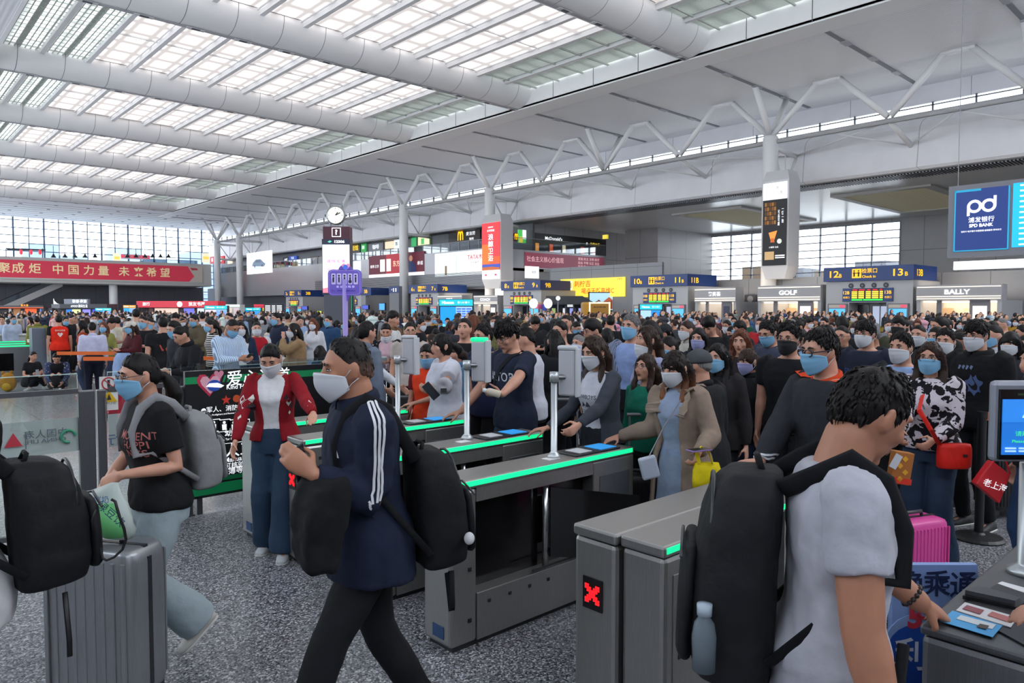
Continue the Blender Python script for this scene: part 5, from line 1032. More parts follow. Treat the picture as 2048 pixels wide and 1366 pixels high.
# blue standing board behind the nearest gate passage
b = bD('standing_board', 'blue standing board with large pale Chinese characters beside the corner gate', 'board', 2.72, 1778, 1945, 1130, 1500, t=.03, mat=H('2a55b4', .4))
zt = b.o.z+b.V.z; b.o.z = .02; b.V = Vector((0, 0, zt-.02))
for c in list(b.r.children): bpy.data.objects.remove(c)
b.body(H('7f98cc', .4), 'panel', .03); b.rect(0, 0, 1, .66, H('2a55b4', .4), 'lower_field', d=.003); b.disc(.28, .66, .13, H('8ea8d8', .4), 'pale_arc', d=.004); b.disc(.26, .63, .115, H('2a55b4', .4), 'blue_arc', d=.005)
iw = H('dfe4f0', .5); ik = H('16234a', .5)
for ch, px, py in (('换', 1820, 1172), ('乘', 1872, 1170), ('通', 1925, 1172)):
    u = (at(px, py, 2.72)-b.o).dot(b.U)/b.U.length_squared; v = (at(px, py, 2.72).z-b.o.z)/b.V.z; b.text(u, v, .095, ch, ik, d=.006, bold=.03)
for ch, px, py in (('利', 1822, 1312), ('便', 1905, 1312)):
    u = (at(px, py, 2.72)-b.o).dot(b.U)/b.U.length_squared; v = (at(px, py, 2.72).z-b.o.z)/b.V.z; b.text(u, v, .12, ch, iw, d=.006, bold=.03)
u = (at(1828, 1235, 2.72)-b.o).dot(b.U)/b.U.length_squared; v = (at(1828, 1235, 2.72).z-b.o.z)/b.V.z; b.text(u, v, .1, '5', H('c83a4a', .5), d=.008, bold=.05); b.text(u+.1, v+.02, .06, 'G', H('c83a4a', .5), d=.008, bold=.05)
# ================================================================== PEOPLE
from mathutils.bvhtree import BVHTree
def skin_mat(name, col):
    m, nt, b = nodes(name); tc = N(nt, 'TexCoord'); nz = N(nt, 'TexNoise'); nz.inputs['Scale'].default_value = 14; nz.inputs['Detail'].default_value = 3; nt.links.new(tc.outputs['Object'], nz.inputs['Vector'])
    c = ramp(nt, nz.outputs['Fac'], [(.3, tuple(q*.88 for q in col)), (.7, col)]); nt.links.new(c, b.inputs['Base Color']); b.inputs['Roughness'].default_value = .5
    b.inputs['Subsurface Weight'].default_value = 0; return m
SKIN = [skin_mat('skin_%s' % n, srgb(c)) for n, c in (('fair', 'c8937c'), ('medium', 'b37c62'), ('tan', '99674f'))]
def hair_mat(name, col, tip=None):
    m, nt, b = nodes(name); tc = N(nt, 'TexCoord'); mp = N(nt, 'Mapping'); mp.inputs['Scale'].default_value = (90, 90, 8); nz = N(nt, 'TexNoise'); nz.inputs['Scale'].default_value = 1.6; nz.inputs['Detail'].default_value = 2
    nt.links.new(tc.outputs['Object'], mp.inputs['Vector']); nt.links.new(mp.outputs[0], nz.inputs['Vector'])
    c = ramp(nt, nz.outputs['Fac'], [(.3, tuple(q*.6 for q in col)), (.7, tuple(q*1.5 for q in col))])
    if tip:
        sp = N(nt, 'SeparateXYZ'); nt.links.new(tc.outputs['Object'], sp.inputs[0]); r = N(nt, 'MapRange'); nt.links.new(sp.outputs[2], r.inputs['Value'])
        r.inputs['From Min'].default_value = 1.48; r.inputs['From Max'].default_value = 1.3; mx = N(nt, 'Mix'); mx.data_type = 'RGBA'; nt.links.new(r.outputs[0], mx.inputs['Factor']); nt.links.new(c, mx.inputs['A']); mx.inputs['B'].default_value = (*tip, 1); c = mx.outputs['Result']
    nt.links.new(c, b.inputs['Base Color']); b.inputs['Roughness'].default_value = .5; b.inputs['Specular IOR Level'].default_value = .2
    bp = N(nt, 'Bump'); bp.inputs['Strength'].default_value = .25; bp.inputs['Distance'].default_value = .006; nt.links.new(nz.outputs['Fac'], bp.inputs['Height']); nt.links.new(bp.outputs['Normal'], b.inputs['Normal']); return m
def fade_mat():
    m = hair_mat('hair_faded', srgb('1b191a')); nt = m.node_tree; b = nt.nodes['Principled BSDF']; l = b.inputs['Base Color'].links[0]; c = l.from_socket; tc = N(nt, 'TexCoord'); sp = N(nt, 'SeparateXYZ'); nt.links.new(tc.outputs['Generated'], sp.inputs[0])
    r = N(nt, 'MapRange'); nt.links.new(sp.outputs[2], r.inputs['Value']); r.inputs['From Min'].default_value = .62; r.inputs['From Max'].default_value = .30; mx = N(nt, 'Mix'); mx.data_type = 'RGBA'; nt.links.new(r.outputs[0], mx.inputs['Factor']); nt.links.new(c, mx.inputs['A']); mx.inputs['B'].default_value = (*srgb('6b5348'), 1); nt.links.new(mx.outputs['Result'], b.inputs['Base Color']); return m
HAIRC = {'faded': fade_mat(), 'black': hair_mat('hair_black', srgb('151213')), 'brown': hair_mat('hair_brown', srgb('30221d')), 'auburn': hair_mat('hair_auburn', srgb('5e3526')), 'grey': hair_mat('hair_grey', srgb('6d6b6c')), 'ombre': hair_mat('hair_ombre', srgb('1d1614'), srgb('7a4a2e'))}
_cl = {}
def cloth(hx, kind='plain', rough=.85):
    k = (hx, kind, rough)
    if k in _cl: return _cl[k]
    col = srgb(hx); m, nt, b = nodes('cloth_%s_%s' % (kind, hx)); tc = N(nt, 'TexCoord'); nz = N(nt, 'TexNoise'); nz.inputs['Scale'].default_value = 9; nz.inputs['Detail'].default_value = 4
    nt.links.new(tc.outputs['Object'], nz.inputs['Vector']); c = ramp(nt, nz.outputs['Fac'], [(.3, tuple(q*.82 for q in col)), (.7, tuple(min(1, q*1.08) for q in col))])
    if kind in ('stripes', 'vstripes'):
        w = N(nt, 'TexWave'); w.bands_direction = 'Z' if kind == 'stripes' else 'X'; w.inputs['Scale'].default_value = 9 if kind == 'stripes' else 16; nt.links.new(tc.outputs['Object'], w.inputs['Vector'])
        mx = N(nt, 'Mix'); mx.data_type = 'RGBA'; nt.links.new(math_(nt, 'GREATER_THAN', w.outputs['Fac'], .6), mx.inputs['Factor']); nt.links.new(c, mx.inputs['A']); mx.inputs['B'].default_value = (.75, .72, .68, 1) if kind == 'stripes' else tuple(min(1, q*1.9+.12) for q in col)+(1,); c = mx.outputs['Result']
    if kind == 'dots':
        v = N(nt, 'TexVoronoi'); v.inputs['Scale'].default_value = 26; nt.links.new(tc.outputs['Object'], v.inputs['Vector']); mx = N(nt, 'Mix'); mx.data_type = 'RGBA'; nt.links.new(math_(nt, 'LESS_THAN', v.outputs['Distance'], .22), mx.inputs['Factor']); nt.links.new(c, mx.inputs['A']); mx.inputs['B'].default_value = (.7, .68, .66, 1); c = mx.outputs['Result']
    if kind == 'wings':
        v = N(nt, 'TexVoronoi'); v.inputs['Scale'].default_value = 11; v.feature = 'SMOOTH_F1'; n2 = N(nt, 'TexNoise'); n2.inputs['Scale'].default_value = 13; n2.inputs['Detail'].default_value = 3; n2.inputs['Distortion'].default_value = 1.2
        nt.links.new(tc.outputs['Object'], n2.inputs['Vector']); mx = N(nt, 'Mix'); mx.data_type = 'RGBA'; nt.links.new(math_(nt, 'GREATER_THAN', n2.outputs['Fac'], .5), mx.inputs['Factor']); nt.links.new(c, mx.inputs['A']); mx.inputs['B'].default_value = (.6, .54, .6, 1); c = mx.outputs['Result']
    if kind == 'denim':
        n2 = N(nt, 'TexNoise'); n2.inputs['Scale'].default_value = 3.2; nt.links.new(tc.outputs['Object'], n2.inputs['Vector']); mx = N(nt, 'Mix'); mx.data_type = 'RGBA'; nt.links.new(n2.outputs['Fac'], mx.inputs['Factor']); nt.links.new(c, mx.inputs['A']); mx.inputs['B'].default_value = (*tuple(min(1, q*1.35+.01) for q in col), 1); c = mx.outputs['Result']
    nt.links.new(c, b.inputs['Base Color']); b.inputs['Roughness'].default_value = rough; b.inputs['Specular IOR Level'].default_value = .25
    bp = N(nt, 'Bump'); bp.inputs['Strength'].default_value = .35; bp.inputs['Distance'].default_value = .03; nt.links.new(nz.outputs['Fac'], bp.inputs['Height']); nt.links.new(bp.outputs['Normal'], b.inputs['Normal'])
    _cl[k] = m; return m
MASKC = {'white': M('mask_white', srgb('cfd2da'), .7), 'blue': M('mask_blue', srgb('7fb4d8'), .7), 'black': M('mask_black', srgb('1b1b1e'), .7), 'lilac': M('mask_lilac', srgb('9a9cc8'), .7), 'kn95': M('mask_kn', srgb('d4d6dc'), .65)}
EYEW, IRIS, LIPS, BROW = H('d8d2cc', .3), H('1c1310', .2), H('9a5a52', .5), H('1a1616', .7)
GLASSF = M('spectacle_frame', srgb('2a2a30'), .3, .5); SOLE = H('d9d9d6', .6)
_wr = bpy.data.textures.new('cloth_folds', 'CLOUDS'); _wr.noise_scale = .11; _wr.noise_depth = 2
_hr = bpy.data.textures.new('hair_locks', 'CLOUDS'); _hr.noise_scale = .035; _hr.noise_depth = 1
def remesh(mb, vox, it=4, wr=0., tex=None, dec=None):
    me = mb.mesh('tmp', []); o = bpy.data.objects.new('tmp', me)
    r = o.modifiers.new('r', 'REMESH'); r.mode = 'VOXEL'; r.voxel_size = vox
    if it: s = o.modifiers.new('s', 'SMOOTH'); s.iterations = it; s.factor = .5
    if wr: d = o.modifiers.new('d', 'DISPLACE'); d.texture = tex or _wr; d.strength = wr; d.mid_level = .5; d.texture_coords = 'LOCAL'
    if wr and it: s = o.modifiers.new('s2', 'SMOOTH'); s.iterations = 1
    out = tmp_eval(o)
    bpy.data.objects.remove(o); bpy.data.meshes.remove(me)
    out.polygons.foreach_set('use_smooth', [True]*len(out.polygons)); return out
def ik(S, T, a, b, hint):
    S, T = Vector(S), Vector(T); d = T-S; L = min(d.length, (a+b)*.995); d.normalize(); T = S+d*L
    x = (a*a-b*b+L*L)/(2*L); h = sqrt(max(a*a-x*x, 0)); n = Vector(hint); n = (n-d*n.dot(d)); n.normalize(); return S+d*x+n*h, T
def hand(mb, Wp, d, n, right, curl=.5, s=1., thumb=.5, point=False):
    d = Vector(d).normalized(); n = Vector(n); n = (n-d*n.dot(d)).normalized(); t = d.cross(n) if right else n.cross(d)
    P = lambda f, sd, up: Wp+(d*f+t*sd+n*up)*s
    mb.capsule([P(-.02,0,0), P(.03,.002,.0), P(.065,.002,0), P(.09,0,.0)], [(.02*s,.027*s), (.018*s,.036*s), (.015*s,.041*s), (.011*s,.038*s)], 12, ref=t if False else None) if False else None
    R = []
    for f, w, h in ((-.03,.024,.02),(0,.028,.02),(.03,.038,.017),(.06,.043,.016),(.088,.041,.013),(.098,.034,.008)):
        c = P(f, 0, 0); R.append([c+t*(w*s*cos(a))+n*(h*s*sin(a)) for a in [2*pi*k/12 for k in range(12)]])
    mb.rings(R)
    for i, (o, b, L, c) in enumerate(((.030,.088,.070,1.),(.010,.094,.078,1.),(-.011,.090,.072,1.05),(-.030,.082,.056,1.15))):
        q = P(b-.012, o, 0); ang = 0.; pts = [q]; dd = d; k = curl*c*(.25 if point and i == 0 else 1)
        for f, ca in ((.45, .55), (.32, .95), (.25, .7)):
            ang += ca*k; dd = (d*cos(ang)+n*sin(ang)); pts.append(pts[-1]+dd*(L*f+(.012 if f == .45 else 0))*s)
        mb.capsule(pts, [.0095*s, .009*s, .0082*s, .007*s], 8)
    q = P(.012, .026, .006); a = t*.75+d*.65+n*(.3+.5*thumb); a.normalize(); e = q+a*.042*s; f = e+(d*.8+n*(.25+.6*thumb)-t*.12*thumb*2).normalized()*.032*s; g = f+(d*.8+n*(.35+.6*thumb)-t*.3*thumb).normalized()*.026*s
    mb.capsule([q-a*.01*s, e, f, g], [.014*s, .0115*s, .010*s, .008*s], 8)
def sstep(a, b, x): t = min(1, max(0, (x-a)/(b-a))); return t*t*(3-2*t)
def interp(tab, x):
    for (a, p), (b, q) in zip(tab, tab[1:]):
        if x <= b: return p+(q-p)*(x-a)/(b-a)
    return tab[-1][1]
HAIRLINE = {'short': [(0,.64),(25,.62),(44,.5),(58,.36),(70,.14),(80,-.10),(87,-.12),(95,.0),(115,-.35),(180,-.62)], 'fade': [(0,.80),(30,.74),(50,.62),(65,.45),(78,.22),(88,.0),(96,-.04),(115,-.3),(180,-.5)], 'crew': [(0,.66),(30,.62),(50,.42),(75,.2),(95,.1),(120,-.2),(180,-.45)],
            'bangs': [(0,.16),(35,.12),(52,-.05),(66,-.5),(80,-.75),(180,-.9)], 'parted': [(0,.66),(18,.58),(38,.25),(55,-.1),(70,-.6),(180,-.9)], 'tied': [(0,.60),(30,.54),(55,.34),(75,.08),(88,.0),(105,-.35),(180,-.7)], 'fringe': [(0,.3),(30,.28),(50,.22),(70,.02),(85,-.1),(95,-.02),(115,-.35),(180,-.62)]}
class Rig: pass
def rig(p):
    g = Rig(); H_ = p.get('H', 1.7); s = H_/1.7; g.s = s; f = p.get('sex', 'm') == 'f'; w = p.get('w', 1.0)*(.93 if f else 1.0); g.w = w; g.f = f
    pz = p.get('pz', .93)*s; g.P = Vector((p.get('px', 0), p.get('py', 0), pz)); ln = radians(p.get('lean', 3)); rl = radians(p.get('roll', 0)); tw = radians(p.get('twist', 0))
    R = Matrix.Rotation(rl, 3, 'Y') @ Matrix.Rotation(-ln, 3, 'X'); Rt = R @ Matrix.Rotation(tw, 3, 'Z'); g.R = R; g.Rt = Rt; u = R @ Vector((0,0,1)); g.u = u
    g.neck = g.P+u*.50*s; g.chest = g.P+u*.36*s
    sw = (.168 if f else .186)*w*s
    g.S = {q: g.P+u*.448*s+Rt @ Vector((q*sw, -.005*s, 0)) for q in (-1, 1)}
    hy, hp, hr = radians(p.get('hy', 0)), radians(p.get('hp', 5)), radians(p.get('hr', 0))
    Rh = R.lerp(Matrix.Identity(3), .4) if False else Matrix.Rotation(-ln*.45, 3, 'X'); Rh = Rh @ Matrix.Rotation(hy, 3, 'Z') @ Matrix.Rotation(hr, 3, 'Y') @ Matrix.Rotation(-hp, 3, 'X'); g.Rh = Rh
    nd = (u*.6+Rh @ Vector((0,.12,1))*.4).normalized(); g.hb = g.neck+nd*.056*s; g.hs = p.get('hs', 1.0)*(.955 if f else 1.0)*(s**.5); g.hc = g.hb+Rh @ Vector((0, .018, .085))*g.hs
    ua, fa = .285*s, .255*s; g.E, g.Wr, g.Hd = {}, {}, {}
    for q in (-1, 1):
        a = p.get('armR' if q > 0 else 'armL', 'down'); pre = {'down': ((.25,.03,.83), (.4,-1,0), None), 'relax': ((.24,.14,.86), (.5,-1,0), None), 'phone': ((.06,.30,1.16), (.7,-.3,-1), None), 'low': ((.10,.26,.98), (.8,-.4,-.6), None), 'fold': ((-.05,.22,1.12), (.9,-.3,-.7), None), 'strap': ((.14,.13,1.30), (.6,-.2,-1), None), 'face': ((.03,.2,1.46), (.7,.2,-1), None), 'reach': ((.16,.5,1.0), (.5,-.2,-1), None), 'side': ((.32,.06,.9), (.6,-1,0), None)}
        if isinstance(a, str): T, hint, _ = pre[a]; T = Vector((q*T[0], T[1], T[2]))*s+Vector((g.P.x, g.P.y, (pz-.93*s))); T = g.P+ (R @ (T-g.P)) if a in ('fold', 'strap', 'phone', 'face', 'low') else T; hint = (q*hint[0], hint[1], hint[2])
        else: T, hint = Vector(a[0]), a[1] if len(a) > 1 and a[1] else (q*.6, -.5, -1)
        g.E[q], g.Wr[q] = ik(g.S[q], T, ua, fa, hint)
    g.hip = {q: g.P+Vector((q*.088*w*s, 0, -.05*s)) for q in (-1, 1)}
    g.K, g.A = {}, {}
    st = p.get('legs', 'stand'); pre = {'stand': {-1: ((-.10,.0,.085), (0,1,0)), 1: ((.10,.0,.085), (0,1,0))}, 'walk': {-1: ((-.09,.30,.10), (0,1,0)), 1: ((.09,-.32,.17), (0,1,.2))}, 'walk2': {1: ((.09,.28,.10), (0,1,0)), -1: ((-.09,-.30,.15), (0,1,.2))}}
    L = pre[st] if isinstance(st, str) else st
    for q in (-1, 1):
        T = Vector(L[q][0])*s; g.K[q], g.A[q] = ik(g.hip[q], T, .425*s, .40*s, L[q][1])
    g.toe = {q: (Vector(L[q][2]) if len(L[q]) > 2 else Vector((q*.12, 1, 0))).normalized() for q in (-1, 1)}
    return g
TORSO_M = [(-.10,.135,.10,0),(-.04,.168,.115,0),(.02,.168,.112,0),(.12,.150,.103,.004),(.22,.158,.110,.008),(.32,.178,.118,.008),(.40,.186,.112,0),(.455,.168,.092,-.004),(.49,.10,.072,-.004),(.515,.062,.058,0)]
TORSO_F = [(-.10,.15,.11,0),(-.04,.180,.122,-.004),(.02,.172,.115,0),(.12,.138,.098,.004),(.22,.146,.108,.014),(.30,.160,.124,.022),(.38,.168,.108,.008),(.45,.155,.085,-.004),(.485,.09,.066,-.004),(.515,.052,.052,0)]
def torso_rings(g, off, z0, z1, n=20, fat=1.0, flare=0., openang=None, belly=0., loose=0.):
    T = TORSO_F if g.f else TORSO_M; s, w = g.s, g.w; R = []; hs = [t[0] for t in T]
    zs = sorted(set([z0, z1]+[h for h in hs if z0 < h < z1])); 
    for h in zs:
        a = interp([(t[0], t[1]) for t in T], max(h, -.10)); b = interp([(t[0], t[2]) for t in T], max(h, -.10)); yo = interp([(t[0], t[3]) for t in T], max(h, -.10))
        if h < .05: a = max(a, .172)+flare*(.05-h)*.6; b = max(b, .118)+flare*(.05-h)*.6
        ll = loose*sstep(.16, .0, h) if False else loose*(1-sstep(-.02, .16, h))
        a = a*w*fat*s+off+ll; b = b*fat*s+off+ll+belly*max(0, 1-abs(h-.12)/.2)*.5
        c = g.P+g.u*(h*s); tw = sstep(0, .4, h); Rm = g.R.lerp(g.Rt, tw) if hasattr(g.R, 'lerp') else g.Rt
        fx, fy = Rm @ Vector((1,0,0)), Rm @ Vector((0,1,0)); c = c+fy*(yo*s+belly*max(0, 1-abs(h-.12)/.2)*.5)
        if h < 0: fx, fy = Vector((1,0,0)), Vector((0,1,0)); c = g.P+Vector((0, yo*s, h*s))
        pt = lambda th, k=1.: c+fx*((a+k)*math.copysign(abs(cos(th))**.85, cos(th)))+fy*((b+k)*math.copysign(abs(sin(th))**.85, sin(th)))
        if openang is None: R.append([pt(2*pi*k/n, 0) for k in range(n)])
        else:
            o = radians(openang(h) if callable(openang) else openang); A = [pi/2+o+(2*pi-2*o)*k/(n-1) for k in range(n)]
            R.append([pt(t, 0) for t in A]+[pt(t, -.028) for t in reversed(A)])
    return R
def make_body(p, g, vox):
    mb = MB(); s = g.s; hs = g.hs; Rh, hc = g.Rh, g.hc; Hh = lambda x, y, z: hc+Rh @ Vector((x, y, z))*hs
    jw = .90 if g.f else 1.0; fat = p.get('face', 1.0)
    def hf(q, d):
        x, y, z = q
        if d.z < 0: k = -d.z; x *= 1-.20*k**2; y *= 1-.10*k**2; y += .012*k if d.y > 0 else .01*k
        if d.y > .5 and d.z > .1: y *= .985
        return Vector((x, y, z))
    mb.ell(hc, (.0745*hs*fat, .094*hs, .112*hs), Rh, nu=28, nv=20, fn=hf)
    mb.ell(Hh(0, .028, -.062), (.056*hs*jw*fat, .058*hs, .052*hs), Rh, nu=18, nv=12); mb.ell(Hh(0, .073, -.099), (.024*hs*jw, .018*hs, .017*hs), Rh, nu=12, nv=8)
    mb.capsule([Hh(0, .086, .022), Hh(0, .098, .0), Hh(0, .109, -.022), Hh(0, .104, -.034)], [.0085*hs, .0095*hs, .0125*hs, .011*hs], 10)
    for q in (-1, 1):
        mb.ell(Hh(q*.011, .098, -.031), (.0085*hs,)*3, nu=8, nv=6); mb.ell(Hh(q*.044*fat, .066, -.022), (.020*hs, .018*hs, .021*hs), Rh, nu=12, nv=8); mb.ell(Hh(q*.031, .081, .036), (.023*hs, .013*hs, .009*hs), Rh, nu=12, nv=8)
        mb.ell(Hh(q*.077*fat, -.004, -.008), (.010*hs, .021*hs, .034*hs), Rh @ Matrix.Rotation(q*.35, 3, 'Z') @ Matrix.Rotation(.15, 3, 'X'), nu=12, nv=10)
    mb.ell(Hh(0, .087, -.056), (.026*hs, .015*hs, .014*hs), Rh, nu=12, nv=8)
    nr = (.047 if g.f else .058)*s*p.get('nw', 1.)
    mb.capsule([g.neck-g.u*.05*s, g.neck, g.hb+g.Rh @ Vector((0,.0,.01)), Hh(0, -.012, -.05)], [(nr*1.25, nr*1.2), (nr*1.08, nr*1.05), nr, nr*.95], 16)
    mb.rings(torso_rings(g, -.016, -.10, .515))
    ar = (.037 if g.f else .047)*s*(.5+.5*g.w)*p.get('aw', 1.)
    for q in (-1, 1):
        S, E, Wp = g.S[q], g.E[q], g.Wr[q]
        mb.capsule([S, S.lerp(E, .35), S.lerp(E, .75), E, E.lerp(Wp, .25), E.lerp(Wp, .65), Wp], [(ar*.92,)*2, (ar*.95,)*2, (ar*.88,)*2, (ar*.82,)*2, (ar*.86,)*2, (ar*.68,)*2, (ar*.55,)*2], 14)
        k = p.get('handR' if q > 0 else 'handL', {}); d = Vector(k.get('d', (Wp-E).normalized()*1.0)); n = Vector(k.get('n', (-q, .15, 0.)))
        if abs(d.normalized().dot(n.normalized())) > .9: n = Vector((0, 1, 0))
        hand(mb, Wp+d.normalized()*.015*s, d, n, q > 0, k.get('curl', .45), (.93 if g.f else 1.0)*s, k.get('thumb', .4), k.get('point', False))
        hp, K, A = g.hip[q], g.K[q], g.A[q]; lr = .078*s*g.w
        mb.capsule([hp, hp.lerp(K, .4), hp.lerp(K, .8), K, K.lerp(A, .3), K.lerp(A, .7), A], [lr, lr*.95, lr*.75, lr*.66, lr*.70, lr*.52, lr*.46], 14)
        t = g.toe[q]; up_ = t.cross(Vector((0,0,1))).normalized().cross(t); mb.capsule([A-t*.05*s-up_*.035*s, A+t*.05*s-up_*.045*s, A+t*.12*s-up_*.06*s], [.030*s, .030*s, .020*s], 10)
    me = remesh(mb, vox, p.get('bsm', 3))
    ex = MB(); sq = p.get('eyes', 1.0)
    for q in (-1, 1):
        c = Hh(q*.031, .0765, .010); Re = Rh @ Matrix.Rotation(q*-.28, 3, 'Z')
        ex.ell(c, (.0150*hs, .0125*hs, .0068*hs*sq), Re, 1, 12, 8); ex.ell(Hh(q*.0305, .0845, .0098), (.0062*hs, .0052*hs, .0060*hs*sq), Re, 2, 10, 8)
        ex.tube([Hh(q*.015, .0865, .0165*sq**.3), Hh(q*.030, .0885, .0185*sq**.3), Hh(q*.046, .0805, .0145*sq**.3)], .0022*hs, 6, 4)
        ex.tube([Hh(q*.014, .091, .031), Hh(q*.030, .0925, .037), Hh(q*.048, .082, .033)], [(.003*hs, .0045*hs), (.003*hs, .0055*hs), (.002*hs, .002*hs)], 6, 4)
    if not p.get('mask') or p['mask'] == 'chin':
        ex.capsule([Hh(-.022, .0915, -.0555), Hh(-.008, .1005, -.0525), Hh(.008, .1005, -.0525), Hh(.022, .0915, -.0555)], [.002*hs, .0048*hs, .0048*hs, .002*hs], 8, 3); ex.capsule([Hh(-.019, .0915, -.0585), Hh(0, .101, -.062), Hh(.019, .0915, -.0585)], [.002*hs, .0062*hs, .002*hs], 8, 3)
    mats = [SKIN[p.get('skin', 0)], EYEW, IRIS, LIPS, BROW]
    nv0, nf0 = len(me.vertices), len(me.polygons); b = MB(); b.v = [tuple(v.co) for v in me.vertices]; b.f = [tuple(f.vertices) for f in me.polygons]; b.m = [0]*nf0; b.add(ex.v, ex.f); b.m = [0]*nf0+ex.m
    bpy.data.meshes.remove(me); return b.mesh('body', mats, True)
def make_hair(p, g, vox):
    st = p.get('hair', 'short'); 
    if st == 'none': return None
    mb = MB(); hs = g.hs; Rh, hc = g.Rh, g.hc; Hh = lambda x, y, z: hc+Rh @ Vector((x, y, z))*hs
    base = {'short': 'short', 'messy': 'fringe', 'crew': 'crew', 'fade': 'fade', 'curly': 'short', 'bowl': 'fringe', 'long': 'parted', 'wavy': 'parted', 'bob': 'bangs', 'longbangs': 'bangs', 'tail': 'tied', 'bangtail': 'bangs', 'bun': 'tied', 'mid': 'parted'}[st]; tab = HAIRLINE[base]
    th = {'short': .15, 'messy': .24, 'crew': .05, 'fade': .11, 'curly': .25, 'bowl': .22, 'long': .12, 'wavy': .18, 'bob': .16, 'longbangs': .14, 'tail': .07, 'bangtail': .12, 'bun': .07, 'mid': .15}[st]; rr_ = random.Random(p.get('seed', 3)); ph = [rr_.uniform(0, 6) for _ in range(6)]
    def hf(q, d):
        az = degrees(math.atan2(abs(d.x), d.y)); zt = interp(tab, az); nz = .5+.25*sin(9*d.x+ph[0]+4*d.z)+.25*sin(11*d.y+ph[1]-5*d.x)
        m = sstep(zt-.07, zt+.09, d.z+.03*sin(18*d.x+ph[2]))
        top = sstep(-.2, .8, d.z); t = th*(.55+.45*top)*(1+(.25 if st in ('messy','curly','wavy') else .1)*(nz-.5)*2)
        if st in ('crew', 'fade'): t = th*(.25+.75*sstep(.25, .75, d.z))
        elif base in ('short', 'fringe'): t *= .35+.65*sstep(zt, zt+.5, d.z)
        k = 1.0+m*t-.09*(1-m); y = q.y*k
        if m > .3 and d.y < 0: y *= 1.03
        z = q.z*k
        if d.z < 0 and m > 0 and base in ('bangs', 'parted'): z *= 1.0+.05*m
        return Vector((q.x*k, y, z))
    mb.ell(hc+Rh @ Vector((0, -.002, .002))*hs, (.0755*hs*p.get('face', 1.), .0955*hs, .113*hs), Rh, nu=40, nv=28, fn=hf)
    dn = Vector((0, 0, -1)); bk = -(g.R @ Vector((0, 1, 0))); L = p.get('hlen', .30)*g.s
    if st in ('long', 'wavy', 'longbangs', 'mid', 'bob'):
        if st == 'bob': L = .13*g.s
        if st == 'mid': L = .2*g.s
        wv = .012 if st in ('wavy', 'mid') else .004
        A = Hh(0, -.055, .02); pts = [A]; n = 7
        for i in range(1, n+1): 
            q = A+(dn*(L+.09*hs)*i/n)+bk*(.015+.045*sin(min(1, i/n*1.3)*pi*.5))*g.s+Vector((wv*sin(i*2.1+ph[3]), 0, 0)); pts.append(q)
        mb.capsule(pts, [(.085*hs, .05*hs)]*1+[(.098*hs, .052*hs)]*2+[(.10*hs, .045*hs)]*(n-3)+[(.085*hs, .035*hs), (.06*hs, .02*hs)], 18, ref=Rh @ Vector((0, 1, 0)))
        for q in (-1, 1):
            pts = [Hh(q*.045, .045, .075), Hh(q*.074, .03, .03), Hh(q*.082, .02, -.03), Hh(q*.082, .012, -.09)]
            LL = L-.02
            if LL > .05:
                for i in range(1, 5): pts.append(pts[3]+dn*LL*i/4*.85+Vector((q*(.012 if i < 3 else .0)+wv*sin(i*2+q), 0, 0))+(-bk)*(.02*min(i, 2)*g.s if st != 'bob' else 0))
            nn = len(pts); mb.capsule(pts, [(.012*hs, .016*hs), (.014*hs, .030*hs), (.016*hs, .034*hs)]+[(.020*hs, .034*hs)]*(nn-5)+[(.018*hs, .026*hs), (.008*hs, .012*hs)], 10, ref=Vector((1, 0, 0)))
    if st in ('tail', 'bangtail'):
        A = Hh(0, -.10, p.get('tz', .0)); T = [A+Rh @ Vector((0, .03, 0)), A+Rh @ Vector((0, -.015, .005))]+[A+bk*(.03+.02*min(i, 2))*g.s+dn*(L*.9*i/5)+Vector((wv_(ph, i), 0, 0)) for i in range(1, 6)]
        mb.capsule(T, [.028*hs, .024*hs, .038*hs, .042*hs, .038*hs, .028*hs, .01*hs], 12)
    if st == 'bun': mb.ell(Hh(0, -.095, .045), (.045*hs, .04*hs, .042*hs), nu=14, nv=10)
    if p.get('cap'): return remesh(mb, vox, 2)
    me = remesh(mb, vox, 2 if st not in ('curly', 'messy') else 1, wr=.02 if st in ('curly',) else .008 if st in ('messy', 'bowl', 'short') else .004, tex=_hr)
    if p.get('vox', .01) > .0121 or st in ('bob',): return me
    # loose locks that break up the outline
    T = BVHTree.FromPolygons([v.co for v in me.vertices], [tuple(f.vertices) for f in me.polygons]); lk = MB(); short = st in ('short', 'messy', 'bowl', 'curly', 'fade', 'crew'); n = {'fade': 120, 'crew': 110, 'tail': 45, 'bun': 45, 'bangtail': 90}.get(st, 330 if short else 170); cw = Vector((0, -.35, .94)).normalized()
    for _ in range(n):
        for _t in range(20):
            d = Vector((rr_.gauss(0, 1), rr_.gauss(-.1, 1), rr_.gauss(.35, 1))).normalized(); az = degrees(math.atan2(abs(d.x), d.y))
            if d.z > interp(tab, az)+.06: break
        c0 = hc+Rh @ Vector((d.x*.1, d.y*.12, d.z*.135))*hs; c, nn, _, _ = T.find_nearest(c0)
        if c is None: continue
        w = (Rh @ cw); t = (Rh @ d)-w; t = t-nn*t.dot(nn)
        if t.length < 1e-4: continue
        t.normalize(); t = (t+Vector((rr_.uniform(-.35, .35), rr_.uniform(-.35, .35), -.15)))
        t = (t-nn*t.dot(nn)).normalized(); L_ = rr_.uniform(.018, .034)*hs*({'messy': 1.35, 'curly': .8, 'fade': .7, 'crew': .45}.get(st, 1.0)); lf = {'messy': .38, 'curly': .7, 'crew': .25, 'fade': .12, 'tail': .02, 'bun': .02}.get(st, .17 if short else .06); r_ = rr_.uniform(.0028, .0045)*hs
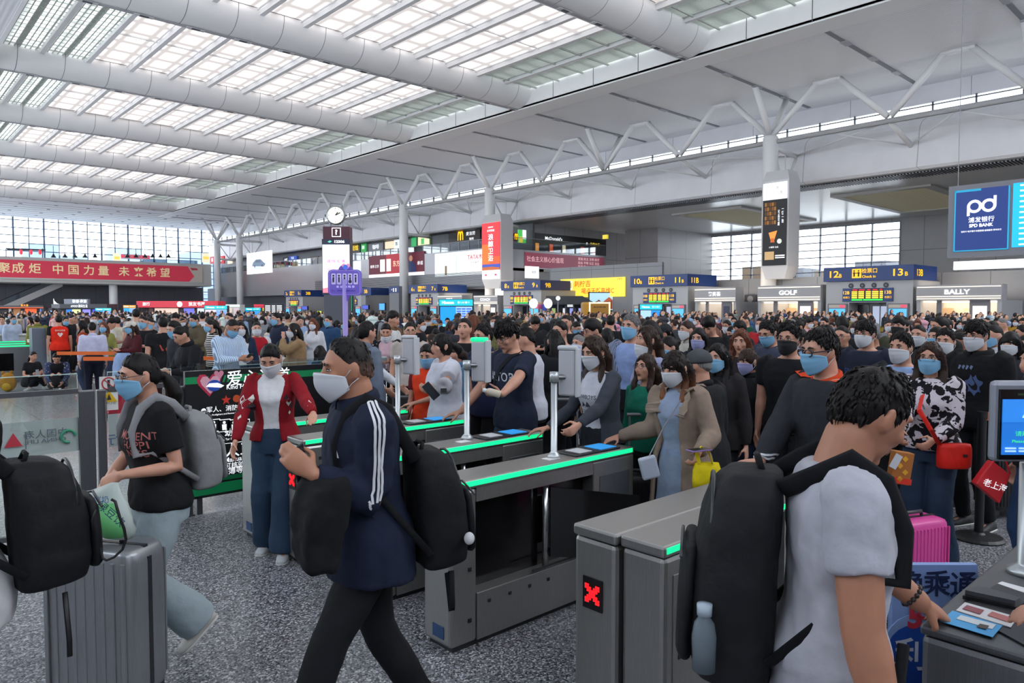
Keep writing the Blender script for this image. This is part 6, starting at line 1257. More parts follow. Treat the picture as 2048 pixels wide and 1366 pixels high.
        q0 = c-nn*.004; q1 = c+t*L_*.5+nn*(L_*lf*.45+.001); q2 = c+t*L_+nn*(L_*lf*.35-.002)-Vector((0, 0, .15*L_))
        lk.tube([q0, q1, q2], [(r_*1.5, r_*.8), (r_*1.4, r_*.7), (r_*.15, r_*.1)], 5)
    b2 = MB(); b2.v = [tuple(v.co) for v in me.vertices]; b2.f = [tuple(f.vertices) for f in me.polygons]; b2.m = [0]*len(b2.f); b2.add(lk.v, lk.f); bpy.data.meshes.remove(me); return b2.mesh('hair', [], True)
def wv_(ph, i): return .008*sin(i*1.7+ph[4])
def make_mask(p, g):
    kind = p['mask']; hs = g.hs; Rh, hc = g.Rh, g.hc; Hh = lambda x, y, z: hc+Rh @ Vector((x, y, z))*hs; mb = MB(); kn = kind == 'kn95'; dz = -.045 if p.get('chin') else 0
    nu, nv = 20, 14; F, B = [], []
    for j in range(nv+1):
        v = j/nv
        for i in range(nu+1):
            u = -1+2*i/nu; az = radians(72)*u; a = abs(u)
            zt = .004+.004*(1-a)-.024*a**2; zb = -.122+.048*a**1.6; z = zt+(zb-zt)*v
            rx, ry = .0830, .101; cb = sin(pi*min(1, max(0, .26+v*.70)))
            bul = .030*(1-a)**1.2*cb if not kn else .040*(1-a)**1.0*cb
            y = ry*cos(az)+bul+(.0016*sin(v*pi*7) if not kn else 0)*(1-a)-.014*v*v*(1-a*.5)+(.004 if v < .1 else 0); x = rx*sin(az)*(1-.06*v*v)
            F.append(Hh(x, y, z+dz)); B.append(Hh(x*.985, y-.003, z+dz))
    n1 = (nu+1)*(nv+1); mb.v = [tuple(q) for q in F+B]; W1 = nu+1
    for j in range(nv):
        for i in range(nu): a = j*W1+i; mb.f.append((a, a+1, a+W1+1, a+W1)); mb.f.append((n1+a, n1+a+W1, n1+a+W1+1, n1+a+1))
    for i in range(nu): mb.f.append((i, n1+i, n1+i+1, i+1)); a = nv*W1+i; mb.f.append((a, a+1, n1+a+1, n1+a))
    for j in range(nv): a = j*W1; mb.f.append((a, a+W1, n1+a+W1, n1+a)); a += nu; mb.f.append((a, n1+a, n1+a+W1, a+W1))
    mb.m = [0]*len(mb.f); col = p.get('maskc', 'white' if kn else kind)
    for q in (-1, 1):
        for z0, z1 in ((-.022, .02), (-.072, -.03)): mb.tube([Hh(q*.0765, .032, z0+dz), Hh(q*.083, .012, (z0+z1)/2), Hh(q*.082, -.018, z1-.005)], .0016*hs, 5, 1)
    return mb.mesh('face_mask', [MASKC[col], H('c9cdd4', .7)], True)
def make_glasses(p, g, thick=False):
    hs = g.hs; Hh = lambda x, y, z: g.hc+g.Rh @ Vector((x, y, z))*hs; mb = MB(); r = .0032 if thick else .0016
    for q in (-1, 1):
        mb.tube([Hh(q*.032+.024*cos(a), .110-.012*abs(.032+q*.024*cos(a))/.056*.6, .008+.019*math.copysign(abs(sin(a))**.8, sin(a))) for a in [2*pi*k/16 for k in range(17)]], r*hs, 6)
        mb.tube([Hh(q*.056, .101, .012), Hh(q*.080, .06, .012), Hh(q*.084, -.005, .008)], r*1.1*hs, 6)
    mb.tube([Hh(-.009, .109, .010), Hh(0, .112, .012), Hh(.009, .109, .010)], r*hs, 6); return mb.mesh('glasses', [GLASSF], True)
def sleeves(mb, g, off, end, p, cuff=1.0, puff=1.0):
    ar = (.037 if g.f else .047)*g.s*(.5+.5*g.w)*p.get('aw', 1.)
    for q in (-1, 1):
        e = end if not isinstance(end, dict) else end[q]
        if e <= 0: continue
        S, E, Wp = g.S[q], g.E[q], g.Wr[q]; top = S+(g.neck-S)*.22
        if e <= 1: pts = [top, S, S.lerp(E, e*.5), S.lerp(E, e)]; rr = [ar*1.0+off, ar*1.12+off, ar*1.12+off*1.1, ar*1.02+off*1.15*cuff]
        else:
            f = e-1; pts = [top, S, S.lerp(E, .5), S.lerp(E, .9), E, E.lerp(Wp, f*.35), E.lerp(Wp, f*.8), E.lerp(Wp, f)]; rr = [ar*1.0+off, ar*1.13+off, ar*1.05*puff+off, ar*.95*puff+off, ar*.92*puff+off, ar*.95*puff+off, ar*.72*puff+off*.8, ar*.62+off*.6*cuff]
        mb.tube(pts, rr, 16)
def make_top(p, g, kind, off, vox, hem=None, end=None, openang=None, fat=1., flare=0.):
    mb = MB(); s = g.s
    dh = {'tee': -.10, 'shirt': -.12, 'jacket': -.13, 'hoodie': -.11, 'coat': -.45, 'sweater': -.08, 'vest': -.1, 'dress': -.55, 'cardigan': -.06, 'polo': -.14}[kind]; de = {'tee': .62, 'polo': .75, 'shirt': 1.97, 'jacket': 1.98, 'hoodie': 1.97, 'coat': 1.97, 'sweater': 1.96, 'vest': 0, 'dress': 1.9, 'cardigan': 1.96}[kind]
    hem = dh if hem is None else hem; end = de if end is None else end
    if hem < -.12:   # long garments follow the thighs
        flare = max(flare, .12)
    mb.rings(torso_rings(g, off, hem, .488, fat=fat, flare=flare, openang=openang, belly=p.get('belly', 0), loose=.016 if not (p.get('inner') and kind == 'tee') else 0))
    if end: sleeves(mb, g, off, end, p, puff=p.get('puff', 1.0))
    return remesh(mb, vox, 5 if openang is None else 3, wr=p.get('wr', .016))
def collar(p, g, off, r=.014, up=.0, tilt=.03, gap=0.):
    mb = MB(); s = g.s; nr = (.050 if g.f else .060)*s+off; c = g.neck+g.u*(up*s); f = g.R @ Vector((0, 1, 0)); x = g.R @ Vector((1, 0, 0))
    pts = [c+x*(nr*1.08*cos(a))+f*(nr*sin(a))-g.u*(tilt*s*(sin(a)*.5+.5)) for a in [pi/2+gap+(2*pi-2*gap)*k/24 for k in range(25)]]
    mb.tube(pts, [(r*s*.55, r*s)]*25, 8, ref=g.u); return mb
def make_bottom(p, g, kind, vox):
    mb = MB(); s = g.s; w = g.w; fit = {'jeans': 1.0, 'trousers': 1.04, 'wide': 1.32, 'slim': .93, 'skirt': 1., 'shorts': 1.1}[kind]
    if kind == 'skirt':
        a = g.P; mb.rings([[Vector((a.x, a.y, z*s))+Vector((rx*s*w*cos(t), ry*s*sin(t), 0)) for t in [2*pi*k/20 for k in range(20)]] for z, rx, ry in ((1.0,.155,.115),(.9,.19,.14),(.7,.22,.17),(.5,.24,.19))]); return remesh(mb, vox, 3, wr=.02)
    mb.rings(torso_rings(g, .012, -.13, .09))
    for q in (-1, 1):
        hp, K, A = g.hip[q], g.K[q], g.A[q]; lr = .080*s*w*(.4+.6*fit)
        dn = (A-K).normalized(); e = K.lerp(A, .98 if kind != 'shorts' else .05); low = lr*(.66+.0 if fit <= 1.05 else .98*fit/1.1)
        pts = [hp+Vector((0,0,.03*s)), hp.lerp(K, .25), hp.lerp(K, .6), hp.lerp(K, .92), K.lerp(e, .15), K.lerp(e, .5), K.lerp(e, .85), e+dn*(.03*s if fit > 1.1 else .01)]
        k = fit; mb.tube(pts, [lr*1.14, lr*1.12, lr*1.0, lr*.86*k**.5, lr*.84*k**.6, lr*.80*k, low*1.05, low*1.06], 16)
    return remesh(mb, vox, 4, wr=.014)
def make_shoes(p, g):
    mb = MB(); s = g.s; out = []
    for q in (-1, 1):
        b = MB(); A, t = g.A[q], g.toe[q]; sd = t.cross(Vector((0, 0, 1))).normalized(); up = sd.cross(t); z0 = A-up*.085*s
        for mi, (zz, hh) in ((0, (.018, 1)), (1, (0, 0))):
            R = []
            for f, wd, h in ((-.085,.024,.05),(-.07,.034,.075),(-.02,.038,.09),(.04,.042,.075),(.10,.046,.05),(.15,.040,.040),(.178,.022,.03)):
                c = z0+t*f*s; top = (h if mi == 0 else .022)*s; bot = (.012 if mi == 0 else 0.0)*s; ww = wd*s*(1 if mi == 0 else 1.08)
                R.append([c+sd*(ww*x)+up*(bot+(top-bot)*y) for x, y in ((-1,0),(-1,.45),(-.75,.85),(0,1),(.75,.85),(1,.45),(1,0),(0,0))])
            b.rings(R, mi)
        out.append(b)
    return out
def person(p, name='person'):
    """builds one person; p is a dict of look and pose. Local frame: facing +Y, right hand +X, feet at z=0"""
    g = rig(p); vox = p.get('vox', .010); M_ = p.get('sm', vox*1.25)
    r = empty(name, p['loc'], p.get('rz', 0)); tag(r, p['label'], 'person', p.get('group'))
    def ch(nm, me, mats=None, parent=None):
        if me is None: return None
        if mats is not None:
            me.materials.clear()
            for m in (mats if isinstance(mats, list) else [mats]): me.materials.append(m)
        me.name = nm; o = bpy.data.objects.new(nm, me); COL.objects.link(o); o.parent = parent or r; return o
    ch('body', make_body(p, g, vox)); ch('hair', make_hair(p, g, max(vox, .008)), HAIRC[p.get('hc', 'black')])
    if p.get('mask') and p['mask'] != 'none': ch('face_mask', make_mask(p, g))
    if p.get('glasses'): ch('glasses', make_glasses(p, g, p['glasses'] == 2))
    top = p.get('top', ('tee', '333333')); m = cloth(top[1], *(top[2:3]))
    inner = p.get('inner')
    off = {'tee': .012, 'polo': .016, 'shirt': .016, 'jacket': .026, 'hoodie': .028, 'coat': .032, 'sweater': .020, 'vest': .024, 'dress': .016, 'cardigan': .017}[top[0]]+p.get('off', 0)
    nm = {'tee': 't_shirt', 'polo': 'polo_shirt'}.get(top[0], top[0])
    if inner:
        ch('t_shirt', make_top(p, g, 'tee', .010, M_, hem=p.get('ihem', -.05), end=.4), cloth(inner))
        oa = p.get('open', 26); ch(nm, make_top(p, g, top[0], off, M_, p.get('hem'), p.get('end'), openang=(lambda h: oa+max(0, h-.25)*90+max(0,-h)*10)), m)
    else:
        ch(nm, make_top(p, g, top[0], off, M_, p.get('hem'), p.get('end'), flare=p.get('flare', 0)), m)
    if p.get('under'):     # sleeves of a shirt worn below a vest
        u = MB(); sleeves(u, g, .012, p.get('uend', .65), p); u.rings(torso_rings(g, .006, -.09, .488)); ch('shirt', remesh(u, M_, 4, wr=.012), cloth(p['under']))
    cl = p.get('collar', {'shirt': 1, 'polo': 1, 'jacket': 2, 'coat': 1, 'hoodie': 3}.get(top[0], 0))
    if cl: 
        c = {1: collar(p, g, .006, .026, .01, .05, .22), 2: collar(p, g, .008, .036, .018, .03, .12), 3: collar(p, g, .022, .05, -.015, .02, .1)}[cl]; ch('collar', c.mesh('collar', [cloth(p.get('colc', top[1]))], True))
    else: ch('neckband', collar(p, g, .004, .010, -.012, .035).mesh('neckband', [cloth(p.get('colc', top[1] if not inner else inner))], True))
    bt_ = p.get('bot', ('jeans', '2c3a52', 'denim')); ch({'jeans': 'jeans', 'wide': 'wide_trousers', 'slim': 'trousers'}.get(bt_[0], bt_[0]), make_bottom(p, g, bt_[0], M_), cloth(bt_[1], *(bt_[2:3])))
    for b in make_shoes(p, g): b.build('shoe', [H(p.get('shoe', '2a2a2c'), .6), SOLE], r, True, world=False)
    g.root = r; g.M = Matrix.Translation(r.location) @ Matrix.Rotation(p.get('rz', 0), 4, 'Z'); return g
def face_rz(loc, a):
    c = Vector((-loc[0], -loc[1], 0)).normalized(); lf = Vector((c.y, -c.x, 0))*1.0
    lf = Vector((0,0,1)).cross(c)*-1   # image-left seen from the camera
    if lf.dot(_rt) > 0: lf = -lf
    f = c*cos(radians(a))+lf*sin(radians(a)); return atan2(f.y, f.x)-pi/2
PLACED = []
def P(px, yt, d, a, label, **k):
    """person whose head top is at pixel (px, yt), standing at distance d, turned a degrees from facing the camera towards image left"""
    if k.pop('auto', False):
        for dd in (0, .15, -.15, .3, -.3, .45, -.45, .6, -.6, .8, -.8, 1.0, 1.3):
            q = at(px, yt, d+dd)
            if all((q.x-a_)**2+(q.y-b_)**2 > .52**2 for a_, b_ in PLACED) and not (q.x < 4.25 and q.y < 6.2): break
        d = d+dd
    q = at(px, yt, d); PLACED.append((q.x, q.y)); rz = face_rz((q.x, q.y), a); k0 = {x: v for x, v in k.items() if x not in ('armL', 'armR')}; k0['H'] = 1.7; g0 = rig(k0); top = g0.hc.z+.121*g0.hs
    H_ = k.pop('H', None) or max(1.0, min(1.95, 1.7*q.z/top)); h = Matrix.Rotation(rz, 3, 'Z') @ Vector((g0.hc.x, g0.hc.y, 0))*(H_/1.7); loc = (q.x-h.x, q.y-h.y, 0)
    Ri = Matrix.Rotation(-rz, 3, 'Z')
    for x in ('armL', 'armR'):
        v = k.get(x)
        if isinstance(v, tuple) and v[0] == 'w': k[x] = (W2L(loc, rz, v[1]),)+((Ri @ Vector(v[2]),) if len(v) > 2 else ())
    for x in ('handL', 'handR'):
        v = k.get(x)
        if v and v.get('w'): k[x] = {**v, **{e: Ri @ Vector(v[e]) for e in ('d', 'n') if e in v}}
    k.update(loc=loc, rz=rz, label=label, H=H_); k.setdefault('vox', .010 if d < 7.5 else .014 if d < 12 else .018); k.setdefault('seed', int(px*7+yt)); return person(k)
def part_of(g, nm): return [o for o in g.root.children if o.name.split('.')[0] == nm][0]
def bvh(o): return BVHTree.FromPolygons([v.co for v in o.data.vertices], [tuple(f.vertices) for f in o.data.polygons])
def ribbon_on(g, nm, pts, w, mat, name='stripe', off=.003, n=24):
    """a strip of trim that follows the surface of a garment"""
    o = part_of(g, nm); T = bvh(o); pts = [Vector(p) for p in pts]; D = [0]
    for a, b in zip(pts, pts[1:]): D.append(D[-1]+(b-a).length)
    Q = []
    for i in range(n+1):
        t = D[-1]*i/n; k = max(j for j in range(len(D)) if D[j] <= t+1e-9); k = min(k, len(pts)-2); p = pts[k].lerp(pts[k+1], (t-D[k])/max(D[k+1]-D[k], 1e-9)); c, nn, _, _ = T.find_nearest(p); Q.append((c+nn*off, nn))
    b = MB(); L = []
    for i, (c, nn) in enumerate(Q):
        d = Q[min(i+1, n)][0]-Q[max(i-1, 0)][0]; x = d.cross(nn).normalized()*w/2; L.append((c-x, c+x))
    b.v = [tuple(q) for l in L for q in l]; b.f = [(2*i, 2*i+1, 2*i+3, 2*i+2) for i in range(n)]; b.m = [0]*n; return b.build(name, mat, o, world=False)
def print_on(g, nm, mb, c, mat, name='print', back=False, yaw=0., off=.003):
    """flat lettering or shapes (local XY mesh) printed on the front or back of a garment round local point c"""
    o = part_of(g, nm); T = bvh(o); s = -1 if back else 1; Ry = Matrix.Rotation(yaw, 3, 'Z'); X = Ry @ g.Rt @ Vector((-s, 0, 0)); Y = Ry @ g.Rt @ Vector((0, s, 0)); Z = g.R @ Vector((0, 0, 1)); c = Vector(c); out = []; ok = []
    for v in mb.v:
        p, nn, _, _ = T.ray_cast(c+X*v[0]+Z*v[1]+Y*.5, -Y)
        ok.append(p is not None); out.append(tuple(p+Y*off) if p is not None else (0,0,0))
    b = MB(); b.v = out
    for f, m in zip(mb.f, mb.m):
        if all(ok[i] for i in f) and all((Vector(out[f[i]])-Vector(out[f[i-1]])).length < 3*(Vector(mb.v[f[i]])-Vector(mb.v[f[i-1]])).length+.004 for i in range(len(f))): b.f.append(f); b.m.append(m)
    return b.build(name, mat, o, world=False) if b.f else None
def poly_mb(polys):
    b = MB()
    for q in polys: b.add([(x, y, 0) for x, y in q], [tuple(range(len(q)))])
    return b
def phone(pos, d, n, label, col='17181c', sz=(.072, .15, .009)):
    n = Vector(n).normalized(); d = Vector(d); d = (d-n*d.dot(n)).normalized(); x = d.cross(n); R = Matrix((x, d, n)).transposed(); o = tag(empty('phone', pos), label, 'phone'); MB().cbox(pos, sz, R=R).build('phone_case', H(col, .4), o, bevel=.003); MB().cbox(Vector(pos)+n*(sz[2]/2+.0008), (sz[0]*.88, sz[1]*.9, .001), R=R).build('phone_screen', H('2a3038', .15), o); return o
def W2L(loc, rz, w): return Matrix.Rotation(-rz, 3, 'Z') @ (Vector(w)-Vector(loc))
def thing_on(g, name, label, cat, at_local, group=None):
    """a separate object carried by a person, built in that person's local frame"""
    o = tag(empty(name, g.M @ Vector(at_local), g.root.rotation_euler.z), label, cat, group); o2 = Vector(at_local)
    def put(mb, nm, mat, smooth=True, **kk):
        mb.xform(Matrix.Translation(-o2)); return mb.build(nm, mat, o, smooth, world=False, **kk)
    return put
def backpack(g, label, col, c=(0, -.24, 1.15), sz=(.30, .17, .44), strap='14151a', straps=(-1, 1), pocket=True, vox=.012, trim=None, lum=True):
    """rucksack behind the wearer: body, front pocket, haul loop, shoulder straps"""
    s = g.s; c = g.P+g.Rt @ (Vector((c[0], c[1], c[2]-.93))*s); w, t, h = [q*s for q in sz]; put = thing_on(g, 'backpack', label, 'backpack', c-Vector((0, 0, h/2)))
    u = g.u; X, Y = g.Rt @ Vector((1, 0, 0)), g.R @ Vector((0, 1, 0)); cm = cloth(col, 'plain', .7)
    def pt(x, y, z): return c+X*x+Y*y+u*z
    b = MB(); R = []
    for z, k, ky in ((-.5,.80,.7),(-.47,.93,.92),(-.3,1,1),(0,1,1),(.25,.95,.92),(.4,.82,.8),(.48,.6,.62),(.5,.4,.4)):
        R.append([pt(w/2*k*math.copysign(abs(cos(a))**.5, cos(a)), t/2*ky*math.copysign(abs(sin(a))**.6, sin(a))+(t/2*(1-ky)), z*h) for a in [2*pi*i/20 for i in range(20)]])
    b.rings(R); me = remesh(b, vox, 2, wr=.012); me.materials.append(cm); q = MB(); q.v = [tuple(v.co) for v in me.vertices]; q.f = [tuple(f.vertices) for f in me.polygons]; q.m = [0]*len(q.f); put(q, 'pack_body', cm)
    if pocket:
        b = MB(); R = []
        for z, k in ((-.42,.8),(-.38,.95),(-.15,1),(.05,.95),(.12,.75)): R.append([pt(w*.42*k*math.copysign(abs(cos(a))**.5, cos(a)), -t*.42-t*.22*k*(.5-.5*sin(a)), z*h) for a in [2*pi*i/16 for i in range(16)]])
        b.rings(R); put(b, 'front_pocket', cloth(trim or col, 'plain', .65)); b = MB().tube([pt(w*.4*math.copysign(1, x)*abs(x), -t*.62, .14*h-.03*abs(x)) for x in (-1, -.5, 0, .5, 1)], .005, 6); put(b, 'zip', H('3a3c42', .4))
        b = MB().tube([pt(w*.43*cos(a), -t*.30-t*.2*0, h*(.12+.33*sin(a))) for a in [pi*k/10 for k in range(11)]], .006, 6); put(b, 'zip', H('2c2e33', .4))
    put(MB().tube([pt(-.04, t*.25, h*.49), pt(-.03, t*.2, h*.55), pt(.03, t*.2, h*.55), pt(.04, t*.25, h*.49)], .009, 6), 'haul_loop', cloth(strap))
    for q in straps:
        S = g.S[q]; n = g.neck; m = n.lerp(S, .62); f = Y
        pts = [pt(q*w*.28, t*.45, h*.44), m-f*.075*s+u*.01*s, m+u*(.058*s), m+f*.075*s+u*.01*s, m+f*.122*s-u*.10*s, m+f*.128*s-u*.22*s+X*q*.02, S.lerp(g.P, .42)+X*q*.06*s+f*.06*s, pt(q*w*.46, t*.4, -h*.34)]
        put(MB().tube(pts, [(.026*s, .009)]*5+[(.020*s, .007)]+[(.014, .005)]*2, 8, ref=X), 'shoulder_strap', cloth(strap))
    return put
# ---- people nearest the camera
U = Vector((0, 0, 1)); LT = -_rt
# man in the navy track jacket
g = P(694, 673, 2.95, 76, 'man in navy track jacket with white sleeve stripes and white respirator mask, striding left', sex='m', w=1.02, hair='fade', hc='faded', mask='kn95', top=('jacket', '1b2338'), bot=('trousers', '1a1b1f'), vox=.008, sm=.011, skin=1, hp=6, lean=5, eyes=.7, legs={-1: ((-.09,.33,.10), (0,1,0)), 1: ((.09,-.27,.12), (0,1,0))}, armL=('w', at(628, 950, 2.66), (.3, 0, -1)), handL={'w': 1, 'd': LT*.7+U*.6-FH*.1, 'n': FH*.9+LT*.5+U*.1, 'curl': .75, 'thumb': .6}, armR=(Vector((.22,.02,.84)),), hem=-.17, wr=.02, shoe='16171a', face=1.04, nw=1.12)
man_navy = g; E_, S_, Wq = g.E[-1], g.S[-1], g.Wr[-1]; out = (g.Rt @ Vector((-1, 0, 0))); fw_ = g.R @ Vector((0, 1, 0)); s = g.s; WSTR = H('d4d6dc', .7)
for k in (-1, 0, 1):
    dx = fw_*(.020*k)
    ribbon_on(g, 'jacket', [g.neck.lerp(S_, .42)+U*.08+dx, S_.lerp(g.neck, .15)+U*.09+dx+out*.03, S_+out*.10+dx+U*.0, S_.lerp(E_, .5)+out*.10+dx, E_+out*.10+dx*1.1], .0105, WSTR, 'sleeve_stripe', n=30)
    ribbon_on(g, 'jacket', [E_+out*.1+fw_*.03+U*(.012*k-.02), E_.lerp(Wq, .16)+out*.1+U*(.014*k-.02)], .009, WSTR, 'sleeve_stripe', n=8)
print_on(g, 'jacket', poly_mb([[(-.022,0),(-.012,0),(-.017,.012)],[(-.008,0),(.004,0),(-.008,.024),(-.013,.015)],[(.008,0),(.022,0),(.004,.036),(-.003,.026)]]), g.P+g.u*.33*s+out*.07, WSTR, 'chest_emblem', yaw=.4)
p = at(601, 930, 2.70); phone(p, U*.8+LT*.6, FH*-.4+_rt*.8, 'dark phone in the hand of the man in navy jacket')
# folded dark coat over his forearm
ct = tag(empty('coat', at(640, 1150, 2.68)), 'black coat draped over the forearm of the man in navy jacket', 'coat'); b = MB(); R = []
for i, (x, y, wd, th) in enumerate(((648,952,.175,.05),(644,972,.205,.085),(642,1005,.215,.095),(640,1050,.21,.09),(637,1090,.195,.085),(640,1125,.165,.075),(646,1140,.12,.05))):
    c = at(x, y, 2.68); R.append([c+_rt*(wd/2*cos(a)*(1+.05*sin(3*a+i)))+FH*(th*sin(a)*(1+.25*sin(4*a+i*.6))) for a in [2*pi*k/28 for k in range(28)]])
b.rings(R); me = remesh(b, .011, 2, wr=.03); q = MB(); q.v = [tuple(v.co) for v in me.vertices]; q.f = [tuple(f.vertices) for f in me.polygons]; q.m = [0]*len(q.f); q.build('coat_cloth', cloth('17171a'), ct, True)
put = backpack(g, 'slack black rucksack hanging on the back of the man in navy jacket', '141519', c=(-.08, -.25, 1.0), sz=(.30, .20, .46), straps=(-1,))
put(MB().tube([g.P+Vector((-.16, -.3, -.18)), g.P+Vector((-.17, -.3, -.32)), g.P+Vector((-.14, -.31, -.36)), g.P+Vector((-.12, -.3, -.2))], [(.014, .004)]*4, 6), 'loose_strap', cloth('14151a'))
put(MB().ell(g.P+Vector((-.26, -.34, -.02)), (.022, .022, .026)), 'white_pompom', H('c9c9cc', .8))
# woman with ponytail in black T-shirt
g = P(279, 706, 3.66, 74, 'woman in black T-shirt with ponytail and blue mask, walking left behind the silver suitcase', sex='f', hair='tail', tz=-.03, hlen=.28, mask='blue', glasses=1, top=('tee', '17171a'), bot=('wide', '93a1a8', 'denim'), vox=.008, sm=.011, skin=0, hp=8, lean=5, w=1.06, aw=1.12, legs={-1: ((-.09,.20,.10), (0,1,0)), 1: ((.09,-.20,.20), (0,1,.2), (.05,.75,-.66))}, pz=.965, armL=('w', at(243, 950, 3.42), (.6, -.2, -1)), handL={'w': 1, 'd': LT*.9-U*.45, 'n': FH*.8-U*.4, 'curl': .9, 'thumb': .5}, armR='low', hem=-.06, end=.7, shoe='c9c6c0', wr=.02)
print_on(g, 't_shirt', text_mb('MOMENT\nHAPPI\nNESS', .055, .004, lines=.8), g.P+g.u*.30*g.s+g.Rt @ Vector((-.06, 0, 0)), H('b86a66', .8), 'lettering', yaw=.35)
put = backpack(g, 'grey rucksack on the back of the woman in black T-shirt', '8b8b8e', c=(0, -.225, 1.13), sz=(.30, .17, .42), strap='8e8e92', vox=.011)
cc = at(205, 1090, 3.38); bg_ = tag(empty('plastic_bag', cc), 'translucent shopping bag with green packet hanging from the hand above the suitcase', 'bag'); b = MB(); R = []
for i, (x, y, wd, th) in enumerate(((228,966,.02,.02),(205,985,.085,.03),(198,1005,.13,.05),(210,1035,.135,.06),(226,1060,.115,.055),(238,1076,.07,.03))):
    c = at(x, y, 3.38); R.append([c+_rt*(wd*cos(a)/1.05*(1+.12*sin(5*a+i)))+FH*(th*sin(a)*(1+.2*sin(3*a+i))) for a in [2*pi*k/22 for k in range(22)]])
b.rings(R).build('bag_film', M('bag_film', srgb('c9d4d0'), .35, alpha=.72), bg_, True); b = MB(); R = []
for x, y, wd in ((208,1005,.055),(222,1040,.06),(238,1068,.05)): c = at(x, y, 3.36); R.append([c+_rt*(wd*cos(a))+FH*(.045*sin(a)-.03) for a in [2*pi*k/14 for k in range(14)]])
b.rings(R).build('green_packet', H('5fae6a', .5), bg_, True)
pp = at(221, 1028, 3.27); put_text('绿豆饮', pp, _rt+U*-.9, U+_rt*.9, .05, H('2a4a6a', .5), bg_, bold=.01); put_text('鲜奶', at(203, 1000, 3.26), _rt, U, .035, H('3a68a8', .5), bg_, bold=.01)
# woman in red cardigan
g = P(541, 686, 5.5, 14, 'woman in red argyle cardigan and white mask stepping out between two gates', sex='f', hair='tail', tz=.0, hlen=.18, mask='white', top=('cardigan', '8a1420'), inner='d6d6da', open=20, bot=('wide', '22364c', 'denim'), vox=.009, sm=.011, skin=0, hp=30, lean=4, armR=('w', at(468, 893, 5.25), (-.4, .1, -1)), armL=('w', at(640, 852, 5.05), (.5, .2, -1)), handR={'curl': .5}, handL={'w': 1, 'd': LT*-.2-FH*.9-U*.2, 'n': -U+_rt*.1, 'curl': .25}, legs={-1: ((-.09,.16,.085), (0,1,0)), 1: ((.09,-.05,.085), (0,1,0))}, shoe='b9bcc0', hem=-.03, wr=.014, hs=1.03, puff=1.05, eyes=.5)
Wt, Bk = H('d8d2cc', .8), H('2a1a22', .8)
for sx in (-1, 1):
    D = lambda cx, cy, r=.026: [(cx-r*.85, cy), (cx, cy-r*1.25), (cx+r*.85, cy), (cx, cy+r*1.25)]
    c0 = g.P+g.u*.285*g.s+g.Rt @ Vector((sx*.128, 0, 0))
    print_on(g, 'cardigan', poly_mb([D(-.04, .0), D(.018, .0), D(-.011, .032), D(.047, .032)]), c0, Wt, 'argyle_pattern', yaw=-.42*sx); print_on(g, 'cardigan', poly_mb([D(-.011, -.03), D(-.058, .03), D(.018+.03, -.03)]), c0, Bk, 'argyle_pattern', yaw=-.42*sx)
    print_on(g, 'cardigan', poly_mb([D(-.03, -.085, .013), D(.03, -.085, .013)]), c0, Wt, 'argyle_pattern', yaw=-.42*sx)
# traveller cut by the left edge
g = P(-150, 640, 2.42, 88, 'traveller in white top cut off by the left edge, carrying a black rucksack', sex='f', hair='tail', top=('shirt', 'd4d4d8'), bot=('trousers', '1e2436'), vox=.010, w=1.1, armL='down', legs='stand', wr=.022, off=.012, H=1.72)
put = backpack(g, 'black leather drawstring rucksack at the left edge, above the silver suitcase', '16171b', c=(-.05, -.27, 1.12), sz=(.34, .24, .44), vox=.011)
put(MB().tube([g.P+Vector((-.2-.02*sin(a), -.43-.045*sin(a)-.01*cos(3*a), .16+.11*cos(a))) for a in [2*pi*k/16 for k in range(15)]], .005, 6), 'drawstring', H('101114', .5))
put(MB().tube([g.P+Vector((-.12, -.30, -.06)), g.P+Vector((-.12, -.31, -.24)), g.P+Vector((-.12, -.31, -.30))], [(.009, .003)]*3, 6), 'hanging_strap', H('101114', .5))
c = at(92, 975, 2.62); yb = tag(empty('shoulder_bag', c), 'yellow and black bag tucked behind the black leather rucksack', 'bag'); Rm = Matrix((_rt, FH, U)).transposed()
b = MB().ell(c, (.085, .07, .075), Rm @ Matrix.Rotation(.5, 3, 'Y'), nu=20, nv=12); b.build('bag_body', H('c6c81e', .6), yb, True)
for k in (-.03, .05): b = MB().tube([c+_rt*(.088*cos(a)+k)*.9+U*(.05*sin(a)-.5*k)-FH*.05*1 for a in [pi*j/8 for j in range(9)]], [(.014, .03)]*9, 6); b.build('black_band', H('17181c', .6), yb, True)
# man in white T-shirt at the near right gate
tip = onZ(.975, 1893, 1220)
g = P(1742, 733, 1.93, -102, 'man in white T-shirt with large black rucksack pressing his ticket on the corner gate', sex='m', w=1.04, hair='short', top=('tee', 'b4b5c0'), bot=('trousers', '1a1a20'), vox=.0065, sm=.010, skin=1, hp=30, hy=26, lean=3, aw=1.2, nw=1.08, face=1.06, armL=('w', onZ(1.02, 1838, 1203), (.6, .2, -1)), handL={'w': 1, 'd': (tip-onZ(1.02, 1838, 1203))*1.0+Vector((0,0,-.02)), 'n': -U*.8+FH*.3, 'curl': .75, 'point': True, 'thumb': .7}, armR=(Vector((.33,.10,.80)), (.4, -1, 0)), end=.58, hem=-.12, wr=.026, legs={-1: ((-.1,.12,.085), (0,1,0)), 1: ((.1,-.1,.085), (0,1,0))})
mw = g; W_ = g.Wr[-1]; dd = (g.Wr[-1]-g.E[-1]).normalized(); q = MB()
for k in range(14): a = 2*pi*k/14; x, y, _ = frame(dd); q.ell(W_-dd*.025+x*(.034*cos(a))+y*(.034*sin(a)), (.008,)*3, nu=8, nv=6)
br = q.build('bead_bracelet', H('2a2220', .4), g.root, True, world=False)
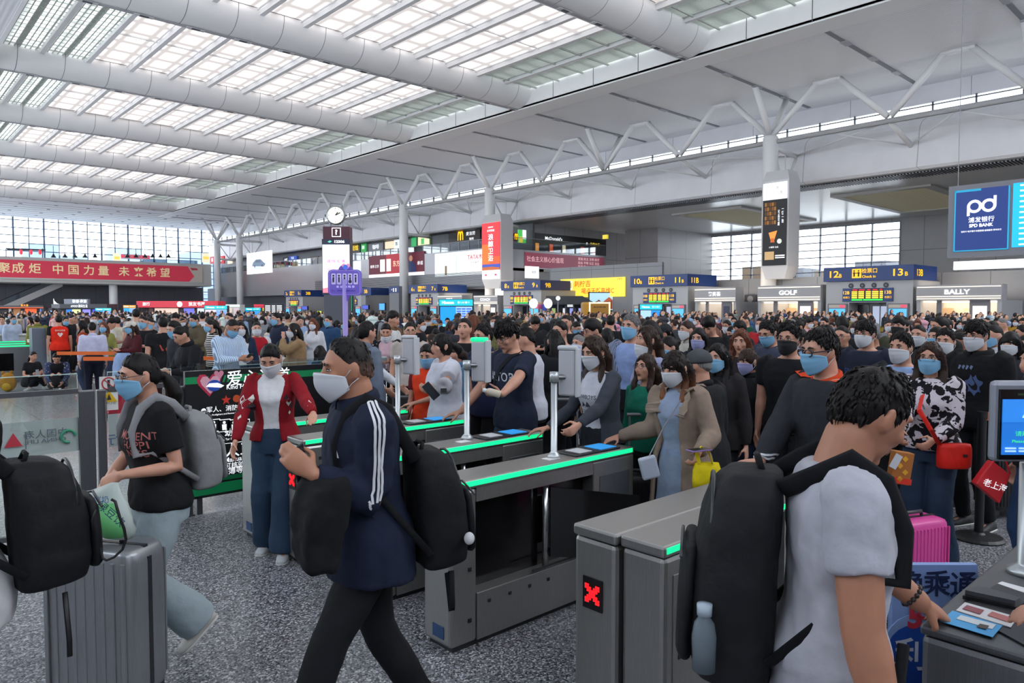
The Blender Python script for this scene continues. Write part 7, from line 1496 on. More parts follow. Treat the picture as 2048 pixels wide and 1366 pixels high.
put = backpack(g, 'large black rucksack with water bottle on the man in white T-shirt', '1d1e22', c=(-.04, -.245, 1.11), sz=(.34, .22, .55), vox=.009, pocket=True)
c_ = Vector((.145, -.31, .98))*g.s
put(MB().lathe([(.0, -.09), (.03, -.09), (.032, 0), (.026, .035), (.016, .05), (.016, .06), (.0, .06)], c_+Vector((0,0,.02)), 16), 'water_bottle', M('clear_bottle', srgb('6f7c86'), .15, alpha=.85)); put(MB().lathe([(.019, .055), (.02, .085), (.0, .088)], c_+Vector((0,0,.02)), 16), 'bottle_cap', H('aebccb', .4))
put(MB().tube([g.S[1]+Vector((-.02, .12, -.35)), g.S[1]+Vector((.0, .10, -.55)), g.S[1]+Vector((.02, .12, -.62))], [(.014, .004)]*3, 6), 'loose_strap', cloth('14151a'))
tk = tag(empty('ticket', onZ(GT, 1935, 1250)), 'blue paper ticket on the corner gate under the pointing finger', 'ticket'); r = tk
def tpatch(px, mat, name, dz): MB().slab([onZ(GT+dz, *q) for q in px], (0,0,1), .0015).build(name, mat, tk, weld=True)
tpatch([(1880,1243),(1905,1222),(2005,1252),(1985,1275)], H('4a9fd8', .5), 'ticket_paper', .007); tpatch([(1912,1238),(1922,1231),(1992,1250),(1984,1259)], H('c9d0d4', .5), 'ticket_print', .009); tpatch([(1953,1254),(1960,1248),(1978,1252),(1972,1259)], H('4a4440', .5), 'ticket_photo', .011)
# traveller at the right edge: only the hand on the gate is in view
P(2520, 690, 2.0, 84, 'traveller at the right edge whose hand rests on the corner gate', sex='m', hair='short', top=('tee', '4a4c58'), bot=('trousers', '22242a'), vox=.008, armL=('w', onZ(1.0, 2068, 1278), (.2, .5, -1)), handL={'w': 1, 'd': LT*.95-U*.12+FH*.15, 'n': -U, 'curl': .35}, armR='low')
# ---- passengers at the inner ends of the gates
def plate(h): return h
g = P(1352, 703, 4.85, 42, 'woman in beige coat with long reddish hair and white respirator mask, holding a yellow bag', sex='f', hair='longbangs', hlen=.30, hc='ombre', mask='kn95', top=('coat', '8f7d70'), inner='8d9ab4', ihem=-.5, open=30, bot=('jeans', '7d8fae', 'denim'), skin=0, hp=14, vox=.009, armR=('w', onZ(1.0, 1238, 872), (-.3, .3, -1)), handR={'w': 1, 'd': LT*.8-FH*.3-U*.25, 'n': -U, 'curl': .6, 'point': True}, armL=('w', at(1398, 905, 4.5), (.6, -.3, -1)), handL={'w': 1, 'd': LT*.4-FH*.6-U*.5, 'n': LT*.6+U*.1-FH*.1, 'curl': .9}, hem=-.5, collar=0)
for sx in (-1, 1): ribbon_on(g, 'coat', [g.neck+Vector((sx*.03, -.09, .0)), g.neck.lerp(g.S[sx], .62)+Vector((0, -.06, .05)), g.S[sx].lerp(g.neck, .28)+Vector((0, .10, .02)), g.P+g.u*.33*g.s+Vector((sx*.11, .2, 0))], .13, cloth('9a887a'), 'cape_collar', off=.010, n=16)
b_ = at(1412, 952, 4.42); yb = tag(empty('tote_bag', b_), 'bright yellow tote bag hanging from the arm of the woman in beige coat', 'bag'); b = MB(); R = []
for x, y, wd, th in ((1413,925,.075,.02),(1414,940,.088,.04),(1416,960,.098,.045),(1418,978,.10,.03)): c = at(x, y, 4.42); R.append([c+_rt*(wd*cos(a))+FH*(th*sin(a)) for a in [2*pi*k/16 for k in range(16)]])
b.rings(R).build('bag_cloth', cloth('e8d21c'), yb, True); MB().tube([at(1398, 928, 4.4), at(1393, 905, 4.42), at(1402, 893, 4.44), at(1418, 905, 4.42), at(1425, 928, 4.4)], [(.016, .004)]*5, 6).build('bag_handle', cloth('e8d21c'), yb)
phone(at(1398, 900, 4.38), FH*-.4+LT*.8, U, 'lilac phone held above the yellow tote bag', '8f6fae')
c = at(1298, 935, 4.5); hb = tag(empty('shoulder_bag', c), 'small pale shoulder bag at the hip of the woman in beige coat', 'bag'); MB().cbox(c, (.11, .05, .14), R=Rm @ Matrix.Rotation(-.25, 3, 'Y')).build('bag_body', H('a9b0c0', .5), hb, bevel=.012); MB().tube([c+U*.07, at(1330, 850, 4.52), at(1362, 800, 4.6)], .004, 5).build('chain_strap', H('8a8a90', .3, metal=.6), hb)
g = P(1190, 673, 5.4, 52, 'woman with very long dark hair, white mask and grey cardigan over printed white top', sex='f', hair='wavy', hlen=.42, hc='brown', mask='white', top=('cardigan', '3a3f49'), inner='bfc0cc', open=40, bot=('trousers', '1c1e26'), hp=14, vox=.009, armR=('w', onZ(1.0, 1095, 856), (-.3, .3, -1)), handR={'w': 1, 'd': LT*.9-U*.15, 'n': -U, 'curl': .5}, armL=('w', at(1158, 850, 4.95), (.6, -.2, -1)), handL={'curl': .9}, hem=-.04)
print_on(g, 't_shirt', text_mb('COWBOYS', .042, .003), g.P+g.u*.31*g.s, H('1d2236', .8), 'lettering'); print_on(g, 't_shirt', text_mb('COWBOYS', .034, .003), g.P+g.u*.20*g.s, H('1d2236', .8), 'lettering')
print_on(g, 't_shirt', poly_mb([[(-.055,-.02),(-.03,.02),(-.005,-.01)],[(-.01,-.02),(.02,.025),(.05,-.02)],[(-.06,-.026),(.06,-.026),(.06,-.020),(-.06,-.020)]]), g.P+g.u*.255*g.s, H('2a3044', .8), 'mountain_print')
g = P(1013, 640, 6.05, 55, 'tall man in navy T-shirt with large lettering, glasses and bottle, at the second gate', sex='m', w=1.05, hair='messy', glasses=1, mask=None, top=('tee', '1d2438'), bot=('jeans', '222a3c', 'denim'), skin=0, hp=24, hy=10, vox=.009, armR=('w', onZ(1.0, 918, 830), (-.3, .3, -1)), handR={'w': 1, 'd': LT*.9-U*.25, 'n': -U, 'curl': .4}, armL=('w', at(1000, 795, 5.4), (.8, -.2, -.8)), handL={'w': 1, 'd': LT*.9+U*.05-FH*.2, 'n': U*.6+FH*.3, 'curl': .9}, end=.75)
print_on(g, 't_shirt', text_mb('ALTOR', .105, .006), g.P+g.u*.31*g.s, H('c8c9d2', .8), 'lettering'); ribbon_on(g, 't_shirt', [g.S[-1]+Vector((.06, .02, .08)), g.P+g.u*.36*g.s+Vector((.02, .3, 0)), g.P+g.u*.16*g.s+Vector((.2, .2, 0))], .04, cloth('15171f'), 'bag_strap', n=20, off=.006)
c = at(985, 785, 5.32); bo = tag(empty('drink_bottle', c), 'small milk tea bottle held by the man in navy lettered T-shirt', 'bottle'); Rb = Matrix.Rotation(pi/2, 4, Vector((0,0,1)).cross(LT*-1)); MB().lathe([(0,-.06),(.026,-.06),(.028,-.05),(.028,.02),(.024,.035),(.014,.05),(.014,.055)], (0,0,0), 14).xform(Matrix.Translation(c) @ Matrix.Rotation(-1.3, 4, FH)).build('bottle_body', H('cbbfae', .4), bo, True); MB().lathe([(.016,.05),(.016,.075),(0,.076)], (0,0,0), 12).xform(Matrix.Translation(c) @ Matrix.Rotation(-1.3, 4, FH)).build('bottle_cap', H('dfe2e6', .4), bo)
g = P(884, 667, 6.6, 66, 'woman in white polo shirt with short ponytail carrying a neck cushion and phone', sex='f', hair='bangtail', hlen=.1, top=('polo', 'c8cad6'), bot=('jeans', '33435e', 'denim'), hp=0, vox=.009, armR=('w', onZ(1.02, 830, 806), (-.3, .3, -1)), handR={'w': 1, 'd': LT*.9-U*.2, 'n': -U, 'curl': .4}, armL=('w', at(868, 787, 5.95), (.9, -.2, -.8)), handL={'w': 1, 'd': LT*.85+U*.3-FH*.2, 'n': FH*.8+LT*.1, 'curl': .9}, off=.02)
phone(at(862, 782, 5.9), U*.7+LT*.6, -FH, 'black phone in the hand of the woman in white polo shirt')
c = at(888, 772, 5.85); nk = tag(empty('neck_cushion', c), 'pale grey neck cushion under the arm of the woman in white polo', 'cushion'); q = MB().capsule([c+_rt*(.036*cos(a))*1.1+U*(.04*sin(a)) for a in [radians(t) for t in range(-60, 250, 30)]], [.035]*11, 12); me = remesh(q, .01, 3); q = MB(); q.v = [tuple(v.co) for v in me.vertices]; q.f = [tuple(f.vertices) for f in me.polygons]; q.m = [0]*len(q.f); q.build('cushion_cloth', cloth('a9a6ae'), nk, True); MB().cbox(c-FH*.035-U*.03, (.05, .01, .03), R=Rm).build('cushion_print', H('2a2a30', .7), nk)
P(855, 688, 6.9, 20, 'woman in bright orange vest and blue mask behind the gate post', sex='f', hair='tail', mask='blue', top=('vest', 'e2401e'), under='7a2228', bot=('trousers', '1c1d22'), hp=18)
g = P(1642, 655, 4.05, 50, 'man with thick black glasses, blue mask and dark jacket with orange shoulders', sex='m', hair='short', w=1.04, mask='blue', glasses=2, top=('jacket', '2b2d33'), bot=('jeans', '1e222c'), hp=8, vox=.009, armR=('w', onZ(1.0, 1512, 940), (-.3, .3, -1)), handR={'w': 1, 'd': LT*.95-U*.1, 'n': -U, 'curl': .3}, armL='low', collar=1, colc='c9451f')
for sx in (-1, 1): ribbon_on(g, 'jacket', [g.neck+Vector((sx*.06, -.02, .03)), g.neck.lerp(g.S[sx], .6)+U*.05, g.S[sx]+U*.06+Vector((sx*.03, 0, 0))], .12, cloth('e0481f'), 'orange_shoulder', n=12)
for k in (0, 1): ribbon_on(g, 'jacket', [g.Wr[1].lerp(g.E[1], .1+.12*k)+Vector((.06*cos(a), .06*sin(a), .0)) for a in [2*pi*j/10 for j in range(11)]], .012, H('cfd2d8', .7), 'cuff_stripe', n=20)
g = P(1862, 684, 5.25, 14, 'woman in black and lilac butterfly blouse with red shoulder bag and blue mask', sex='f', hair='long', hlen=.40, hc='brown', mask='blue', top=('shirt', '17151c', 'wings'), bot=('wide', '24344a', 'denim'), hp=4, vox=.009, glasses=1, armR=('w', at(1800, 888, 4.95), (-.7, -.2, -.8)), armL=('w', at(1868, 880, 5.0), (.8, -.4, -.7)), handR={'curl': .8}, handL={'curl': .8}, off=.012, hem=-.04)
for nm, c, sz, col, lb in (('shoulder_bag', at(1908, 912, 4.98), (.24, .09, .17), 'd8281e', 'bright red shoulder bag worn by the woman in butterfly blouse'),):
    o = tag(empty(nm, c), lb, 'bag'); q = MB(); R = []
    for z, k in ((-.5,.86),(-.42,.98),(0,1),(.35,.97),(.5,.9)): R.append([c+_rt*(sz[0]/2*k*math.copysign(abs(cos(a))**.5, cos(a)))+FH*(sz[1]/2*k*sin(a))+U*(sz[2]*z) for a in [2*pi*j/18 for j in range(18)]])
    q.rings(R).build('bag_body', cloth(col, 'plain', .5), o, True); MB().tube([c+_rt*-.1+U*.07, at(1862, 860, 4.9), at(1838, 820, 4.98), at(1845, 790, 5.1)], [(.018, .004)]*4, 6).build('bag_strap', cloth(col, 'plain', .5), o); MB().cbox(c-FH*.047+U*.01+_rt*.05, (.03, .003, .02), R=Rm).build('bag_tag', H('2a2024', .5), o)
c = at(1800, 935, 4.85); o = tag(empty('paper_bag', c), 'orange and yellow patterned paper bag held beside the butterfly blouse', 'bag'); MB().cbox(c, (.13, .07, .22), R=Rm @ Matrix.Rotation(.15, 3, 'Y')).build('bag_body', H('a8672c', .6), o, bevel=.006); q = MB()
for i in range(4): q.cbox(c-FH*.037+_rt*(.035*(i % 2)-.02)+U*(-.07+.045*i), (.03, .003, .03), R=Rm @ Matrix.Rotation(.8, 3, 'Y'))
q.build('bag_print', H('e0a42a', .6), o); MB().cbox(c-FH*.037-U*.085, (.12, .003, .04), R=Rm @ Matrix.Rotation(.15, 3, 'Y')).build('bag_print', H('d8341e', .6), o); MB().cbox(c-FH*.04+U*.05-_rt*.05, (.05, .003, .1), R=Rm @ Matrix.Rotation(.5, 3, 'Y')).build('receipt', H('c9ccd4', .6), o)
g = P(2075, 688, 4.75, 60, 'traveller in black sweater cut off by the right edge with a red carrier bag', sex='f', hair='long', top=('sweater', '15161b'), bot=('jeans', '2d4466', 'denim'), armR='down', armL='relax')
c = at(1983, 962, 4.75); o = tag(empty('carrier_bag', c), 'red carrier bag with white lettering at the right behind the screen', 'bag'); MB().slab([at(1952, 968, 4.75), at(1986, 922, 4.75), at(2022, 950, 4.75), at(2000, 1008, 4.75)][::-1], FH, .06).build('bag_body', H('c8202a', .5), o, bevel=.008, weld=True); put_text('老上海', at(1990, 972, 4.72), _rt-U*.35, U+_rt*.35, .055, WHTD, o, bold=.01); MB().tube([at(1986, 924, 4.77), at(2005, 900, 4.77), at(2020, 948, 4.77)], .006, 5).build('bag_handle', H('c8202a', .5), o)
# ---- people in the middle distance: (px, head top y, distance, turn, label, look)
T = lambda k, c, pat='plain': (k, c, pat)
J = ('jeans', '2b3850', 'denim'); BK = ('trousers', '1b1c21')
MID = [
 (1052,652,6.9,100,'man in white shirt with black strap right behind the navy lettered T-shirt', dict(sex='m',hair='crew',top=T('tee','c6c8d4'),bot=BK)),
 (966,648,7.3,50,'man in dark blue polo with glasses and blue mask left of the navy lettered T-shirt', dict(sex='m',hair='short',glasses=1,mask='blue',top=T('polo','1d2744'),bot=BK)),
 (1108,660,7.0,150,'woman with long black hair turned away behind the face scanner post', dict(sex='f',hair='long',hlen=.34,mask='blue',top=T('jacket','1a1c22'),bot=BK)),
 (1120,641,8.4,40,'man with glasses in grey vest over pale blue shirt behind the face scanner', dict(sex='m',hair='short',glasses=1,top=T('vest','5a5d66'),under='9aaac8',uend=1.9,bot=BK)),
 (1157,670,7.8,35,'elderly woman with grey hair and white mask beside the face scanner', dict(sex='f',hair='tied' if False else 'bun',hc='grey',mask='white',top=T('jacket','5a5a66'),bot=BK)),
 (1185,637,7.4,62,'man with black fringe and white earphone above the long haired woman', dict(sex='m',hair='bowl',glasses=1,top=T('sweater','22232a'),bot=BK,hp=14)),
 (1262,627,7.3,32,'grey haired man in checked blazer, pale blue shirt and blue mask', dict(sex='m',hair='short',hc='grey',mask='blue',top=T('jacket','59617a','vstripes'),inner='8fa4d4',open=24,bot=BK,collar=0,hp=0)),
 (1296,652,6.3,66,'woman with thick wavy brown hair and mask pulled under her chin', dict(sex='f',hair='wavy',hlen=.30,hc='brown',mask='white',chin=1,top=T('sweater','8f93b4'),bot=J,hp=-2)),
 (1292,711,5.45,40,'woman in green sweater with round glasses and headphones at her neck', dict(sex='f',hair='mid',hc='brown',glasses=1,top=T('sweater','14705a'),bot=BK,hp=-8,vox=.009)),
 (1338,672,7.1,62,'woman with tied dark hair and blue mask above the beige coat', dict(sex='f',hair='tied' if False else 'bun',mask='blue',top=T('jacket','2a2c34'),bot=BK)),
 (1398,700,5.6,118,'man in black coat and flat grey cap seen from behind, next to the beige coat', dict(sex='m',hair='crew',hc='grey',cap='beret',top=T('coat','1b1c20'),bot=BK,vox=.009)),
 (1436,688,5.85,28,'woman with long black hair and pale blue mask in dark brown jacket', dict(sex='f',hair='long',hlen=.36,mask='blue',maskc='lilac' if False else 'blue',top=T('jacket','231f22'),inner='17171a',open=14,bot=BK,vox=.009)),
 (1497,699,5.1,44,'woman with fringe, lilac mask and gold pendant in black jacket', dict(sex='f',hair='bangtail',hlen=.22,hc='brown',mask='lilac',top=T('jacket','16191d'),inner='131418',open=12,bot=J,hp=8,vox=.009,armL='down',armR='low')),
 (1482,659,6.7,14,'woman with reddish brown hair, white hair clip and no mask', dict(sex='f',hair='wavy',hlen=.2,hc='auburn',top=T('sweater','2b2428'),bot=BK)),
 (1578,646,6.2,22,'man with curly hair, black mask and black T-shirt with thin necklace', dict(sex='m',w=1.08,hair='curly',mask='black',glasses=1,top=T('tee','14161b'),bot=BK,hp=4,vox=.009)),
 (1537,640,7.4,36,'young man with blue mask looking down left of the curly haired man', dict(sex='m',hair='short',mask='blue',glasses=1,top=T('shirt','3c4254'),bot=BK,hp=20,armL='phone',armR='low')),
 (1546,682,6.9,8,'woman with hair tied back and white mask below the curly haired man', dict(sex='f',hair='bun',mask='white',top=T('jacket','23262e'),bot=BK)),
 (1375,640,8.8,60,'woman with dark ponytail in cream jacket behind the wavy haired woman', dict(sex='f',hair='tail',hc='brown',mask='white',top=T('jacket','a9a49e'),bot=J)),
 (1398,655,7.6,20,'woman with lilac mask and long straight hair in navy top', dict(sex='f',hair='long',mask='lilac',top=T('sweater','22283c'),bot=BK)),
 (1418,631,8.9,20,'tall young man in black T-shirt bowing his head over a phone', dict(sex='m',hair='messy',top=T('tee','15161a'),bot=BK,hp=34,armL='phone',armR='phone')),
 (1731,640,6.9,30,'man with glasses and white mask in navy sweatshirt with arched lettering', dict(sex='m',hair='bowl',glasses=1,mask='kn95',top=T('sweater','22273a'),bot=BK,prn='FREEDOM')),
 (1803,664,5.5,28,'man in dark blazer and pale blue shirt with white mask beside the butterfly blouse', dict(sex='m',hair='short',mask='white',top=T('jacket','23252c'),inner='8fa8d4',open=24,bot=BK,collar=0,vox=.009)),
 (1684,650,7.9,20,'man with bare forehead half hidden between glasses man and sweatshirt man', dict(sex='m',hair='crew',glasses=1,top=T('jacket','1f2126'),bot=BK)),
 (1953,640,6.2,32,'tall man in black hoodie with pale blue print and white mask', dict(sex='m',hair='bowl',mask='white',glasses=1,top=T('hoodie','111216'),bot=BK,hp=8,vox=.009,prn='blob')),
 (1988,648,7.6,52,'man with shaved sides and blue mask in pale jacket behind the black hoodie', dict(sex='m',hair='crew',mask='blue',top=T('jacket','c4c5ce'),bot=BK)),
 (1892,657,7.0,18,'person in white sweater with grey strap right behind the butterfly blouse', dict(sex='m',hair='short',mask='white',top=T('sweater','c9c6c8'),bot=J)),
 (2022,664,7.2,20,'woman with short fringe and white mask near the right edge', dict(sex='f',hair='bob',mask='white',top=T('jacket','2b2c34'),bot=BK)),
 (2052,672,7.2,24,'person in pale blue knit with grey strap cut by the right edge', dict(sex='m',hair='short',mask='white',top=T('sweater','8ea2c4'),bot=J)),
 (1874,652,7.3,34,'woman with blue mask and earphones above the butterfly blouse', dict(sex='f',hair='bun',mask='blue',top=T('jacket','25262c'),bot=BK)),
 (1838,648,8.0,22,'man with shaved sides and white mask behind the man in blazer', dict(sex='m',hair='crew',mask='white',top=T('jacket','2c2e36'),bot=BK)),
 (1880,632,8.6,56,'tall man with dark hair in profile under the lit shop window', dict(sex='m',hair='short',top=T('jacket','1c1d22'),bot=BK)),
 (1797,632,9.6,18,'young man with black mask and curly fringe under the blue kiosk screen', dict(sex='m',hair='messy',mask='black',top=T('shirt','4a4a38'),bot=BK)),
 (1685,633,9.8,170,'man with round black hair turned away behind the thick glasses man', dict(sex='m',hair='messy',top=T('jacket','15161a'),bot=BK)),
 # left half
 (733,640,6.9,-130,'person in grey jacket with dark ponytail turned away behind the navy track jacket', dict(sex='f',hair='tail',hlen=.4,top=T('jacket','6a7486'),bot=J,vox=.009)),
 (718,652,7.6,-60,'person in white shirt stretching an arm behind the navy jacketed man', dict(sex='f',hair='tail',top=T('shirt','c8cad4'),bot=BK,armR='reach',armL='reach')),
 (772,645,10.2,4,'woman in polka dot jacket with white collar looking at a white phone', dict(sex='f',hair='tail',mask='white',chin=1,top=T('jacket','17181f','dots'),inner='c9a8b4',open=16,bot=BK,hp=24,armL='phone',armR='phone',colc='d8d8da')),
 (786,621,11.4,-58,'tall man in brown jacket and black hair facing right', dict(sex='m',hair='bowl',top=T('jacket','6e5138'),inner='c8c8ca',bot=BK)),
 (820,644,10.0,-4,'man with glasses in pale T-shirt with grey rucksack straps', dict(sex='m',hair='short',glasses=1,top=T('tee','b4a9a4'),bot=BK)),
 (929,636,8.6,18,'man in black T-shirt with open mouth looking up at the boards', dict(sex='m',hair='short',top=T('tee','15161a'),bot=BK,hp=-6)),
 (912,690,7.4,100,'woman in blue denim jacket with brown ponytail behind the white polo shirt', dict(sex='f',hair='tail',hc='brown',top=T('jacket','4d7398'),bot=J)),
 (588,646,11.0,78,'woman in tan trench coat with long black hair pressing her mask', dict(sex='f',hair='long',hlen=.34,mask='lilac',maskc='white',top=T('coat','8d7254'),bot=BK,armL='face',armR='low',hem=-.42)),
 (362,651,8.9,64,'woman in black jacket with a bun leaning over her pink phone', dict(sex='f',hair='bun',top=T('jacket','16171d'),bot=BK,hp=26,lean=10,armL='phone',armR='phone',w=1.05)),
 (325,633,12.3,170,'man in black T-shirt with red print on the back', dict(sex='m',w=1.1,hair='short',top=T('tee','15161a'),bot=BK,prn='back')),
 (349,641,10.6,58,'man with blue mask in dark blue shirt behind the woman with pink phone', dict(sex='m',hair='short',mask='blue',top=T('shirt','20222a'),bot=BK,hp=20)),
 (464,636,10.2,-42,'balding man in pale striped shirt with blue mask reading his phone', dict(sex='m',hair='crew',hc='faded',mask='blue',skin=1,top=T('shirt','8ea0b8','vstripes'),bot=BK,hp=30,lean=6,armL='phone',armR='phone')),
 (481,643,11.6,-4,'woman in dark denim jacket and white mask beside the striped shirt', dict(sex='f',hair='long',mask='kn95',top=T('jacket','1c2a42'),inner='c8c8d0',bot=J)),
 (513,644,12.8,-6,'boy in red jersey over white sleeves with white mask', dict(sex='m',hair='crew',mask='white',top=T('vest','a81c2a'),under='d0d0d4',uend=1.9,bot=BK)),
 (497,678,12.4,-8,'small child in grey top with white mask in front of the red jersey', dict(sex='m',hair='crew',mask='white',top=T('sweater','8a93a4'),bot=BK,H=1.32,hs=1.15)),
 (553,624,14.0,66,'tall man in navy suit with blue mask looking left', dict(sex='m',hair='short',mask='blue',top=T('jacket','222a40'),bot=BK)),
 (626,637,15.2,26,'woman with red brown hair and white outfit beside the purple pole', dict(sex='f',hair='wavy',hc='auburn',mask='white',top=T('shirt','d0d2d8'),bot=('jeans','8ea4c8','denim'),armR='phone')),
 (657,631,16.0,40,'man in blue denim jacket with blue mask left of the purple pole', dict(sex='m',hair='short',mask='blue',top=T('jacket','27466a'),bot=BK)),
 (640,676,11.6,150,'child in denim jacket turned away near the white outfit', dict(sex='f',hair='bob',top=T('jacket','2c4866'),bot=BK,H=1.28,hs=1.15)),
 (563,672,11.8,110,'child with black hair and white collar next to the trench coat', dict(sex='f',hair='bob',top=T('shirt','c8c8d0'),bot=BK,H=1.35,hs=1.12)),
 (184,645,15.0,176,'man in white shirt and dark trousers seen from behind, standing past the fence', dict(sex='m',w=1.05,hair='short',top=T('shirt','c2c4e0'),bot=('trousers','15182a'),hem=.05)),
 (117,631,18.4,172,'man in bright red vest with white heart emblem on the back', dict(sex='m',w=1.05,hair='messy',top=T('vest','e8301c'),under='17171a',bot=BK,prn='heart')),
 (164,641,16.0,110,'woman in rust orange sweater left of the white shirt', dict(sex='f',hair='mid',top=T('sweater','9e3d1e'),bot=J)),
 (187,628,18.2,-10,'man in grey jacket with white mask above the white shirt', dict(sex='m',hair='short',mask='kn95',top=T('jacket','8f97a6'),bot=BK)),
 (131,634,20.6,-20,'person with blue mask beside the red vest', dict(sex='m',hair='short',mask='blue',top=T('jacket','1c1e26'),bot=BK)),
 (143,630,21.4,-60,'tall man in black T-shirt with bag strap right of the red vest', dict(sex='m',hair='crew',top=T('tee','17181d'),bot=BK)),
 (207,644,15.8,24,'woman in olive cardigan with blue mask and long auburn hair', dict(sex='f',hair='long',hc='auburn',mask='blue',top=T('cardigan','8a8a4a'),inner='7a7a44',bot=J)),
 (222,636,16.4,-70,'person in white T-shirt with black hair bending over a phone', dict(sex='m',hair='messy',top=T('tee','cfcdd0'),bot=BK,hp=20,armL='phone')),
 (262,642,13.4,62,'woman in maroon sweater and white cap with blue mask', dict(sex='f',hair='long',hc='brown',mask='blue',cap='white',top=T('sweater','4a1820'),bot=BK,armL='phone',armR='phone')),
 (287,631,13.8,36,'man in black T-shirt with blue mask holding a phone', dict(sex='m',hair='crew',mask='blue',top=T('tee','16171b'),bot=BK,armL='phone',armR='phone')),
 (272,617,17.0,176,'very tall person in grey shirt with round black hair seen from behind', dict(sex='m',hair='messy',top=T('tee','b0a8a4'),bot=BK,H=1.92)),
 (300,636,14.8,40,'man with short brown hair and pale blue mask in white shirt', dict(sex='m',hair='crew',mask='blue',top=T('shirt','b8bcc8'),bot=BK)),
 (350,626,15.6,10,'young man in white T-shirt right of the red print T-shirt', dict(sex='m',hair='messy',top=T('tee','d4d2d2'),bot=BK)),
 (388,628,15.0,50,'man in khaki jacket with blue mask typing on a phone', dict(sex='m',hair='short',mask='blue',top=T('jacket','5c5240'),bot=BK,armL='phone',armR='phone',hp=16)),
 (421,639,13.4,80,'woman in black and white patterned top left of the striped shirt', dict(sex='f',hair='tail',mask='blue',top=T('shirt','1a1b20','stripes'),bot=BK)),
 (404,623,17.5,176,'man in white shirt seen from behind under the book kiosk', dict(sex='m',hair='crew',top=T('shirt','d4d4d8'),bot=BK)),
 (458,624,13.6,30,'tall man with short hair directly behind the striped shirt', dict(sex='m',hair='crew',mask='white',top=T('jacket','6a5a4a'),bot=BK)),
 (73,632,20.2,160,'person in olive green jacket with black rucksack left of the red vest', dict(sex='m',hair='short',top=T('jacket','7e7e3e'),bot=BK)),
 (60,634,24.5,60,'woman in pink checked shirt behind the far gates', dict(sex='f',hair='long',top=T('shirt','b08a8a','vstripes'),bot=J)),
 (26,631,21.8,-30,'security officer in pale blue shirt at the far left behind the gate posts', dict(sex='m',hair='short',mask='blue',top=T('shirt','b4c0d8'),bot=BK)),
 (4,632,22.2,10,'second officer in pale blue shirt cut off by the left edge', dict(sex='m',hair='short',top=T('shirt','aab8d4'),bot=BK)),
 (1070,632,12.5,-20,'young man in black jacket bowing over a phone in the middle', dict(sex='m',hair='messy',top=T('jacket','17181c'),bot=BK,hp=30,armL='phone',armR='phone')),
 (1052,644,10.6,-60,'man with very short hair in dark jacket facing right', dict(sex='m',hair='crew',hc='faded',top=T('jacket','1c1d22'),bot=BK)),
 (1140,634,17.0,178,'woman in orange striped shirt seen from behind below the yellow advert', dict(sex='f',hair='tail',top=T('tee','c47a2e','stripes'),bot=BK)),
 (1221,630,13.0,176,'man in black T-shirt seen from behind left of the grey haired man', dict(sex='m',w=1.1,hair='short',top=T('tee','131418'),bot=BK)),
 (1214,655,8.4,160,'woman with ponytail and turquoise bag strap behind the wavy haired woman', dict(sex='f',hair='tail',mask='white',top=T('shirt','c9cacf'),bot=J)),
 (1300,640,8.2,80,'person with glossy black bob next to the turquoise topped screen', dict(sex='f',hair='bob',top=T('jacket','7a7c86'),bot=BK)),
 (1330,647,8.6,34,'woman in dark cap and white jacket below the turquoise topped screen', dict(sex='f',hair='mid',cap='dark',top=T('jacket','b4b2b6'),bot=BK)),
 (947,628,12.4,-160,'person with dark red hair behind the man in black T-shirt', dict(sex='f',hair='mid',hc='auburn',top=T('jacket','5a2026'),bot=BK)),
]
def cap(g, kind):
    hs = g.hs; Hh = lambda x, y, z: g.hc+g.Rh @ Vector((x, y, z))*hs; col = {'white': 'd0c9bf', 'dark': '26282c', 'beret': '4a4d52'}[kind]; b = MB()
    b.ell(Hh(0, -.004, .035), (.088*hs, .106*hs, .09*hs), g.Rh, nu=22, nv=12, fn=lambda q, d: Vector((q.x, q.y, max(q.z, -.02*hs))))
    R = [[Hh(.07*cos(a)*k, .075+.075*sin(a)*k, .030-.02*sin(a)*k+z) for a in [pi*j/12 for j in range(13)]] for z, k in ((0, 1), (.006, 1))]
    if kind != 'beret': b.rings(R)
    me = b.mesh('cap', [cloth(col)], True); o = bpy.data.objects.new('cap', me); COL.objects.link(o); o.parent = g.root
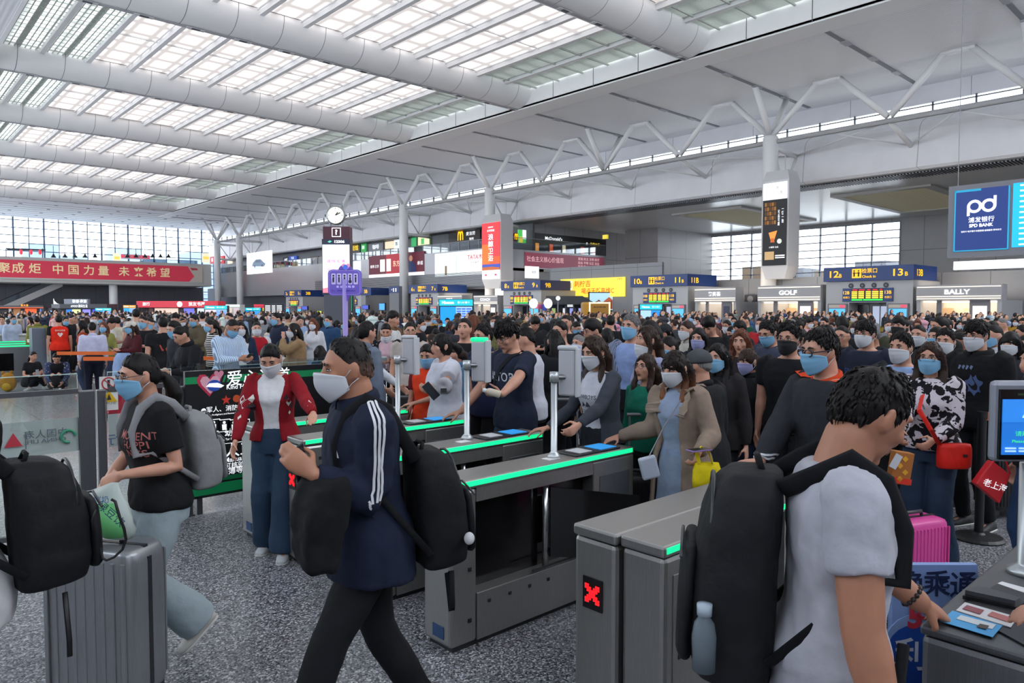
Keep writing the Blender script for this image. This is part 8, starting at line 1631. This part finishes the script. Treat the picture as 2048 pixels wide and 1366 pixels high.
for px, yt, d, a, lb, k in MID:
    pr = k.pop('prn', None); cp = k.get('cap')
    g = P(px, yt, d, a, lb, auto=True, **k)
    if cp: cap(g, cp)
    tn = {'tee': 't_shirt', 'polo': 'polo_shirt'}.get(k['top'][0], k['top'][0]); c = g.P+g.u*.30*g.s
    if pr == 'FREEDOM': print_on(g, tn, text_mb('FREEDOM', .075, .004), c, H('3a56a8', .8), 'lettering')
    if pr == 'blob': print_on(g, tn, poly_mb([[(-.09+.035*i, .05+.012*(i % 2)), (-.075+.035*i, .045), (-.06+.035*i, .075), (-.08+.035*i, .085)] for i in range(4)]), c+g.u*.03, H('6d7a9c', .8), 'scrawl_print'); print_on(g, tn, poly_mb([[(.05+.06*cos(t)*(1+.25*sin(5*t)), -.05+.08*sin(t)*(1+.2*sin(7*t))) for t in [2*pi*j/40 for j in range(40)]]]), c, H('4a5a86', .8), 'round_print')
    if pr == 'back': print_on(g, tn, poly_mb([[(-.12,.0),(.12,.0),(.12,.14),(-.12,.14)]]), c, H('6a4450', .8), 'back_print', back=True); print_on(g, tn, poly_mb([[(-.05,-.1),(.05,-.1),(.09,.0),(-.09,.0)]]), c, H('b0402e', .8), 'back_print', back=True)
    if pr == 'heart': print_on(g, tn, poly_mb([[(.06*x, -.02+.06*y) for x, y in ((0,-1),(-.9,.1),(-.95,.6),(-.5,.95),(0,.55),(.5,.95),(.95,.6),(.9,.1))]]), c, H('e8d8d4', .8), 'heart_emblem', back=True); print_on(g, tn, text_mb('青年志愿者', .045, .002), c+g.u*.085, H('e8d8d4', .8), 'lettering', back=True)
    if d < 16 and k.get('armL') == 'phone': q = (g.Wr[-1]+g.Wr[1])/2+Vector((0, .10, .03)); ph_ = phone(g.M @ q, Matrix.Rotation(g.root.rotation_euler.z, 3, 'Z') @ Vector((0,.6,.6)), Matrix.Rotation(g.root.rotation_euler.z, 3, 'Z') @ Vector((0,-.6,.7)), ' '.join(('phone in the hands of the '+lb).split()[:14]), 'c06a94' if 'pink' in lb else 'c9cbd0' if 'white phone' in lb else '1a1b20')
# the pair sitting on the floor behind the glass fence
SITL = {-1: ((.16,.26,.10), (-.6,.3,1), (.8,.3,0)), 1: ((-.16,.34,.10), (.6,.3,1), (-.8,.3,0))}
for px, d, a, lb, k in ((60, 17.0, -30, 'woman in black T-shirt sitting on the floor with a phone, left of the seated boy', dict(sex='f', hair='tail', top=T('tee','1a1b20'), bot=BK, armR='phone', shoe='c9c9c9')), (117, 16.8, 6, 'boy in blue patterned shirt sitting cross legged on the floor', dict(sex='m', hair='short', top=T('shirt','3a4468','dots'), inner='1a1a20', bot=BK, hp=30))):
    q = at(px, 775, d); PLACED.append((q.x, q.y)); k.update(loc=(q.x, q.y, 0), rz=face_rz((q.x, q.y), a), label=lb, H=1.66, pz=.20, lean=14, legs=SITL, vox=.016); k.setdefault('armR', (Vector((.12,.38,.22)),)); k.setdefault('armL', (Vector((-.12,.38,.22)),))
    g = person(k)
    if k['armR'] == 'phone': phone(g.M @ (g.Wr[1]+Vector((0,.06,.08))), U, g.M.to_3x3() @ Vector((0,-1,0)), 'phone held up by the woman sitting on the floor', 'b0b4ba')
q = at(16, 770, 16.6); bb = tag(empty('backpack', (q.x, q.y, 0)), 'mustard yellow rucksack with ears standing on the floor beside the seated woman', 'backpack'); me = remesh(MB().ell((q.x, q.y, .20), (.17, .13, .20)).ell((q.x, q.y, .36), (.12, .1, .08)), .015, 3); w = MB(); w.v = [tuple(v.co) for v in me.vertices]; w.f = [tuple(f.vertices) for f in me.polygons]; w.m = [0]*len(w.f); w.build('pack_body', cloth('a87a2c'), bb, True); MB().ell((q.x-.05, q.y-.11, .12), (.09, .06, .09)).build('front_pocket', cloth('c09a34'), bb, True)
for s_ in (-.09, .07): MB().ell((q.x+s_, q.y, .44), (.035, .03, .045)).build('ear', cloth('9a6c26'), bb, True)
q = at(246, 700, 12.5); jk = tag(empty('jacket', (q.x, q.y, 0)), 'pale blue jacket hanging over the handle of the red suitcase', 'jacket'); b = MB(); R = []
for z, wd, th in ((1.14,.10,.05),(1.05,.16,.09),(.9,.19,.10),(.72,.2,.09),(.58,.15,.06)): R.append([Vector((q.x, q.y, z))+_rt*(wd*cos(t)*(1+.1*sin(5*t)))+FH*(th*sin(t)*(1+.3*sin(3*t))) for t in [2*pi*j/20 for j in range(20)]])
b.rings(R).build('jacket_cloth', cloth('8ea4cc'), jk, True)
# ---- the waiting crowd: individuals from shared figures, then the far mass
PROTO = []
LOOKS = [('m','short','down','jacket'),('f','long','down','coat'),('m','messy','phone','tee'),('f','tail','phone','sweater'),('m','crew','low','shirt'),('f','wavy','low','jacket'),('m','bowl','strap','hoodie'),('f','bob','down','cardigan'),('f','bun','fold','shirt'),('m','short','relax','polo')]
for i, (sx, hr, am, tp) in enumerate(LOOKS):
    p = dict(sex=sx, hair=hr, armL=am, armR='down' if am in ('strap', 'fold', 'low') else am, top=(tp, '888888'), vox=.020, sm=.020, seed=i*5+1, hp=8 if am != 'phone' else 24, w=1.0+.04*(i % 3-1), H=1.7, hlen=.32, bsm=2, wr=.012)
    g = rig(p); q = {'body': make_body(p, g, .017), 'hair': make_hair(p, g, .013), 'top': make_top(p, g, tp, {'jacket': .026, 'coat': .032, 'tee': .012, 'sweater': .02, 'shirt': .016, 'hoodie': .028, 'cardigan': .02, 'polo': .016}[tp], .020), 'trousers': make_bottom(p, g, 'jeans', .022)}
    p['mask'] = 'white'; q['face_mask'] = make_mask(p, g); p['glasses'] = 1; q['glasses'] = make_glasses(p, g)
    sb = MB(); bs = make_shoes(p, g)
    q['shoe'] = [b.mesh('shoe', [H('2a2a2c', .6), SOLE], True) for b in bs]
    for nm in ('hair', 'top', 'trousers'): q[nm].materials.clear(); q[nm].materials.append(cloth('888888'))
    q['top'].name = tp; PROTO.append((sx, hr, am, tp, q))
HN = {'short': 'short hair', 'long': 'long straight hair', 'messy': 'tousled hair', 'tail': 'a ponytail', 'crew': 'cropped hair', 'wavy': 'wavy hair', 'bowl': 'a thick fringe', 'bob': 'a bob', 'bun': 'a bun'}
TN = {'tee': 'T-shirt', 'polo': 'polo shirt'}
COLS = [('black','17181d'),('charcoal','34363d'),('white','d2d2d6'),('navy','1f2840'),('grey','80838c'),('beige','b09c84'),('pale blue','8ea6cc'),('olive','6a6a42'),('maroon','561c28'),('pink','c89aa4'),('dark green','1f4a3c'),('brown','5a4232'),('cream','c9bfac'),('red','a8242c'),('mustard','a87f2c'),('lilac','8f88b0'),('denim blue','2f4c74')]
WGT = [24,12,13,11,9,6,6,3,3,3,2,4,4,2,2,2,5]
ANCH = [(40,'the far left'),(110,'the red vest'),(160,'the electronics kiosk'),(225,'the white shirt'),(290,'the bookshop end'),(360,'the bookshop'),(435,'the bookshop screen'),(505,'the red jersey'),(585,'gate 2B'),(640,'gate 3B'),(685,'the purple sign'),(740,'sign 5B'),(790,'the grey pylon'),(850,'gate 6B'),(912,'the turquoise screen'),(970,'the serif shop'),(1040,'gate 8B'),(1082,'the white discs'),(1145,'the glazed pavilion'),(1195,'the gold booth'),(1270,'gate 10B'),(1320,'gate 11B'),(1420,'the narrow shop'),(1500,'the lavatory sign'),(1575,'the golf shop'),(1680,'gate 12B'),(1770,'gate 13B'),(1860,'the last shop'),(1950,'the white lightbox'),(2030,'the big screen')]
taken = []
for o in SC.objects:
    if o.parent is None and o.get('category') in ('person', 'suitcase', 'queue post', 'display', 'booth', 'stand', 'pylon', 'sign', 'desk', 'pillar', 'ticket gate', 'kiosk', 'pavilion', 'screen', 'jacket', 'backpack'): taken.append((o.location.x, o.location.y, .62 if o.get('category') == 'person' else 1.7 if o.get('category') in ('display','booth','pylon','pavilion','screen','stand') else 1.0))
rc = random.Random(77)
def free(x, y, r): return all((x-a)**2+(y-b)**2 > (r if c < .7 else c)**2 for a, b, c in taken)
def px_of(x, y): d = x*FH.x+y*FH.y; return 1024+FPX*(x*_rt.x+y*_rt.y)/d, d
def legal(x, y):
    u, d = px_of(x, y)
    if d < 1 or not (-40 < u < 2090): return None
    if x < 4.5 and y < 8.5: return None
    dmin = 17.5 if u < 470 else 13.5 if u < 680 else 10.5 if u < 900 else 8.0 if u < 1250 else 7.4
    if d < dmin or x > 50.5 or y > 118: return None
    if u < 110 and d < 33 or u < 165 and d < 22.5: return None
    return u, d
labels = set(); n_ind = 0; tries = 0; CROWD = []
while n_ind < 212 and tries < 60000:
    tries += 1; u = rc.uniform(-20, 2070); d0 = 17.5 if u < 470 else 13.5 if u < 680 else 10.5 if u < 900 else 8 if u < 1250 else 7.4
    d = d0+(25-d0)*rc.random()**.8 if d0 < 16 else d0+10*rc.random()
    q = at(u, 640, d); L = legal(q.x, q.y)
    if not L or not free(q.x, q.y, .60): continue
    taken.append((q.x, q.y, .6)); CROWD.append((q.x, q.y, u, d)); n_ind += 1
CROWD.sort(key=lambda t: t[3])
def wpick(): return rc.choices(COLS, WGT)[0]
for x, y, u, d in CROWD:
    anc = min(ANCH, key=lambda t: abs(t[0]-u))[1]
    for _ in range(200):
        i = rc.randrange(len(PROTO)); sx, hr, am, tp, q = PROTO[i]; cn, ch_ = wpick(); mk = rc.choices(['none','white','blue','black'], [30,34,30,6])[0]; gl = rc.random() < .22
        hcn = rc.choices(['black','brown','auburn'], [70,24,6])[0] if sx == 'f' else rc.choices(['black','brown','grey'], [84,8,8])[0]
        hd = (hcn+' '+HN[hr].replace('a ', '')) if hr not in ('tail', 'bowl', 'bob', 'bun') else {'tail': hcn+' ponytail', 'bowl': hcn+' thick fringe', 'bob': hcn+' bob', 'bun': hcn+' bun'}[hr]
        lb = '%s with %s%s%s in %s %s below %s' % ('woman' if sx == 'f' else 'man', hd, '' if mk == 'none' else ', %s mask' % mk, ', glasses' if gl else '', cn, TN.get(tp, tp), anc)
        if lb not in labels and len(lb.split()) <= 16: break
    labels.add(lb); h = rc.gauss(1.70 if sx == 'm' else 1.62, .05); sc = min(max(h, 1.5), 1.86)/1.70
    if u > 1000: a = rc.gauss(38, 28) if rc.random() < .8 else rc.uniform(-180, 180)
    else: a = rc.uniform(-180, 180) if rc.random() < .6 else rc.gauss(0, 40)
    r = tag(empty('person', (x, y, 0), face_rz((x, y), a)), lb, 'person', 'waiting crowd'); r.scale = (sc, sc, sc)
    for nm in ('body', 'hair', 'top', 'trousers', 'face_mask', 'glasses', 'shoe'):
        if nm == 'face_mask' and mk == 'none' or nm == 'glasses' and not gl: continue
        for me in (q[nm] if isinstance(q[nm], list) else [q[nm]]):
            o = bpy.data.objects.new({'top': {'tee': 't_shirt', 'polo': 'polo_shirt'}.get(tp, tp)}.get(nm, nm), me); COL.objects.link(o); o.parent = r
            mt = {'hair': HAIRC[hcn], 'top': cloth(ch_), 'trousers': cloth(rc.choice(['1b1c22', '23293a', '2d3d58', '3a3a40'])), 'face_mask': MASKC.get(mk), 'body': SKIN[rc.choice([0, 0, 1])]}.get(nm)
            if mt: o.material_slots[0].link = 'OBJECT'; o.material_slots[0].material = mt
# far mass of the crowd: simple standing figures in one object
cm, nt, bb_ = nodes('crowd_cloth'); at_ = N(nt, 'Attribute'); at_.attribute_name = 'tone'; nt.links.new(at_.outputs['Color'], bb_.inputs['Base Color']); bb_.inputs['Roughness'].default_value = .8
V, F, C = [], [], []
SK = srgb('c99a80'); HB = srgb('1c191a')
def blob(c, r, col, nu=8, nv=6, rot=0.):
    b = len(V)
    for i in range(nv+1):
        t = pi*i/nv
        for j in range(nu): w = 2*pi*j/nu+rot; V.append((c[0]+r[0]*sin(t)*cos(w), c[1]+r[1]*sin(t)*sin(w), c[2]+r[2]*cos(t))); C.append(col)
    for i in range(nv):
        for j in range(nu): F.append((b+i*nu+j, b+(i+1)*nu+j, b+(i+1)*nu+(j+1) % nu, b+i*nu+(j+1) % nu))
n_far = 0; tries = 0; cell = {}
while n_far < 760 and tries < 90000:
    tries += 1; u = rc.uniform(-30, 2080); d = 23+33*rc.random()**.75; d = d if u > 700 else d*1.25+2
    q = at(u, 640, d); L = legal(q.x, q.y)
    if not L or not free(q.x, q.y, .6): continue
    ck = (int(q.x/.6), int(q.y/.6))
    if any((ck[0]+i, ck[1]+j) in cell for i in (-1,0,1) for j in (-1,0,1) if not (i and j)): continue
    cell[ck] = 1; n_far += 1; x, y = q.x, q.y; h = rc.gauss(1.67, .07); k = h/1.7; cn, hx = wpick(); col = tuple(v*rc.uniform(.8, 1.1) for v in srgb(hx)); ba = rc.uniform(0, 2*pi) if u < 1000 else atan2(-y, -x)+rc.gauss(.6, .6); fx, fy = cos(ba), sin(ba); leg = srgb(rc.choice(['1b1c22', '23293a', '2d3d58']))
    blob((x, y, .45*k), (.13*k, .13*k, .47*k), leg); blob((x, y, 1.14*k), (.19*k, .19*k, .37*k), col); blob((x, y, 1.36*k), (.21*k, .21*k, .12*k), col)
    for s_ in (-1, 1): blob((x-fy*s_*.23*k, y+fx*s_*.23*k, 1.10*k), (.055*k, .055*k, .30*k), col, 6, 4)
    blob((x, y, 1.47*k), (.05, .05, .1), SK, 6, 4); blob((x+fx*.015, y+fy*.015, 1.575*k), (.082*k, .082*k, .112*k), SK); hcx = HB if rc.random() < .85 else srgb('4a3428')
    lg = rc.random() < .42; blob((x-fx*.022, y-fy*.022, (1.60 if not lg else 1.55)*k), (.094*k, .094*k, (.105 if not lg else .17)*k), hcx)
    if rc.random() < .65: blob((x+fx*.055, y+fy*.055, 1.535*k), (.055*k, .055*k, .05*k), srgb(rc.choice(['cfd2da', '7fb4d8', 'cfd2da'])), 6, 4)
me = bpy.data.meshes.new('crowd'); me.from_pydata(V, [], F); at2 = me.color_attributes.new('tone', 'FLOAT_COLOR', 'POINT'); at2.data.foreach_set('color', [w for c in C for w in (*c, 1)])
me.polygons.foreach_set('use_smooth', [True]*len(F)); me.materials.append(cm); co = bpy.data.objects.new('crowd', me); COL.objects.link(co); co['kind'] = 'stuff'; co['label'] = 'far mass of waiting passengers filling the hall'; co['category'] = 'crowd'

bpy.data.scenes.remove(TMP)
